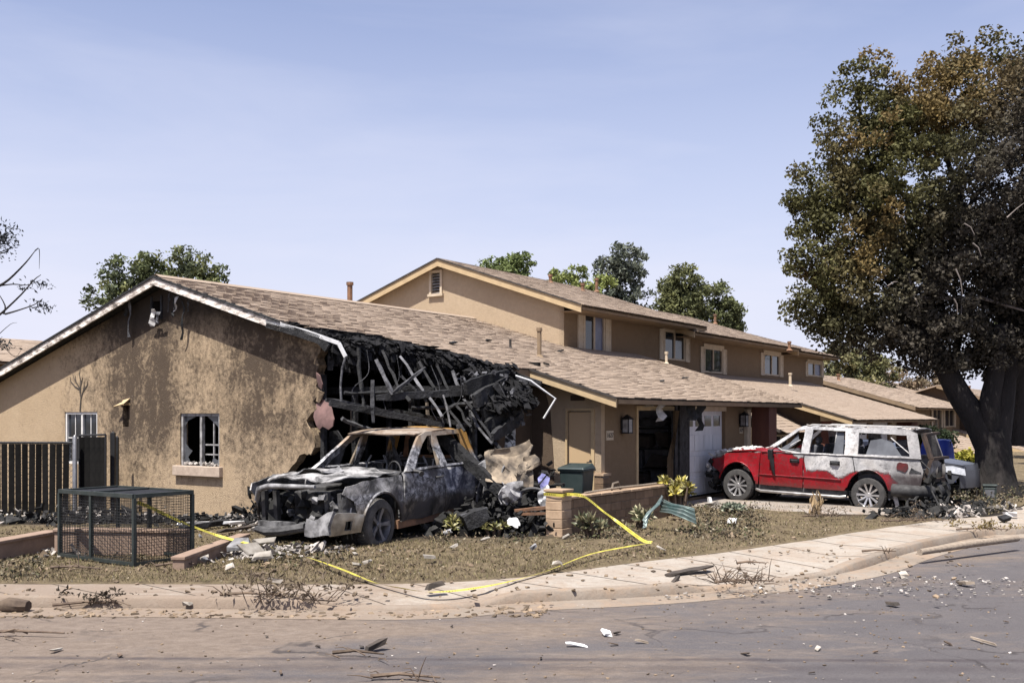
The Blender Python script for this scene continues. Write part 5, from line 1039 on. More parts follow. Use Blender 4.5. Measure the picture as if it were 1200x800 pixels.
# ------------------------------------------------------------------ the big singed tree
Yb = 26.4; tb = G(1166, 582, .05); tb = Vector((D(1166, 582, Yb).x, Yb, 0))
BT = empty('shade_tree', tb, 0, 'huge shade tree with blackened trunk and heat-browned leaves', 'tree')
lobes = [(1175, 190, 200, 130), (1060, 380, 75, 45), (1150, 375, 90, 55), (1215, 300, 90, 80), (1010, 345, 60, 60), (1190, 420, 70, 40), (1090, 220, 120, 130), (1010, 170, 62, 88), (985, 290, 62, 100), (1065, 130, 60, 55), (1150, 105, 90, 66), (1230, 110, 90, 75), (1300, 220, 110, 130), (1040, 330, 95, 85), (955, 350, 36, 55), (1140, 330, 110, 95), (1250, 340, 120, 95), (950, 235, 28, 60), (1015, 90, 30, 30), (1120, 400, 75, 42), (1000, 395, 55, 30), (1220, 410, 80, 40), (1080, 420, 40, 22), (932, 335, 16, 22)]
C, P, idx, g = lobes_pts(lobes, Yb, .85, 2100, .37, 80, 21, .3)
from mathutils import noise as _nz
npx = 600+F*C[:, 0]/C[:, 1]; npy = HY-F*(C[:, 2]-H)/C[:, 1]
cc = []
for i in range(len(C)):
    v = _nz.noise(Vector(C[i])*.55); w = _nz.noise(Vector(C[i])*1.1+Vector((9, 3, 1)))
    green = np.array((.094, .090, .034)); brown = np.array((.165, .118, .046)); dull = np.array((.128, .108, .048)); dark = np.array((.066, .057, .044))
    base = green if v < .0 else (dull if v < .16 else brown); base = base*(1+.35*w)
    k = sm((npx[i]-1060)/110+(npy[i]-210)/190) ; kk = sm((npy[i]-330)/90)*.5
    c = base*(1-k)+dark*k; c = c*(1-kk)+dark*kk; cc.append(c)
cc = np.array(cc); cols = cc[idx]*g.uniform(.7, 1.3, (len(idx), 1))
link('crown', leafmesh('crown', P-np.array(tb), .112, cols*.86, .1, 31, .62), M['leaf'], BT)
def q(px, py, dy=0): return D(px, py, Yb+dy)-tb
mb = MB(); mb.tube([q(1166, 590), q(1166, 575), q(1165, 550), q(1164, 525), q(1162, 505)], [.62, .54, .47, .45, .42], 14)
for k in range(6):
    a = k*1.05+.3; mb.tube([(math.cos(a)*.68, math.sin(a)*.68, -.1), (math.cos(a)*.45, math.sin(a)*.45, .12), (math.cos(a)*.3, math.sin(a)*.3, .8)], [.10, .17, .16], 8)
mb.build('trunk', M['bark'], BT, 60)
def limb(pts, rs, m='bark', n=10): MB().tube(bez([q(*p) for p in pts], 4), [rs[0]+(rs[-1]-rs[0])*k/((len(pts)-1)*4) for k in range((len(pts)-1)*4+1)], n).build('limb', M[m], BT, 60)
limb([(1158, 520), (1143, 490), (1124, 462), (1108, 432), (1090, 400), (1060, 360, .3)], (.36, .2)); limb([(1165, 515), (1172, 470), (1178, 425), (1184, 360), (1190, 280)], (.40, .2)); limb([(1160, 515), (1160, 470, -.3), (1168, 430, -.4), (1172, 380, -.6)], (.30, .15)); limb([(1146, 478), (1132, 468, .3), (1118, 440, .6), (1125, 390, 1)], (.14, .08)); limb([(1178, 440), (1205, 400, 1), (1240, 330, 2)], (.28, .12)); limb([(1108, 432), (1060, 400, .2), (1010, 370, .5), (960, 340, .4)], (.16, .05)); limb([(1090, 400), (1050, 300, .5), (1020, 200, .8), (1005, 110, .6)], (.15, .03)); limb([(1184, 360), (1130, 250, .8), (1100, 150, .8)], (.15, .04)); limb([(1190, 280), (1220, 180, .6), (1230, 90, .5)], (.14, .05)); limb([(1188, 420, 0), (1188, 470, .8), (1186, 520, 1)], (.26, .36))
for k in range(26):
    i = g.choice(len(C)); c = Vector(C[i])-tb; s_ = [q(1060, 350), q(1050, 300, .5), q(1130, 250, .6), q(1184, 360), q(1220, 180)][k % 5]; MB().tube([tuple(s_), tuple(s_.lerp(c, .5)+Vector((0, 0, .3))), tuple(c)], [.06, .04, .012], 5).build('branch', M['bark'] if k % 3 else M['bark_pale'], BT)
for (x0, y0, x1, y1) in ((1140, 285, 1150, 300), (1180, 255, 1200, 238), (1120, 315, 1128, 345), (1118, 350, 1122, 368), (1050, 250, 1062, 262), (1040, 335, 1052, 330), (1130, 262, 1142, 275)):
    c = q((x0+x1)/2, (y0+y1)/2, -4.3); MB().tube([q(x0, y0, -4.3), c+Vector((.03, 0, .04)), q(x1, y1, -4.3)], [.016, .012, .005], 5).build('twig', M['bark_pale'], BT)
# ------------------------------------------------------------------ trees beyond the roofs
GR = 'trees rising beyond the roofs'
tree('feathery_tree', 'feathery green tree rising behind the burnt gable ridge', (D(195, 330, 44).x, 44, 0), [(150, 322, 30, 26), (178, 318, 26, 24), (212, 312, 34, 22), (238, 325, 24, 18), (140, 345, 40, 18), (215, 335, 45, 18), (103, 356, 7, 10)], 44, [(0.110, 0.128, 0.057), (0.150, 0.158, 0.065), (0.090, 0.106, 0.057)], 130, .42, 62, .20, .25, .8, 3, group=GR, shell=.2)
tree('round_tree', 'small rounded bright green tree above the two-storey ridge', (D(597, 320, 62).x, 62, 0), [(575, 309, 11, 9), (598, 307, 12, 9), (615, 309, 12, 10), (595, 318, 30, 7)], 62, [(0.160, 0.196, 0.072), (0.120, 0.150, 0.057)], 60, .45, 50, .24, .2, .9, 4, group=GR)
tree('young_tree', 'light green tree tips behind the vent pipe on the ridge', (D(668, 330, 60).x, 60, 0), [(655, 322, 12, 9), (676, 319, 12, 11), (708, 331, 12, 8), (665, 333, 26, 7)], 60, [(0.220, 0.249, 0.081), (0.180, 0.211, 0.072)], 55, .4, 50, .22, .18, .9, 6, group=GR)
tree('eucalyptus', 'tall grey-green eucalyptus with open crown behind the terrace', (D(735, 350, 66).x, 66, 0), [(732, 300, 24, 17), (757, 297, 9, 9), (712, 307, 15, 12), (740, 322, 22, 16), (722, 328, 20, 14), (745, 345, 20, 14), (720, 345, 14, 9)], 66, [(.105, .118, .088), (.135, .148, .115), (.08, .092, .07)], 85, .50, 52, .30, .3, .9, 7, group=GR, shell=.3)
tree('leafy_tree', 'full mid-green tree behind the step in the terrace roof', (D(800, 360, 70).x, 70, 0), [(800, 332, 24, 20), (785, 348, 18, 20), (815, 345, 18, 20), (800, 362, 30, 18)], 70, [(0.120, 0.128, 0.057), (0.160, 0.166, 0.072), (0.090, 0.098, 0.046)], 110, .6, 60, .28, .3, .9, 8, group=GR)
tree('leafy_tree', 'darker green tree beside the full one, nearer the shade tree', (D(846, 370, 72).x, 72, 0), [(845, 348, 18, 18), (852, 366, 20, 16), (838, 372, 26, 14), (860, 380, 12, 8)], 72, [(0.100, 0.113, 0.051), (0.130, 0.143, 0.065)], 80, .6, 60, .28, .3, .9, 9, group=GR)
tree('olive_tree', 'olive green bushy tree behind the end of the terrace', (D(985, 432, 66).x, 66, 0), [(985, 425, 22, 18), (1010, 428, 22, 18), (1035, 432, 20, 14), (975, 440, 16, 12)], 66, [(0.150, 0.149, 0.068), (0.200, 0.184, 0.093), (0.100, 0.105, 0.051)], 110, .55, 55, .25, .3, .9, 10, group=GR)
tree('olive_tree', 'thin olive tree with sky gaps behind the far tan roof', (D(1085, 455, 70).x, 70, 0), [(1065, 446, 18, 9), (1090, 452, 16, 10), (1110, 440, 16, 18), (1045, 438, 16, 8)], 70, [(0.160, 0.128, 0.081), (0.220, 0.166, 0.113)], 60, .5, 45, .25, .25, .9, 11, group=GR)
tree('dark_tree', 'dark tree standing far behind the shade tree trunk', (D(1230, 430, 50).x, 50, 0), [(1215, 395, 60, 50), (1240, 440, 50, 30), (1195, 440, 10, 14)], 50, [(0.070, 0.076, 0.035), (0.120, 0.128, 0.048)], 110, .6, 55, .26, .3, .9, 12, group=GR)
tree('bright_bush', 'yellow-green leafy bush left of the big tree trunk', D(1128, 556, 34), [(1112, 545, 12, 11), (1130, 543, 15, 13), (1142, 548, 9, 10), (1122, 552, 22, 8)], 34, [(.26, .25, .03), (.20, .21, .03), (.30, .27, .05)], 60, .22, 60, .15, .04, .9, 13, 'bush', limbs=6)
tree('green_bush', 'green bush at the far right beyond the big trunk', D(1196, 470, 44), [(1196, 455, 8, 18), (1204, 470, 10, 20)], 44, [(.10, .16, .04), (.06, .10, .03)], 30, .3, 50, .2, .05, .9, 14, 'bush', limbs=4)
# dark hedge in front of the far house
tree('dark_hedge', 'dark clipped hedge below the far house windows', D(1095, 512, 42), [(1086, 510, 16, 8), (1104, 514, 12, 7)], 42, [(.02, .03, .014), (.03, .04, .018)], 40, .35, 60, .16, .05, .8, 15, 'hedge', limbs=3)
# ------------------------------------------------------------------ half-bare tree at the left
Yl = 27.0; lb = Vector((D(-60, 480, Yl).x, Yl, 0)); LT = empty('bare_tree', lb, 0, 'half-bare scorched tree leaning in beyond the left gable', 'tree')
def ql(px, py): return D(px, py, Yl)-lb
MB().tube([(0, 0, -.2), ql(-58, 560), ql(-50, 470), ql(-30, 425), ql(-5, 372)], [.2, .17, .13, .09, .05], 8).build('trunk', M['bark'], LT, 60)
for pts, r in (([(-5, 372), (4, 365), (25, 345), (40, 328), (48, 322)], .035), ([(6, 368), (20, 364), (40, 357), (50, 350)], .028), ([(-6, 338), (10, 328), (30, 308), (41, 294)], .04), ([(41, 294), (46, 292), (46, 315)], .018), ([(-8, 336), (15, 333), (32, 334), (48, 328)], .022), ([(4, 368), (6, 358), (-4, 340)], .03), ([(-30, 425), (-20, 350), (-8, 300), (5, 275)], .06), ([(-50, 470), (-10, 462), (8, 470), (14, 474)], .03), ([(-5, 400), (6, 408), (18, 418), (26, 408)], .014), ([(-5, 395), (12, 380), (20, 378)], .012)):
    n = len(pts); MB().tube(bez([ql(*p) for p in pts], 3), [r*(1-.75*k/((n-1)*3)) for k in range((n-1)*3+1)], 5).build('branch', M['bark'], LT)
PP = []
for cx, cy, w, h, n in ((4, 285, 10, 16, 300), (10, 278, 8, 10, 160), (50, 358, 9, 6, 130), (38, 332, 12, 5, 60), (52, 333, 5, 5, 40), (27, 337, 7, 3, 30), (6, 405, 8, 5, 70), (-2, 398, 8, 8, 90), (44, 362, 5, 4, 30), (12, 266, 7, 6, 60)):
    for k in range(n//2): p = ql(cx+rg.normal()*w*.5, cy+rg.normal()*h*.5); PP.append((p.x, p.y+rg.normal()*.3, p.z))
PP = np.array(PP); link('crown', leafmesh('crown', PP, .12, np.tile((.022, .026, .03), (len(PP), 1)), -.3, 3, .35), M['leaf'], LT)
# ------------------------------------------------------------------ rosette plants along the wall
def rosette(px, py, r, n, pal, label, name='rosette_plant', stems=1, hgt=0, seed=0, asp=.36, z0=.05, gname='leathery plants along the block wall'):
    b = G(px, py, z0); g = np.random.default_rng(seed+int(px)); t = empty(name, b, 0, label, 'plant', gname); Ps, Ns, Ss, Cs = [], [], [], []; pal = np.array(pal); mb = MB()
    for s_ in range(stems):
        o = Vector((g.normal()*r*.55, g.normal()*r*.4, hgt*g.uniform(.5, 1))) if stems > 1 else Vector((0, 0, hgt)); mb.tube([(o.x*.3, o.y*.3, -.1), (o.x*.7, o.y*.7, o.z*.5), tuple(o)], [.03, .025, .02], 6)
        for k in range(n):
            a = k*2.39996+g.uniform(-.2, .2); e = g.uniform(-.25, 1.25); d = np.array((math.cos(a)*math.cos(e), math.sin(a)*math.cos(e), math.sin(e))); L = r*g.uniform(.7, 1.1)*(.75 if stems > 1 else 1)
            Ps.append(np.array(o)+d*L*.5); Ns.append(d); Ss.append(L); Cs.append(pal[g.integers(len(pal))]*g.uniform(.75, 1.25))
    link('foliage', leafmesh('foliage', np.array(Ps), np.array(Ss), np.array(Cs), 0, 2, asp, .22, np.array(Ns)), M['leaf_fleshy'], t); mb.build('stem', M['stick'], t)
yl = [(.30, .27, .10), (.20, .20, .07), (.36, .33, .18), (.12, .12, .05)]; dk = [(.13, .14, .08), (.22, .20, .12), (.08, .09, .05), (.30, .27, .17)]
rosette(524, 626, .24, 26, yl, 'yellowish rosette plant beside the pickup sill', stems=5, hgt=.22); rosette(578, 626, .2, 22, yl, 'small yellowish rosette plant under the black wreckage', stems=4, hgt=.18)
rosette(697, 628, .26, 26, dk, 'green rosette plant against the shaded block wall', stems=6, hgt=.3); rosette(746, 618, .25, 26, dk, 'dusty rosette plant between block wall and teal sheet', stems=5, hgt=.28)
rosette(796, 604, .27, 28, [(.38, .32, .08), (.28, .24, .05), (.46, .42, .2), (.14, .13, .04)], 'tall yellow leafy plant behind the teal sheet', stems=12, hgt=.75)
rosette(757, 600, .2, 20, dk, 'ragged plant leaning out behind the teal sheet', stems=4, hgt=.4)
rosette(851, 601, .2, 26, [(.20, .23, .17), (.30, .32, .25), (.13, .15, .11)], 'grey-green succulent clump in front of the red car', stems=9, hgt=.14, asp=.5); rosette(868, 600, .16, 24, [(.22, .25, .18), (.32, .34, .26)], 'small grey-green succulent beside the larger clump', stems=6, hgt=.1, asp=.5)
b = G(662, 592, .1); t = empty('dead_palm', b, 0, 'dried brown palm stalk beside the dark green bin', 'plant'); MB().tube([(0, 0, -.1), (.02, 0, .4), (-.04, 0, .75)], [.035, .03, .02], 6).build('stem', M['wood_grey'], t)
PP, NN, SS, CC = [], [], [], []
for k in range(70): a = rg.uniform(0, 6.28); e = rg.uniform(-1.3, .9); d = np.array((math.cos(a)*math.cos(e)*.8, math.sin(a)*math.cos(e)*.8, math.sin(e))); PP.append(np.array((-.03, 0, .62+rg.uniform(-.18, .2)))+d*.15); NN.append(d); SS.append(.32); CC.append(np.array((.30, .20, .11))*rg.uniform(.6, 1.2))
link('dead_fronds', leafmesh('dead_fronds', np.array(PP), np.array(SS), np.array(CC), 0, 4, .2, .2, np.array(NN)), M['litter'], t)
b = G(957, 604, .05); t = empty('dry_stump_plant', b, 0, 'dry tan stalk standing in the lawn before the red car', 'plant'); PP = []; NN = []
for k in range(60): a = rg.uniform(0, 6.28); d = np.array((math.cos(a)*.25, math.sin(a)*.25, rg.choice([-1, 1]))); PP.append(np.array((rg.normal()*.05, rg.normal()*.05, rg.uniform(.05, .42)))); NN.append(d)
link('dead_fronds', leafmesh('dead_fronds', np.array(PP), .22, np.tile((.33, .24, .14), (60, 1))*rg.uniform(.6, 1.2, (60, 1)), 0, 4, .25, .2, np.array(NN)), M['litter'], t); MB().tube([(0, 0, -.05), (0, 0, .5)], [.06, .015], 6).build('stem', M['wood_grey'], t)
# ------------------------------------------------------------------ grass and fallen leaves over the yard
def in_yard(x, y):
    s, t, _ = toST((x, y, 0)); i = min(range(0, len(B), 2), key=lambda k: (B[k].x-x)**2+(B[k].y-y)**2); a = B[max(0, i-1)]; b_ = B[min(len(B)-1, i+1)]; return (b_.x-a.x)*(y-a.y)-(b_.y-a.y)*(x-a.x) > .12*(b_-a).length
def scorched(x, y):  # grass thinned where the soil is darkened for char and painted shadow
    return any(((x-cx)/rx)**2+((y-cy)/ry)**2+1.6*pnoise(x, y, 1.1, 3) < .75 for cx, cy, rx, ry in ((-1.6, 18.9, 3.6, 2.3), (8.6, 22.0, 2.6, 1.2), (-9.5, 20.4, 4.5, 1.1)))
def yard_pts(n, px0, px1, py0, py1, seed, dens=None):
    g = np.random.default_rng(seed); out = []
    for k in range(int(n*2)):
        if len(out) >= n: break
        p = G(g.uniform(px0, px1), g.uniform(py0, py1))
        if not in_yard(p.x, p.y) or (scorched(p.x, p.y) and g.uniform() < .9) or (dens is not None and g.uniform() > dens(p.x, p.y)): continue
        out.append((p.x, p.y, yz(p.x, p.y)))
    return np.array(out).reshape(-1, 3)
gp = yard_pts(52000, -40, 1240, 590, 690, 1, lambda x, y: .5+.9*max(0, pnoise(x, y, .9, 4)))
gc = np.array([(.185, .148, .088), (.145, .118, .064), (.105, .098, .045), (.215, .172, .105), (.085, .064, .043)])[rg.integers(0, 5, len(gp))]
nn = rg.normal(size=(len(gp), 3))*.55; nn[:, 2] = 1
tag(link('grass', leafmesh('grass', gp+np.array((0, 0, .02)), .06, gc*1.2, 0, 8, .14, .1, nn), M['litter']), 'short dead and green-brown grass over the lawn', 'grass', kind='stuff')
lp = yard_pts(11000, -40, 1240, 590, 690, 2, lambda x, y: .25+1.2*max(0, pnoise(x, y, .7, 9)))
lc = np.array([(.12, .085, .055), (.20, .155, .10), (.055, .042, .032), (.26, .22, .16), (.09, .075, .045)])[rg.integers(0, 5, len(lp))]
tag(link('leaf_litter', leafmesh('leaf_litter', lp+np.array((0, 0, .02)), .042, lc*.9, .1, 9, .6), M['litter']), 'dead leaves and ash flakes scattered over the lawn', 'leaf litter', kind='stuff')
# withered ground cover
cv = []
for px0, px1, py0, py1, n, hh in ((505, 645, 610, 642, 3600, .16), (655, 760, 612, 640, 1500, .12), (790, 905, 594, 640, 3200, .2), (1040, 1240, 582, 606, 5200, .42), (290, 420, 632, 668, 1100, .1), (1150, 1190, 608, 622, 700, .2), (-30, 70, 655, 684, 700, .1)):
    c = yard_pts(n, px0, px1, py0, py1, n, lambda x, y: .35+.9*max(0, pnoise(x, y, 1.3, 6)))
    cpx = 600+F*c[:, 0]/c[:, 1]; cpy = HY+F*H/c[:, 1]; fx = np.clip(np.minimum(cpx-px0, px1-cpx)/28, 0, 1); fy = np.clip(np.minimum(cpy-py0+4, py1-cpy)/9, 0, 1); c = c[rg.uniform(size=len(c)) < fx*fy]
    c[:, 2] += rg.uniform(0, hh, len(c))*(.4+.6*np.abs(np.array([pnoise(a[0], a[1], 1.1, 8) for a in c]))*2); cv.append(c)
cv = np.concatenate(cv); lc = np.array([(.14, .11, .075), (.20, .165, .11), (.085, .075, .05), (.10, .105, .055), (.27, .235, .17), (.05, .042, .034)])[rg.integers(0, 6, len(cv))]
tag(link('withered_ground_cover', leafmesh('withered_ground_cover', cv, .065, lc*.75, .15, 12, .55), M['litter']), 'withered grey-brown ground cover plants along the yard', 'ground cover', kind='stuff')
# ================================================================== fences, walls, small things
def local(p, o): return Vector(p)-Vector(o)
# ------------------------------------------------------------------ slatted fence and gate
fy = 21.6; fx0, fx1 = D(-70, 519, fy).x, D(86, 519, fy).x; FN = empty('slatted_fence', (fx0, fy, 0), 0, 'black slatted chain-link fence before the left end of the stucco wall', 'fence')
ht = 1.55; n = int((fx1-fx0)/.143)
slm = MB(); slm.box((0, 0, .78), (.122, .012, ht-.06)); slm = slm.mesh('slat'); slm.materials.append(M['slat'])
for k in range(n):
    o = link('slat', slm, None, FN); o.location = ((k+.5)*.143, rnd.uniform(-.01, .01), 0); o.rotation_euler = (0, R(rnd.uniform(-.8, .8)), R(rnd.uniform(-4, 4)))
MB().tube([(0, .02, ht), (fx1-fx0, .02, ht)], .024, 8).build('top_rail', M['black_metal'], FN)
mb = MB()
for k in range(n*2): x = k*.0715; mb.add([(x-.02, 0, ht), (x, .0, ht+.035), (x+.02, 0, ht), (x, .012, ht)], [(0, 1, 3), (1, 2, 3)])
tag(mb.build('wire_barbs', M['grey_metal'], FN), kind='stuff')
mb = MB()
L = fx1-fx0
for k in range(-12, int(L/.12)+1):
    a = k*.12; mb.tube([(max(0, a), .012, max(0, -a)), (min(L, a+ht), .012, min(ht, min(L, a+ht)-a))], .004, 3, False); b = a+ht; mb.tube([(max(0, a), .016, ht-max(0, -a)), (min(L, b), .016, ht-(min(L, b)-a))], .004, 3, False)
tag(mb.build('wire_mesh', M['grey_metal'], FN), kind='stuff')
for x in (-.0, fx1-fx0+.02): MB().tube([(x, .03, -.2), (x, .03, ht+.12), (x, .03, ht+.16)], [.05, .05, .02], 10).build('post', M['grey_metal'], FN, 50)
GT = empty('fence_gate', D(93, 602, 21.8), 0, 'narrow black slatted gate beside the grey fence post', 'gate'); GT.location.z = 0; GT.rotation_euler = (0, 0, R(-14)); gw = .64
for k in range(5):
    o = link('slat', slm, None, GT); o.location = (.06+k*.13, 0, .04); o.scale = (1.1, 1, 1.07)
mb = MB()
for a, b in (((0, 0, .05), (0, 0, 1.7)), ((gw, 0, .05), (gw, 0, 1.72)), ((0, 0, 1.7), (gw, 0, 1.72)), ((0, 0, .08), (gw, 0, .08)), ((0, .02, 1.15), (gw, .02, 1.15)), ((0, .02, .85), (gw, .02, .87))): mb.tube([a, b], .022, 8)
mb.build('frame', M['black_metal'], GT)
for px, w, top, lab in ((133, .06, 507, 'dark steel gate post standing alone before the stucco wall'), (137.5, .045, 512, 'thinner black steel post behind the gate post')):
    b = D(px, 603, 21.9 if px < 135 else 22.3); b.z = 0; z = H-(top-HY)/F*b.y; o = MB().bx((-w, -w*.6, -.1), (w*.6, w*.6, z)).tube([(-w*.2, 0, z), (-w*.2, 0, z+.03)], [w*.7, w*.2], 8).build('gate_post', M['black_metal']); o.location = b; tag(o, lab, 'post')
# ------------------------------------------------------------------ wire cage
c0 = toST(G(157, 666)); CG = empty('wire_cage', W(c0[0], c0[1], 0), -ANG, 'low dark green wire cage with mesh lid at the pavement edge', 'cage'); Lc, Dc, Hc = 1.78, .98, 1.0
posts_w = .022; posts = [(0, 0), (-Lc*.56, 0), (-Lc, 0), (0, Dc), (-Lc, Dc), (-Lc*.56, Dc)]
for x, y in posts: MB().bx((x-.023, y-.023, -.06), (x+.023, y+.023, Hc-.03)).build('post', M['green_metal'], CG)
mb = MB(); z = Hc
for a, b in (((-Lc, 0, z), (0, 0, z)), ((0, 0, z), (0, Dc, z)), ((0, Dc, z), (-Lc, Dc, z)), ((-Lc, Dc, z), (-Lc, 0, z)), ((-Lc*.56, 0, z), (-Lc*.56, Dc, z))): mb.beam(a, b, .06, .055)
mb.build('top_frame', M['green_metal'], CG); mb = MB()
for a, b in (((-Lc, 0, .06), (0, 0, .06)), ((0, 0, .06), (0, Dc, .06)), ((0, Dc, .06), (-Lc, Dc, .06)), ((-Lc, Dc, .06), (-Lc, 0, .06))): mb.beam(a, b, .045, .045)
mb.build('bottom_frame', M['green_metal'], CG)
def meshpanel(a, u, v, nu, nv, name):
    mb = MB(); a, u, v = Vector(a), Vector(u), Vector(v)
    for k in range(1, nu): p = a+u*k/nu; mb.tube([p, p+v], .0036, 3, False)
    for k in range(1, nv): p = a+v*k/nv; mb.tube([p, p+u], .0036, 3, False)
    tag(mb.build(name, M['black_metal'], CG), kind='stuff')
meshpanel((-Lc, 0, .06), (Lc, 0, 0), (0, 0, Hc-.06), 44, 24, 'side_mesh'); meshpanel((0, 0, .06), (0, Dc, 0), (0, 0, Hc-.06), 24, 24, 'side_mesh'); meshpanel((-Lc, 0, .06), (0, Dc, 0), (0, 0, Hc-.06), 24, 24, 'side_mesh'); meshpanel((-Lc, Dc, .06), (Lc, 0, 0), (0, 0, Hc-.06), 44, 24, 'side_mesh'); meshpanel((-Lc, 0, Hc), (Lc, 0, 0), (0, Dc, 0), 44, 24, 'lid_mesh')
# ------------------------------------------------------------------ low stucco garden walls
M['garden'] = simple('pinkish garden wall', (.26, .185, .14), (.20, .14, .105), 5, .95, .5)
def low_wall(pts, hs, th, label, m='garden'):
    P = [Vector(p) for p in pts]; o0 = P[0]; w = empty('garden_wall', o0, 0, label, 'wall'); mb = MB(); cp = MB()
    for i in range(len(P)-1):
        a, b = P[i]-o0, P[i+1]-o0; d = (b-a).normalized(); nn = Vector((-d.y, d.x, 0))*th/2; h0, h1 = hs[i], hs[i+1]
        mb.add([a-nn+Vector((0, 0, -.15)), b-nn+Vector((0, 0, -.15)), b+nn+Vector((0, 0, -.15)), a+nn+Vector((0, 0, -.15)), a-nn+Vector((0, 0, h0)), b-nn+Vector((0, 0, h1)), b+nn+Vector((0, 0, h1)), a+nn+Vector((0, 0, h0))], [(0, 1, 5, 4), (1, 2, 6, 5), (2, 3, 7, 6), (3, 0, 4, 7), (4, 5, 6, 7)])
        n2 = nn*1.25; e = d*.02
        cp.add([a-n2-e+Vector((0, 0, h0+.002)), b-n2+e+Vector((0, 0, h1+.002)), b+n2+e+Vector((0, 0, h1+.002)), a+n2-e+Vector((0, 0, h0+.002)), a-n2-e+Vector((0, 0, h0+.052)), b-n2+e+Vector((0, 0, h1+.052)), b+n2+e+Vector((0, 0, h1+.052)), a+n2-e+Vector((0, 0, h0+.052))], [(0, 3, 2, 1), (0, 1, 5, 4), (1, 2, 6, 5), (2, 3, 7, 6), (3, 0, 4, 7), (4, 5, 6, 7)])
    mb.build('wall_body', M[m], w); cp.build('coping', M['garden'], w, bevel=.01)
low_wall([G(-80, 674), G(62, 645)], (.27, .27), .22, 'low brown garden wall running back left of the wire cage'); low_wall([G(68, 650), G(222, 652)], (.36, .36), .2, 'low pinkish garden wall behind the wire cage'); low_wall([G(209, 670), G(286, 640)], (.16, .16), .16, 'low sloping garden kerb right of the wire cage')
# ------------------------------------------------------------------ block wall with pillar
ps, pt = 8.02, 1.22; BW = empty('block_wall', W(ps, pt, 0), -ANG, 'low block wall with buff end pillar wrapped in yellow tape', 'wall')
def block_mesh(lx, ly, lz, m):
    mb = MB(); mb.box((0, 0, 0), (lx, ly, lz)); bm = bmesh.new(); me = mb.mesh('block'); bm.from_mesh(me); bmesh.ops.bevel(bm, geom=bm.edges[:], offset=.008, segments=1, affect='EDGES'); bm.to_mesh(me); bm.free(); me.materials.append(M[m]); return me
pw = .33; pm = block_mesh(pw, pw, .148, 'block'); 
for k in range(5): o = link('block', pm, None, BW); o.location = (rnd.uniform(-.006, .006), rnd.uniform(-.006, .006), .02+.155*k+.074); o.rotation_euler = (0, 0, R(90*(k % 4)))
MB().bx((-pw/2+.012, -pw/2+.012, -.1), (pw/2-.012, pw/2-.012, .78)).build('mortar_core', M['mortar'], BW); MB().bx((-pw/2-.03, -pw/2-.03, .792), (pw/2+.03, pw/2+.03, .842)).build('pillar_cap', M['block'], BW, bevel=.012)
wl = onS(792, 568, ps)[1]-pt; wm = block_mesh(.19, .385, .148, 'block_shaded')
for r in range(4):
    y = pw/2+.01-(.2 if r % 2 else 0)
    while y < wl:
        y0 = max(y, pw/2+.006); ln = min(y+.385, wl)-y0
        if ln > .06: o = link('block', wm, None, BW); o.location = (-.02+rnd.uniform(-.004, .004), y0+ln/2, .02+.155*r+.074); o.scale = (1, ln/.385, 1)
        y += .395
MB().bx((-.10, pw/2, -.1), (.06, wl-.01, .62)).build('mortar_core', M['mortar'], BW)
capm = block_mesh(.23, .385, .05, 'block'); y = pw/2+.01
while y < wl-.1: o = link('coping_block', capm, None, BW); o.location = (-.02, y+.19, .668); o.rotation_euler = (0, 0, R(rnd.uniform(-.6, .6))); y += .395
MB().tube([(-.06, 1.0, .71), (-.03, 2.2, .74), (-.1, 3.4, .72), (0, 5.2, .74)], .02, 6).build('loose_pipe', M['wood_grey'], BW); MB().tube([(-.05, 2.0, .7), (-.05, 2.05, .82), (-.05, 2.25, .84), (-.05, 2.35, .7)], .022, 6).build('pipe_bend', M['wood_grey'], BW)
# second short buff pillar behind
p2 = toST(G(697, 612)); BP2 = empty('block_pier', W(p2[0]-.6, p2[1]+1.2, 0), -ANG, 'short brick pier half hidden behind the dark green bin', 'pier')
for k in range(6): o = link('block', block_mesh(.4, .3, .13, 'block_shaded') if k == 0 else BP2.children[0].data, None, BP2); o.location = (0, 0, .07+.137*k)
MB().bx((-.18, -.13, -.1), (.18, .13, .85)).build('mortar_core', M['mortar'], BP2); MB().bx((-.22, -.17, .86), (.22, .17, .91)).build('pillar_cap', M['block'], BP2)
# ------------------------------------------------------------------ wheeled bin
bp = D(676, 600, 20.4); bp.z = .1; BN = empty('wheeled_bin', bp, R(-30), 'dark green wheeled bin behind the taped pillar', 'bin'); mb = MB()
mb.add([(x*w, y*w, z) for w, z in ((.21, .08), (.265, .92)) for x, y in ((-1, -1), (1, -1), (1, 1), (-1, 1))], [(0, 1, 5, 4), (1, 2, 6, 5), (2, 3, 7, 6), (3, 0, 4, 7), (3, 2, 1, 0)]); mb.build('body', M['bin_green'], BN, bevel=.03)
MB().bx((-.29, -.29, .92), (.29, .29, .955)).build('rim', M['bin_green'], BN, bevel=.012); mb = MB(); mb.add([(-.30, -.31, .958), (.30, -.31, .958), (.30, .27, .958), (-.30, .27, .958), (-.27, -.28, 1.0), (.27, -.28, 1.0), (.26, .2, 1.07), (-.26, .2, 1.07)], [(0, 1, 5, 4), (1, 2, 6, 5), (2, 3, 7, 6), (3, 0, 4, 7), (4, 5, 6, 7), (3, 2, 1, 0)]); mb.build('lid', M['bin_green'], BN, bevel=.015); MB().tube([(-.2, .28, .96), (-.2, .36, .99), (.2, .36, .99), (.2, .28, .96)], .016, 6).build('handle', M['black_metal'], BN)
for x in (-.22, .22): MB().lathe([(.001, -.03), (.1, -.03), (.1, .03), (.001, .03)], 16, Matrix.Translation((x, .22, .1)) @ Matrix.Rotation(R(90), 4, 'Z')).build('wheel', M['tyre'], BN)
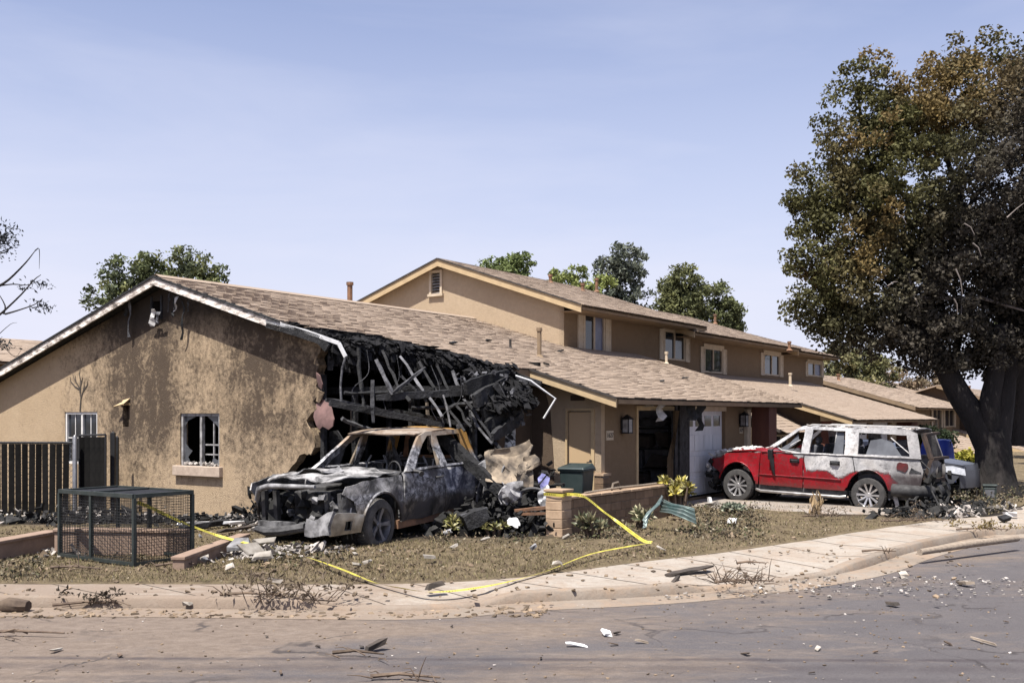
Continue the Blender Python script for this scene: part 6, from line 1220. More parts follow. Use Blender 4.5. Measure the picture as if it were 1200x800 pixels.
# ------------------------------------------------------------------ caution tape
def tape_mat():
    t = NT('yellow caution tape'); u = t.n('ShaderNodeUVMap'); sp = t.n('ShaderNodeSeparateXYZ'); t.l(u.outputs[0], sp.inputs[0]); ph = t.math('FRACT', t.math('MULTIPLY', sp.outputs[0], 2.6)); w = t.math('FRACT', t.math('MULTIPLY', sp.outputs[0], 26)); m = t.math('MULTIPLY', t.math('LESS_THAN', ph, .62), t.math('LESS_THAN', w, .55)); v = t.math('MULTIPLY', t.math('GREATER_THAN', sp.outputs[1], .25), t.math('LESS_THAN', sp.outputs[1], .75))
    col = t.mix(t.math('MULTIPLY', t.math('MULTIPLY', m, v), .85), (.50, .44, .07), (.05, .045, .02)); return t.fin(col, .45, 0, .4)
M['tape'] = tape_mat()
def tape(pts, tw, label, w=.05):
    P = bez(pts, 10); o0 = P[0].copy(); me = bpy.data.meshes.new('caution_tape'); V = []; Fc = []; U = []; L = 0
    for i, p in enumerate(P):
        d = (P[min(i+1, len(P)-1)]-P[max(i-1, 0)]).normalized(); L += (p-P[i-1]).length if i else 0; a = tw(i/len(P)); x = d.cross(Vector((0, 0, 1))).normalized(); v = x*math.cos(a)+Vector((0, 0, 1))*math.sin(a); q_ = p-o0; V += [tuple(q_-v*w/2), tuple(q_+v*w/2)]; U.append(L)
    for i in range(len(P)-1): Fc.append((2*i, 2*i+2, 2*i+3, 2*i+1))
    me.from_pydata(V, [], Fc); uv = me.uv_layers.new(name='UVMap')
    for pl in me.polygons:
        for li in pl.loop_indices: vi = me.loops[li].vertex_index; uv.data[li].uv = (U[vi//2], vi % 2)
    o = link('caution_tape', me, M['tape'], None, 60); o.location = o0; return tag(o, label, 'tape', None)
def gp_(px, py, z=.09): p = G(px, py, z); p.z = max(z if z > .1 else 0, yz(p.x, p.y)+.10 if in_yard(p.x, p.y) else .035); return p
tape([D(161, 588, 14.3), D(180, 596, 14.6), D(215, 612, 15.2), D(255, 627, 15.8), gp_(290, 636, .22), gp_(312, 639, .16)], lambda u: 1.2+2.2*u, 'yellow caution tape tied from the wire cage to the rubble')
tape([gp_(312, 639, .14), gp_(330, 647), gp_(360, 653), gp_(400, 668), gp_(440, 680, .06), gp_(475, 688, .05), gp_(503, 692, .045), gp_(540, 690, .045), gp_(590, 681, .05), gp_(640, 664), gp_(690, 651), gp_(735, 642), gp_(762, 637)], lambda u: .15+.28*math.sin(u*19)+.15*math.sin(u*7), 'yellow caution tape trailing over the lawn and pavement', .05)
pc = W(ps, pt, 0)
tape([gp_(764, 636), gp_(752, 632, .12), D(725, 612, 17.6), D(706, 598, 17.6), D(690, 585, 17.5), D(680, 580, 17.35), pc+SV*.19-TV*.05+Vector((0, 0, .76)), pc+SV*.19-TV*.19+Vector((0, 0, .75)), pc-SV*.19-TV*.19+Vector((0, 0, .76))], lambda u: .7+1.1*u, 'yellow caution tape stretched from the lawn up round the pillar', .05)
# ------------------------------------------------------------------ wrecked teal sheet, tarp, box
def corr(pts, name, label, cat, m, amp=.02, per=.09, grp=None):
    a, b, c, d = [Vector(p) for p in pts]; mb = MB(); nu, nv = 44, 3
    for j in range(nv+1):
        for i in range(nu+1):
            u, v = i/nu, j/nv; p = (a.lerp(b, v)).lerp(d.lerp(c, v), u); nn = (b-a).cross(d-a).normalized(); mb.v.append(tuple(p-a+nn*amp*math.sin(u*(d-a).length/per*6.283)+nn*.04*math.sin(v*5+u*3)))
    for j in range(nv):
        for i in range(nu): k = j*(nu+1)+i; mb.f.append((k, k+1, k+nu+2, k+nu+1))
    o = mb.build(name, M[m], None, 80); o.location = a; md = o.modifiers.new('t', 'SOLIDIFY'); md.thickness = .006; return tag(o, label, cat, grp)
corr([D(774, 583, 18.6), D(814, 597, 18.1), D(816, 613, 17.8), D(773, 600, 18.3)], 'corrugated_sheet', 'bent teal corrugated sheet sloping to the right on the lawn', 'metal sheet', 'teal_sheet', .03, .10); corr([D(775, 580, 18.6), D(757, 607, 17.9), D(752, 619, 17.7), D(769, 592, 18.4)], 'corrugated_sheet', 'bent teal corrugated sheet leaning to the left on the lawn', 'metal sheet', 'teal_sheet', .03, .10)
tb_ = D(1098, 560, 30); tb_.z = 0; TP = empty('blue_tarp', tb_, R(-20), 'blue tarp draped over a pile beside the far driveway', 'tarp'); mb = MB(); nn_ = 28
ring = []
for j, (f, z) in enumerate(((0, 1.45), (.55, 1.44), (.9, 1.38), (1.0, 1.2), (1.04, .9), (1.1, .55), (1.18, .2))):
    for i in range(nn_): a = 2*math.pi*i/nn_; k = max(abs(math.cos(a)), abs(math.sin(a))); w_ = 1+.07*math.sin(a*9)*(j > 2)+.05*math.sin(a*5+1)*(j > 3); mb.v.append((math.cos(a)/k*.42*f*w_, math.sin(a)/k*.5*f*w_, z+.05*math.sin(a*4)*(j > 1)))
for j in range(6):
    for i in range(nn_): i2 = (i+1) % nn_; mb.f.append((j*nn_+i, j*nn_+i2, (j+1)*nn_+i2, (j+1)*nn_+i))
mb.build('sheet', M['blue_tarp'], TP, 60); MB().bx((-.36, -.44, 0), (.36, .44, 1.38)).build('pile', M['wood_dark'], TP)
ub = D(1160, 586, 24.6); ub.z = .02; UB = empty('utility_box', ub, R(-25), 'small grey-green utility box at the foot of the big tree', 'utility box'); MB().bx((-.15, -.12, -.05), (.15, .12, .40)).build('body', M['green_metal'], UB, bevel=.03); MB().bx((-.165, -.135, .40), (.165, .135, .46)).build('lid', M['green_metal'], UB, bevel=.02); MB().bx((-.1, -.128, .15), (.1, -.121, .33)).build('panel', M['grey_metal'], UB)
# storage inside the open garage bay
bt0 = (b0+.25, b0+1.35) if False else None
SH = empty('storage_rack', W(5.75, 9.1, .14), -ANG+R(90), 'black storage rack piled with goods inside the open garage bay', 'shelf')
for x in (-.3, .3):
    for y in (-.75, .75): MB().bx((x-.02, y-.02, 0), (x+.02, y+.02, 1.75)).build('upright', M['black_metal'], SH)
for z in (.15, .65, 1.15, 1.65): MB().bx((-.32, -.77, z), (.32, .77, z+.03)).build('shelf_board', M['black_metal'], SH)
for i, (y, z, w, h, d) in enumerate(((-.45, .18, .5, .38, .45), (.2, .18, .55, .34, .5), (-.4, .68, .6, .3, .4), (.35, .68, .5, .4, .45), (-.5, 1.18, .4, .35, .4), (.1, 1.18, .55, .3, .45), (-.2, 1.68, .9, .2, .5))):
    o = MB().add([v for v in chunk_verts(rnd, d*.6, w*.6, h*.62, Matrix.Identity(3))], BOXF).build('storage_box', M['wood_dark'] if i % 3 else M['seat'], None, bevel=.03); o.location = W(5.75-y, 9.1, .14+z+h*.5+.03); o.rotation_euler = (0, 0, -ANG+R(90)); tag(o, 'dark lumpy box stacked on the garage rack', 'box', 'boxes on the garage rack')
for px, py0, py1, m, lab in ((774, 468, 494, 'ash', 'white cloth strip hanging under the garage eave'), (820, 470, 505, 'char', 'black melted strip hanging before the white garage door'), (811, 466, 492, 'char', 'dark torn sheet hanging at the white door corner'), (760, 468, 477, 'plaster', 'pale scrap sagging under the garage eave')):
    a = onS(px, py0, 7.3); b = onS(px+1, py1, 7.25); o = scrap(None, [W(a[0], a[1], a[2]+(b[2]-a[2])*k/5)+Vector((.05*math.sin(k*2), 0, 0)) for k in range(6)], .22, m, 'hanging_scrap'); tag(o, lab, 'scrap')
# ================================================================== wreckage and litter
def place(o, p):
    o.location = p; return o
def beam_thing(a, b, w, h, m, label, name='charred_beam', cat='beam', group=None, rough=.02):
    a, b = Vector(a), Vector(b); c = (a+b)/2; L = (b-a).length; n = max(2, int(L/.18)); d = (b-a).normalized(); x = d.cross(Vector((0, 0, 1)))
    if x.length < 1e-3: x = Vector((1, 0, 0))
    x.normalize(); y = x.cross(d); mb = MB()
    for i in range(n+1):
        p = a.lerp(b, i/n)-c; k = 1 if 0 < i < n else rnd.uniform(.6, .95)
        for sx, sy in ((-1, -1), (1, -1), (1, 1), (-1, 1)): mb.v.append(tuple(p+x*(sx*w/2*k+rnd.uniform(-rough, rough)*.7)+y*(sy*h/2*k+rnd.uniform(-rough, rough)*.7)))
    for i in range(n):
        for q in range(4): q2 = (q+1) % 4; mb.f.append((i*4+q, i*4+q2, i*4+4+q2, i*4+4+q))
    mb.f += [(3, 2, 1, 0), tuple(n*4+q for q in range(4))]
    o = mb.build(name, M[m]); o.location = c; return tag(o, label, cat, group)
# charred lip hanging along the burnt roof edge
mb = MB()
for k in range(1300):
    t = rnd.uniform(-.25, 3.7); u = rnd.random()**1.4; e = s_lim(min(t, 3.1))+.56; dr = u*(.30+.22*pnoise(t, 0, 1.7)+.12*math.sin(t*11)); s = e+.10*math.sin(u*2)+rnd.gauss(0, .05); z = zroof(e)-dr
    Mx = Matrix.Rotation(R(20+65*u)+rnd.gauss(0, .25), 3, 'Y') @ Matrix.Rotation(rnd.gauss(0, .22), 3, 'X') @ Matrix.Rotation(rnd.gauss(0, .3), 3, 'Z'); mb.add([Vector((s, t, z))+v for v in chunk_verts(rnd, rnd.uniform(.05, .12), rnd.uniform(.05, .13), .014, Mx)], BOXF)
for k in range(150):
    t = rnd.uniform(.0, 3.6); e = s_lim(min(t, 3.1))+.56; l = rnd.uniform(.12, .5)**1.3; mb.add([Vector((e+rnd.uniform(-.1, .1), t, zroof(e)-.28-l/2))+v for v in chunk_verts(rnd, .012, rnd.uniform(.015, .06), l*.5, rotm(rnd, .15))], BOXF)
tag(mb.build('charred_roof_edge', M['shingle_burnt'], HB), kind='stuff')
# collapsed, folded-over part of the roof towards the wing
for k, (a, b, th_) in enumerate((((566, 486), (616, 455), .22), ((570, 500), (618, 470), .2), ((556, 470), (600, 447), .24), ((545, 455), (596, 440), .22), ((577, 512), (612, 488), .16))):
    beam_thing(D(*a, 19.5-k*.1), D(*b, 20.6-k*.05), .10, th_*1.3, 'char', ['broad charred plank sagging from the roof corner towards the ash-flecked post', 'charred plank directly under the broad sagging one', 'charred plank high under the folded roof shingles', 'topmost charred plank along the folded roof edge', 'short narrow charred plank lowest of the roof corner'][k], 'charred_plank', 'plank')
mb = MB()
for k in range(900):
    u = rnd.random(); v = rnd.random(); px_ = 548+u*62+v*18; py_ = 436+u*8+v*(46-u*16)+rnd.gauss(0, 3); p = Vector(toST(D(px_, py_, 20.6-.9*v+rnd.gauss(0, .12)))); Mx = Matrix.Rotation(R(38)+rnd.gauss(0, .3), 3, 'Y') @ Matrix.Rotation(rnd.gauss(0, .3), 3, 'X') @ Matrix.Rotation(rnd.gauss(0, .4), 3, 'Z'); mb.add([p+w for w in chunk_verts(rnd, rnd.uniform(.05, .14), rnd.uniform(.05, .15), .016, Mx)], BOXF)
tag(mb.build('charred_roof_heap', M['shingle_burnt'], HB), kind='stuff')
mb = MB()
for k in range(90): p = Vector(toST(D(rnd.uniform(535, 620), rnd.uniform(436, 505), 19.7+rnd.random()*.4))); mb.add([p+w for w in chunk_verts(rnd, .05, .045, .012, rotm(rnd))], BOXF)
tag(mb.build('ash_flakes', M['char_ash'], HB), kind='stuff')
J = 'beams across the burnt-out corner'
for i, (a, b, w, m, ya, yb, lab) in enumerate((((441, 466), (560, 458), .13, 'char', 18.6, 20.2, 'long charred beam crossing the burnt-out corner above the pickup'), ((386, 472), (520, 498), .11, 'char', 18.3, 19.2, 'charred beam sloping down behind the pickup cab'), ((382, 468), (470, 486), .09, 'char_ash', 18.6, 19.3, 'ash-crusted beam beside the hanging drip edge'), ((440, 456), (600, 454), .10, 'char', 19.6, 20.6, 'far charred beam under the burnt roof lip'), ((441, 421), (460, 462), .055, 'char_ash', 18.8, 18.7, 'thin grey strut slanting down to the long beam'), ((460, 461), (498, 430), .05, 'char_ash', 18.7, 19.4, 'thin grey strut slanting up from the long beam'), ((437, 445), (437, 495), .07, 'char_ash', 18.6, 18.6, 'short upright stud standing on the sloping beam'), ((514, 508), (592, 580), .20, 'char', 19.6, 18.6, 'thick black rafter fallen across the pickup bed'), ((470, 440), (500, 470), .05, 'char', 19.3, 19.3, 'broken black lath leaning under the roof lip'), ((455, 480), (560, 500), .08, 'char', 19.8, 20.2, 'charred joist behind the pickup roof'), ((520, 462), (528, 500), .04, 'ash_metal', 19.0, 19.0, 'bent pale bracket hanging from the long beam'))):
    beam_thing(D(*a, ya), D(*b, yb), w, w, m, lab, 'charred_beam' if 'beam' in lab or 'rafter' in lab or 'joist' in lab else 'strut', 'beam', None)
o = beam_thing(Vector((D(597, 500, 20.2).x, 20.2, .1)), D(598, 484, 20.2), .24, .2, 'char', 'charred post flecked with white ash beside the wing wall', 'charred_post', 'post'); o.data.materials.clear(); tt = NT('flecked char'); o.data.materials.append(tt.fin(tt.ramp(tt.noise(5, 5, .7, .8), [(.47, (.02, .02, .02)), (.54, (.5, .5, .5))]), .9))
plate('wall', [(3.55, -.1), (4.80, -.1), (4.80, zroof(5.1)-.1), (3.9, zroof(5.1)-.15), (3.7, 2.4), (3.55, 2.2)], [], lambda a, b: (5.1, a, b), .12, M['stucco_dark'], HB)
plate('shaded_wall_sheet', [(5.12, -.1), (5.72, -.1), (5.68, 1.2), (5.6, 2.2), (5.4, 2.9), (5.12, 3.05)], [], lambda a, b: (a, WT-.02, b), .015, M['stucco_dark'], HB)  # dark sheet painting the shade on the left end of the wing wall
MB().tube([Vector(toST(D(*p, 20.0))) for p in ((604, 440), (622, 446), (634, 455), (651, 467), (637, 490))], .022, 6).build('bent_drip_edge', M['white_metal'], HB)
# mounds of black wreckage
def mound(name, label, spots, n, m, sz, seed, flat=.6, up=.9):
    r = random.Random(seed); mb = MB(); c = D(spots[0][0], spots[0][1], spots[0][2]); c.z = 0
    for k in range(n):
        sx, sy, Y, w, h = r.choice(spots); p = D(sx+r.gauss(0, w*.5), sy, Y+r.gauss(0, .25)); z = abs(r.gauss(0, .5))*h*up; q_ = Vector((p.x, p.y, yz(p.x, p.y)+z*max(.15, 1-abs(r.gauss(0, .3))))); s_ = sz*r.uniform(.25, 1.1)*(1.9 if r.random() < .1 else 1); mb.add([q_-c+v for v in chunk_verts(r, s_*r.uniform(.5, 1.8), s_*r.uniform(.4, 1), s_*flat*r.uniform(.15, .7), rotm(r, 1.2))], BOXF)
    o = mb.build(name, M[m]); o.location = c; return tag(o, label, 'rubble', None, 'stuff')
mound('black_rubble', 'black charred rubble heaped between the pickup and the block wall', [(560, 590, 18.3, 40, .55), (600, 590, 18.2, 40, .7), (630, 590, 18.4, 24, .6), (640, 560, 19.6, 30, 1.0), (600, 560, 19.6, 50, 1.2), (500, 600, 18.4, 60, .25), (420, 590, 19.2, 60, .5), (450, 580, 19.8, 60, .6)], 2600, 'blackchunk', .085, 3)
mound('pale_rubble', 'pale broken plaster and ash strewn along the foot of the gable wall', [(230, 606, 20.4, 80, .12), (300, 604, 19.6, 70, .22), (150, 606, 20.5, 110, .25), (60, 610, 20.6, 110, .25), (330, 610, 18.6, 50, .25), (290, 645, 15.4, 60, .08), (330, 640, 15.8, 80, .1), (80, 660, 15.6, 80, .06)], 1300, 'ashchunk', .05, 4)
mound('dark_rubble', 'dark wreckage lying behind the fence and under the gable', [(40, 610, 20.2, 120, .3), (120, 612, 20.0, 90, .25), (310, 590, 19.4, 30, .6), (340, 585, 19.3, 40, .8), (250, 608, 20.2, 80, .15)], 1100, 'blackchunk', .065, 5)
mound('car_wreckage', 'tangle of burnt scrap behind the red car', [(1085, 604, 21.6, 40, .3), (1105, 604, 21.8, 40, .35), (1065, 606, 21.4, 40, .25), (1120, 600, 22.5, 40, .3)], 600, 'blackchunk', .07, 6); mound('ash_wreckage', 'silvery ash-covered scrap lying behind the red car', [(1115, 603, 21.4, 24, .3), (1130, 603, 21.8, 24, .25), (1150, 596, 23, 50, .2)], 160, 'ashchunk', .075, 7)
mound('yard_clods', 'earth clods and small rubble over the lawn', [(x, y, H*F/(y-HY), 60, .05) for x in range(-20, 1020, 70) for y in (612, 630, 650, 668) if in_yard(G(x, y).x, G(x, y).y)], 1500, 'dirtchunk', .028, 8)
def road_bits(name, label, n, m, seed, px, py, sz, z=-.13):
    r = random.Random(seed); mb = MB()
    for k in range(n):
        y = py[0]+(py[1]-py[0])*r.random()**1.5; p = G(r.uniform(*px), y, z)
        zz = z if not (len(K) and p.y > 11.0) else -.06
        s_ = sz*r.uniform(.3, 1.5)
        mb.add([p+Vector((0, 0, .006))+v for v in chunk_verts(r, s_, s_*.8, s_*.35, rotm(r, .4))], BOXF)
    return tag(mb.build(name, M[m]), label, 'grit', None, 'stuff')
road_bits('road_grit', 'small dark grit and crumbs strewn over the asphalt', 420, 'dirtchunk', 21, (-20, 1220), (712, 800), .011); road_bits('pale_grit', 'pale crumbs strewn over the asphalt', 150, 'ashchunk', 22, (-20, 1220), (706, 800), .010); road_bits('gutter_grit', 'dirt and debris washed along the gutter', 900, 'dirtchunk', 23, (-20, 640), (706, 724), .03); road_bits('gutter_grit', 'dirt and pale crumbs along the right-hand kerb', 420, 'ashchunk', 24, (640, 1220), (676, 700), .02, -.1)
r = random.Random(77); mb = MB()
for k in range(420):
    i = r.randrange(len(inner)-8); p = inner[i].lerp(B[min(i, len(B)-1)], 0) if False else G(r.uniform(-20, 1150), r.uniform(640, 700)); 
    if in_yard(p.x, p.y): continue
    s_ = .02*r.uniform(.4, 1.6); mb.add([p+Vector((0, 0, .012))+v for v in chunk_verts(r, s_, s_, s_*.4, rotm(r, .4))], BOXF)
tag(mb.build('pavement_grit', M['dirtchunk']), 'brown crumbs of soil scattered over the pavement', 'grit', None, 'stuff')
# crumpled sheets and boards one can pick out
def sheet(px, py, Y, w, h, m, label, name='crumpled_sheet', seed=1, tilt=(40, 10, 0), amp=.12, z=None, cat='sheet'):
    c = D(px, py, Y) if z is None else G(px, py, z); r = random.Random(seed); ol = [(math.cos(a)*w/2*r.uniform(.75, 1.1), math.sin(a)*h/2*r.uniform(.75, 1.1)) for a in [k*6.283/9 for k in range(9)]]
    o = plate(name, ol, [], lambda a, b: (a, b, 0), .012, M[m], None, min(w, h)/9, 12, jig=lambda p: crumple(amp, 2.2/max(w, h), seed)(p)+crumple(amp*.35, 6/max(w, h), seed+5)(p)); o.location = c; o.rotation_euler = [R(t_) for t_ in tilt]; return tag(o, label, cat)
sheet(596, 541, 18.9, 1.25, .75, 'tan_cloth', 'large crumpled tan and grey sheet on top of the black wreckage', seed=3, tilt=(58, -24, 12), amp=.30); sheet(617, 550, 18.7, .5, .55, 'tan_cloth', 'smaller folded tan sheet hanging below the large one', seed=4, tilt=(70, 25, 0), amp=.22)
sheet(575, 556, 18.9, .55, .6, 'ash_metal', 'crumpled grey metal panel behind the pickup', 'crumpled_metal', 5, (75, -10, 0), .16); sheet(598, 580, 18.0, .4, .6, 'ash_metal', 'twisted silver scrap in front of the black wreckage', 'crumpled_metal', 6, (70, 30, 10), .2)
M['blue_plastic'] = simple('pale blue plastic', (.26, .27, .50), (.2, .2, .4), 4, .5, .2); M['paper'] = simple('white paper', (.62, .62, .62), (.5, .5, .5), 4, .8, .3)
sheet(637, 564, 18.6, .24, .34, 'blue_plastic', 'pale blue plastic sheet in the wreckage beside the pillar', 'plastic_sheet', 7, (80, 10, 0), .04); sheet(604, 612, 17.2, .26, .22, 'paper', 'white bucket-like scrap beside the small rosette plant', 'white_scrap', 8, (60, 0, 20), .06, cat='scrap'); sheet(638, 583, 18.1, .3, .5, 'grey_metal', 'grey metal piece leaning on the buff pillar', 'metal_piece', 9, (75, 0, 0), .05)
MB_ = MB(); a_ = D(624, 575, 18.2); ring_ = MB().tube(bez([D(608, 592, 18.2)-a_, D(612, 576, 18.2)-a_, D(625, 572, 18.2)-a_, D(638, 577, 18.2)-a_, D(641, 594, 18.2)-a_], 5), .03, 7); o = ring_.build('burnt_hoop', M['soot_metal'], None, 50); o.location = a_; tag(o, 'black burnt hoop frame arching over the wreckage', 'frame')
for a, b, m, lab in (((603, 598), (645, 594), 'rust', 'reddish plank at the foot of the black wreckage, upper one'), ((606, 602), (645, 601), 'rust', 'reddish plank at the foot of the black wreckage, lower one'), ((540, 604), (571, 595), 'grey_metal', 'grey metal edge in front of the black box'), ((543, 612), (570, 600), 'char', 'black flat panel on the ground between the rosette plants')):
    beam_thing(D(*a, 17.8), D(*b, 17.9), .09 if m != 'char' else .5, .05 if m != 'char' else .28, m, lab, 'plank', 'plank', None, .006)
# along the gable foot
for a, b, w, m, lab in (((208, 613), (300, 612), .10, 'white_metal', 'white length of gutter fallen along the gable wall'), ((212, 619), (345, 600), .16, 'char', 'long black timber lying along the gable wall'), ((255, 624), (340, 610), .07, 'wood_dark', 'thin dark lath in front of the long black timber'), ((205, 610), (240, 603), .10, 'char', 'black board propped at the gable foot'), ((237, 605), (275, 606), .06, 'char', 'black lath against the gable foot'), ((150, 600), (180, 585), .05, 'wood_grey', 'pale lath leaning behind the wire cage')):
    p, q_ = gp_(*a, .12), gp_(*b, .12); beam_thing(p, q_, w, w*.6, m, lab, 'fallen_timber' if m != 'white_metal' else 'fallen_gutter', 'timber')
for px, py, w, h, tl, lab in ((296, 650, .42, .30, (35, 5, 60), 'white plaster slab tilted in the soil beside the tape'), (311, 640, .40, .16, (40, 0, 30), 'pale board sticking up before the pickup bumper'), (307, 656, .3, .2, (15, 0, 20), 'small white plaster slab below the tilted one'), (282, 643, .34, .3, (30, 0, 0), 'grey rag heaped at the end of the garden kerb')):
    p = gp_(px, py, .12); o = MB().add(chunk_verts(rnd, w/2, h/2, .035, Matrix.Identity(3)), BOXF).build('plaster_slab', M['plaster'] if 'grey' not in lab else M['ash_metal'], None, bevel=.01); o.location = p+Vector((0, 0, .07)); o.rotation_euler = [R(x) for x in tl]; tag(o, lab, 'slab')
# litter one by one
GL = 'loose scraps on the ground'
def bit(px, py, sx, sy, sz, m, label, name, cat='scrap', z=0, group=None, tilt=.25):
    p = G(px, py, z); p.z = z+sz*.6+.01; o = MB().add(chunk_verts(rnd, sx/2, sy/2, sz/2, rotm(rnd, tilt)), BOXF).build(name, M[m]); o.location = p; return tag(o, label, cat, group)
bit(676, 757, .22, .07, .012, 'paper', 'flat white strip of paper on the asphalt', 'paper_strip', z=-.125); bit(712, 744, .14, .10, .03, 'paper', 'crumpled white scrap beside a dark flake on the road', 'paper_scrap', z=-.125); bit(723, 743, .10, .06, .02, 'wood_dark', 'dark flake beside the crumpled white scrap on the road', 'dark_flake', z=-.125)
bit(752, 753, .16, .04, .02, 'wood_grey', 'tan wood splinter beyond the white paper strip', 'wood_splinter', z=-.125); bit(440, 762, .26, .10, .07, 'wood_dark', 'curled dark bark piece on the road', 'bark_piece', z=-.125, tilt=.5); bit(1152, 753, .34, .03, .02, 'wood_grey', 'long tan splinter lying on the right of the road', 'wood_splinter', z=-.125); bit(958, 761, .14, .05, .012, 'plaster', 'pale flat chip on the dark road band', 'plaster_chip', z=-.125)
bit(1045, 710, .18, .09, .04, 'wood_dark', 'small dark clump of twigs on the right of the road', 'dark_clump', z=-.125); bit(1131, 686, .22, .12, .05, 'wood_grey', 'tan clump of debris near the far kerb line', 'tan_clump', z=-.12); bit(1058, 676, .2, .12, .05, 'plaster', 'pale clump of debris by the kerb bend', 'pale_clump', z=-.12); bit(835, 594, .3, .2, .1, 'plaster', 'white rag on the lawn in front of the red car', 'white_rag', z=.1); bit(858, 612, .36, .16, .05, 'paper', 'white rag lying flat on the brown lawn', 'white_rag', z=.06); bit(832, 593, .12, .12, .2, 'paper', 'small upright white bottle by the front wheel', 'white_bottle', z=.1)
bit(1184, 606, .3, .25, .1, 'paper', 'white torn box on the pavement end', 'torn_box', z=.02); bit(1176, 611, .25, .2, .1, 'char', 'black scrap beside the white torn box', 'black_scrap', z=.02); bit(1182, 578, .55, .3, .08, 'paper', 'white board lying right of the big trunk', 'white_board', z=.05)
bit(322, 684, .20, .12, .06, 'plaster', 'white lump above the broken branch on the kerb', 'plaster_lump', z=.02); bit(222, 711, .22, .10, .05, 'plaster', 'white crumpled scrap in the left gutter', 'white_scrap', z=-.1); bit(510, 690, .24, .10, .07, 'wood_dark', 'dark scrap pinning the tape to the pavement', 'dark_scrap', z=.03, tilt=.6); bit(66, 763, .16, .05, .02, 'plaster', 'pale chip on the muddy road', 'plaster_chip', z=-.125)
for k in range(26):
    bit(rnd.uniform(120, 780), rnd.uniform(612, 668), rnd.uniform(.08, .22), rnd.uniform(.05, .13), rnd.uniform(.02, .06), rnd.choice(['plaster', 'plaster', 'ash_metal']), 'small pale scrap lying on the brown lawn', 'lawn_scrap', z=.08, group='pale scraps on the lawn', tilt=.6)
for k in range(14):
    bit(rnd.uniform(40, 1180), rnd.uniform(725, 795), rnd.uniform(.05, .13), rnd.uniform(.02, .05), rnd.uniform(.01, .02), rnd.choice(['wood_dark', 'stick']), 'small dark chip of wood lying on the road', 'road_chip', z=-.128, group='dark chips on the road')
for k in range(14):
    k_ = onR(rnd.uniform(380, 860), rnd.uniform(400, 452)); p = W(*k_)
    if not (inside1(k_[0], k_[1]) and k_[0] < s_lim(k_[1])-.4): continue
    o = MB().add(chunk_verts(rnd, rnd.uniform(.06, .2), .06, .025, rotm(rnd, .3)), BOXF).build('roof_scrap', M['char']); o.location = p+Vector((0, 0, .06)); tag(o, 'small charred scrap lying on the shingle roof', 'scrap', 'charred scraps on the roof')
for px, py, Y0, rr, lab in ((20, 706, 0, .1, 'sawn log chunk in the left gutter'),):
    p = G(px, py, -.02); o = MB().tube([(-.2, .03, -.04), (-.1, 0, -.02), (.05, 0, -.03), (.14, -.02, -.03)], [.06, .085, .075, .06], 7).build('log_chunk', M['stick'], None, 50); o.location = p; tag(o, lab, 'log')
# poles, planks and branches
a, b = G(1078, 652, -.02), G(1192, 636, 0); o = MB().tube([Vector((0, 0, .07)), (b-a)*.5+Vector((0, 0, .09)), (b-a)+Vector((0, 0, .08))], [.05, .06, .055], 8).build('wooden_pole', M['wood_grey'], None, 50); o.location = a; tag(o, 'long pale wooden pole lying along the right kerb', 'pole')
beam_thing(G(782, 673, .03), G(833, 663, .03), .14, .035, 'wood_dark', 'dark plank lying on the pavement edge', 'plank', 'plank'); beam_thing(G(783, 690, -.06), G(795, 675, .04), .05, .04, 'wood_dark', 'short dark stick hanging over the kerb', 'stick', 'stick'); beam_thing(G(560, 706, -.10), G(640, 701, -.10), .08, .04, 'wood_grey', 'brown lath lying along the kerb', 'lath', 'lath')
def branch(px, py, L, h, n, label, name='broken_branch', leaves=0, seed=1, z=-.02, lc=(.14, .11, .08)):
    r = random.Random(seed); b = G(px, py, z); t = empty(name, b, r.uniform(-.3, .3), label, 'branch'); st = []
    for k in range(n):
        x0 = r.uniform(-L/2, L/2); p0 = Vector((x0, r.uniform(-.15, .15), .02)); d = Vector((r.uniform(-1, 1), r.uniform(-.6, .6), r.uniform(.05, 1)*h/L*1.6)).normalized()*r.uniform(.3, .7)*L*.6; st.append((p0, p0+d*.5+Vector((0, 0, r.uniform(0, .06))), p0+d))
    mb = MB(); mb.tube([(-L/2, 0, .03), (-.1*L, .03, .05), (L/2, -.02, .04)], [.020, .015, .008], 6); mb.build('stem', M['stick'], t, 50)
    for p in st: MB().tube(p, [.008, .005, .0025], 4).build('twig', M['stick'], t)
    if leaves:
        P_ = np.array([tuple(r.choice(st)[2]+Vector((r.gauss(0, .08), r.gauss(0, .08), abs(r.gauss(0, .04))))) for k in range(leaves)]); link('dead_leaves', leafmesh('dead_leaves', P_, .07, np.tile(lc, (leaves, 1)), .1, seed, .4), M['litter'], t)
branch(340, 706, 1.1, .4, 28, 'broken leafy branch lying on the kerb before the pickup', leaves=420, seed=3, z=-.05); branch(296, 700, .8, .5, 5, 'thin bare branch sticking up at the kerb', seed=4, z=0); branch(872, 684, .75, .35, 46, 'tangle of bare twigs on the pavement edge', seed=5, z=0); branch(110, 710, .9, .12, 10, 'dark branch litter in the left gutter', leaves=160, seed=6, z=-.09, lc=(.05, .04, .03)); branch(225, 795, .6, .15, 7, 'thin twigs on the road at the frame edge', seed=7, z=-.12) if False else None
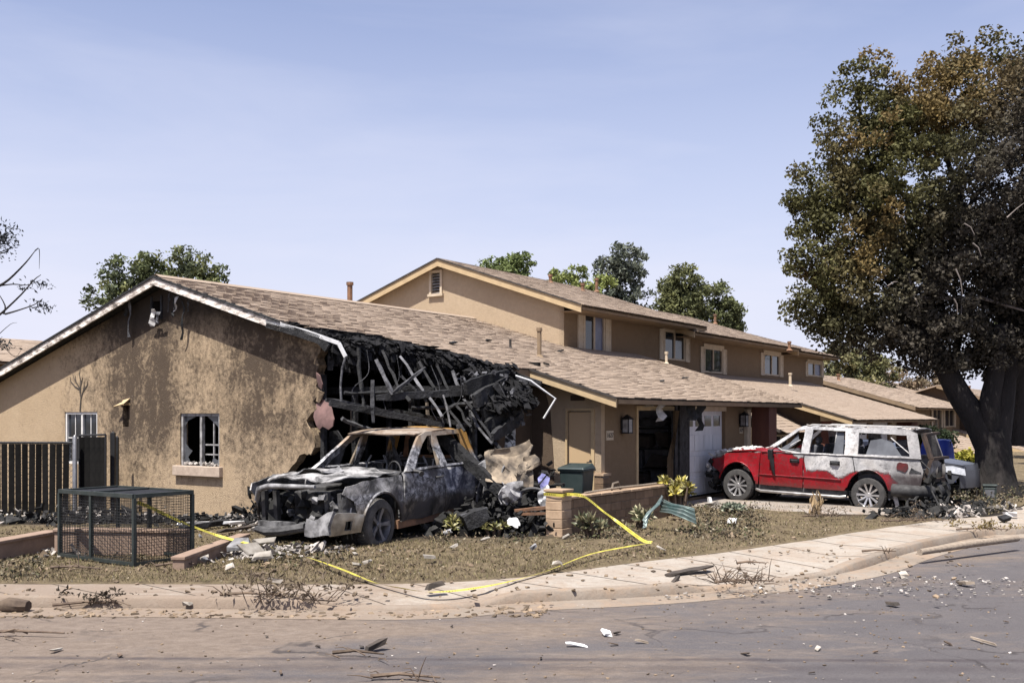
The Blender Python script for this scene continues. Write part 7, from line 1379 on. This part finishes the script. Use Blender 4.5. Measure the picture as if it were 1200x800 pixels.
branch(475, 797, .6, .18, 8, 'thin dry twigs lying on the near asphalt', seed=7, z=-.125); branch(420, 769, .5, .05, 4, 'dark twig beside the curled bark piece', seed=8, z=-.125); branch(25, 745, .9, .04, 4, 'dark stick on the muddy road at the left', seed=9, z=-.12); branch(975, 606, 1.2, .25, 12, 'dry branches piled behind the rear wheel of the red car', seed=10, z=.06, leaves=80); branch(1075, 612, 1.4, .45, 16, 'grey tangled branches on the soil behind the red car', seed=11, z=.05, leaves=120); branch(1150, 622, .9, .2, 10, 'leafy twig heap at the kerb end', seed=12, z=.02, leaves=220, lc=(.17, .13, .06)); branch(1030, 648, .5, .2, 5, 'short bare twig at the kerb bend', seed=13, z=0); branch(90, 668, .8, .3, 8, 'weathered branch stubs before the wire cage', seed=14, z=.05); branch(205, 664, .5, .2, 5, 'pale forked branch beside the garden kerb', seed=15, z=.05); branch(880, 662, .4, .1, 5, 'thin twig lying on the pale pavement', seed=16, z=.0)

# branching scorch mark left on the wall above the left window
mk = MB()
for pts in ([(94, 482), (95, 466), (93, 454), (87, 444), (85, 438)], [(95, 466), (98, 457), (99, 447)], [(94, 460), (95, 449), (93, 438), (94, 433)], [(93, 456), (88, 453), (83, 447), (82, 441)], [(98, 457), (102, 452), (103, 446)], [(89, 448), (88, 440)], [(95, 450), (97, 442)]):
    n_ = len(pts); mk.tube([Vector(onT(x_, y_, -.004)) for x_, y_ in pts], [.026*(1-.75*k_/(n_-1)) for k_ in range(n_)], 5)
for i_, v_ in enumerate(mk.v): mk.v[i_] = (v_[0], max(-.012, v_[1]), v_[2])
mk.build('scorch_mark', M['wood_dark'], HB)

# thin charred rafters and wires sagging through the burnt-out corner
for (x0_, y0_), (x1_, y1_), Y0_, Y1_, m_ in (((448, 412), (478, 470), 19.6, 18.9, 'char'), ((470, 418), (520, 488), 20.0, 19.0, 'char_ash'), ((492, 424), (545, 505), 20.2, 19.2, 'char'), ((512, 430), (552, 500), 20.4, 19.3, 'char'), ((530, 436), (575, 520), 20.5, 19.2, 'char_ash'), ((420, 408), (425, 478), 19.3, 18.8, 'char'), ((405, 460), (470, 455), 18.7, 19.4, 'char'), ((400, 490), (450, 505), 18.9, 19.6, 'char_ash'), ((480, 478), (560, 470), 19.4, 19.9, 'char'), ((548, 470), (600, 545), 19.6, 19.0, 'char'), ((455, 500), (470, 545), 19.9, 19.9, 'char_ash'), ((500, 470), (503, 530), 20.4, 20.4, 'wood_grey'), ((413, 480), (416, 560), 19.8, 19.8, 'wood_grey')):
    n_ = 7; a_, b_ = D(x0_, y0_, Y0_), D(x1_, y1_, Y1_); pts_ = [Vector(toST(a_.lerp(b_, k_/n_)+Vector((rnd.gauss(0, .015), 0, -.05*math.sin(math.pi*k_/n_)+rnd.gauss(0, .012))))) for k_ in range(n_+1)]
    MB().tube(pts_, [rnd.uniform(.026, .045) for k_ in range(n_+1)], 4).build('fallen_rafter', M[m_], HB)
for (x0_, y0_), (x1_, y1_), Y_ in (((430, 410), (415, 470), 18.9), ((465, 416), (452, 480), 19.2), ((505, 428), (512, 492), 19.5), ((540, 440), (520, 500), 19.5), ((585, 450), (600, 520), 19.7)):
    a_, b_ = D(x0_, y0_, Y_), D(x1_, y1_, Y_); MB().tube([Vector(toST(p_)) for p_ in bez([a_, a_.lerp(b_, .4)+Vector((.12, 0, -.05)), a_.lerp(b_, .75)+Vector((-.08, 0, 0)), b_], 5)], .007, 4).build('hanging_wire', M['char_ash'], HB)
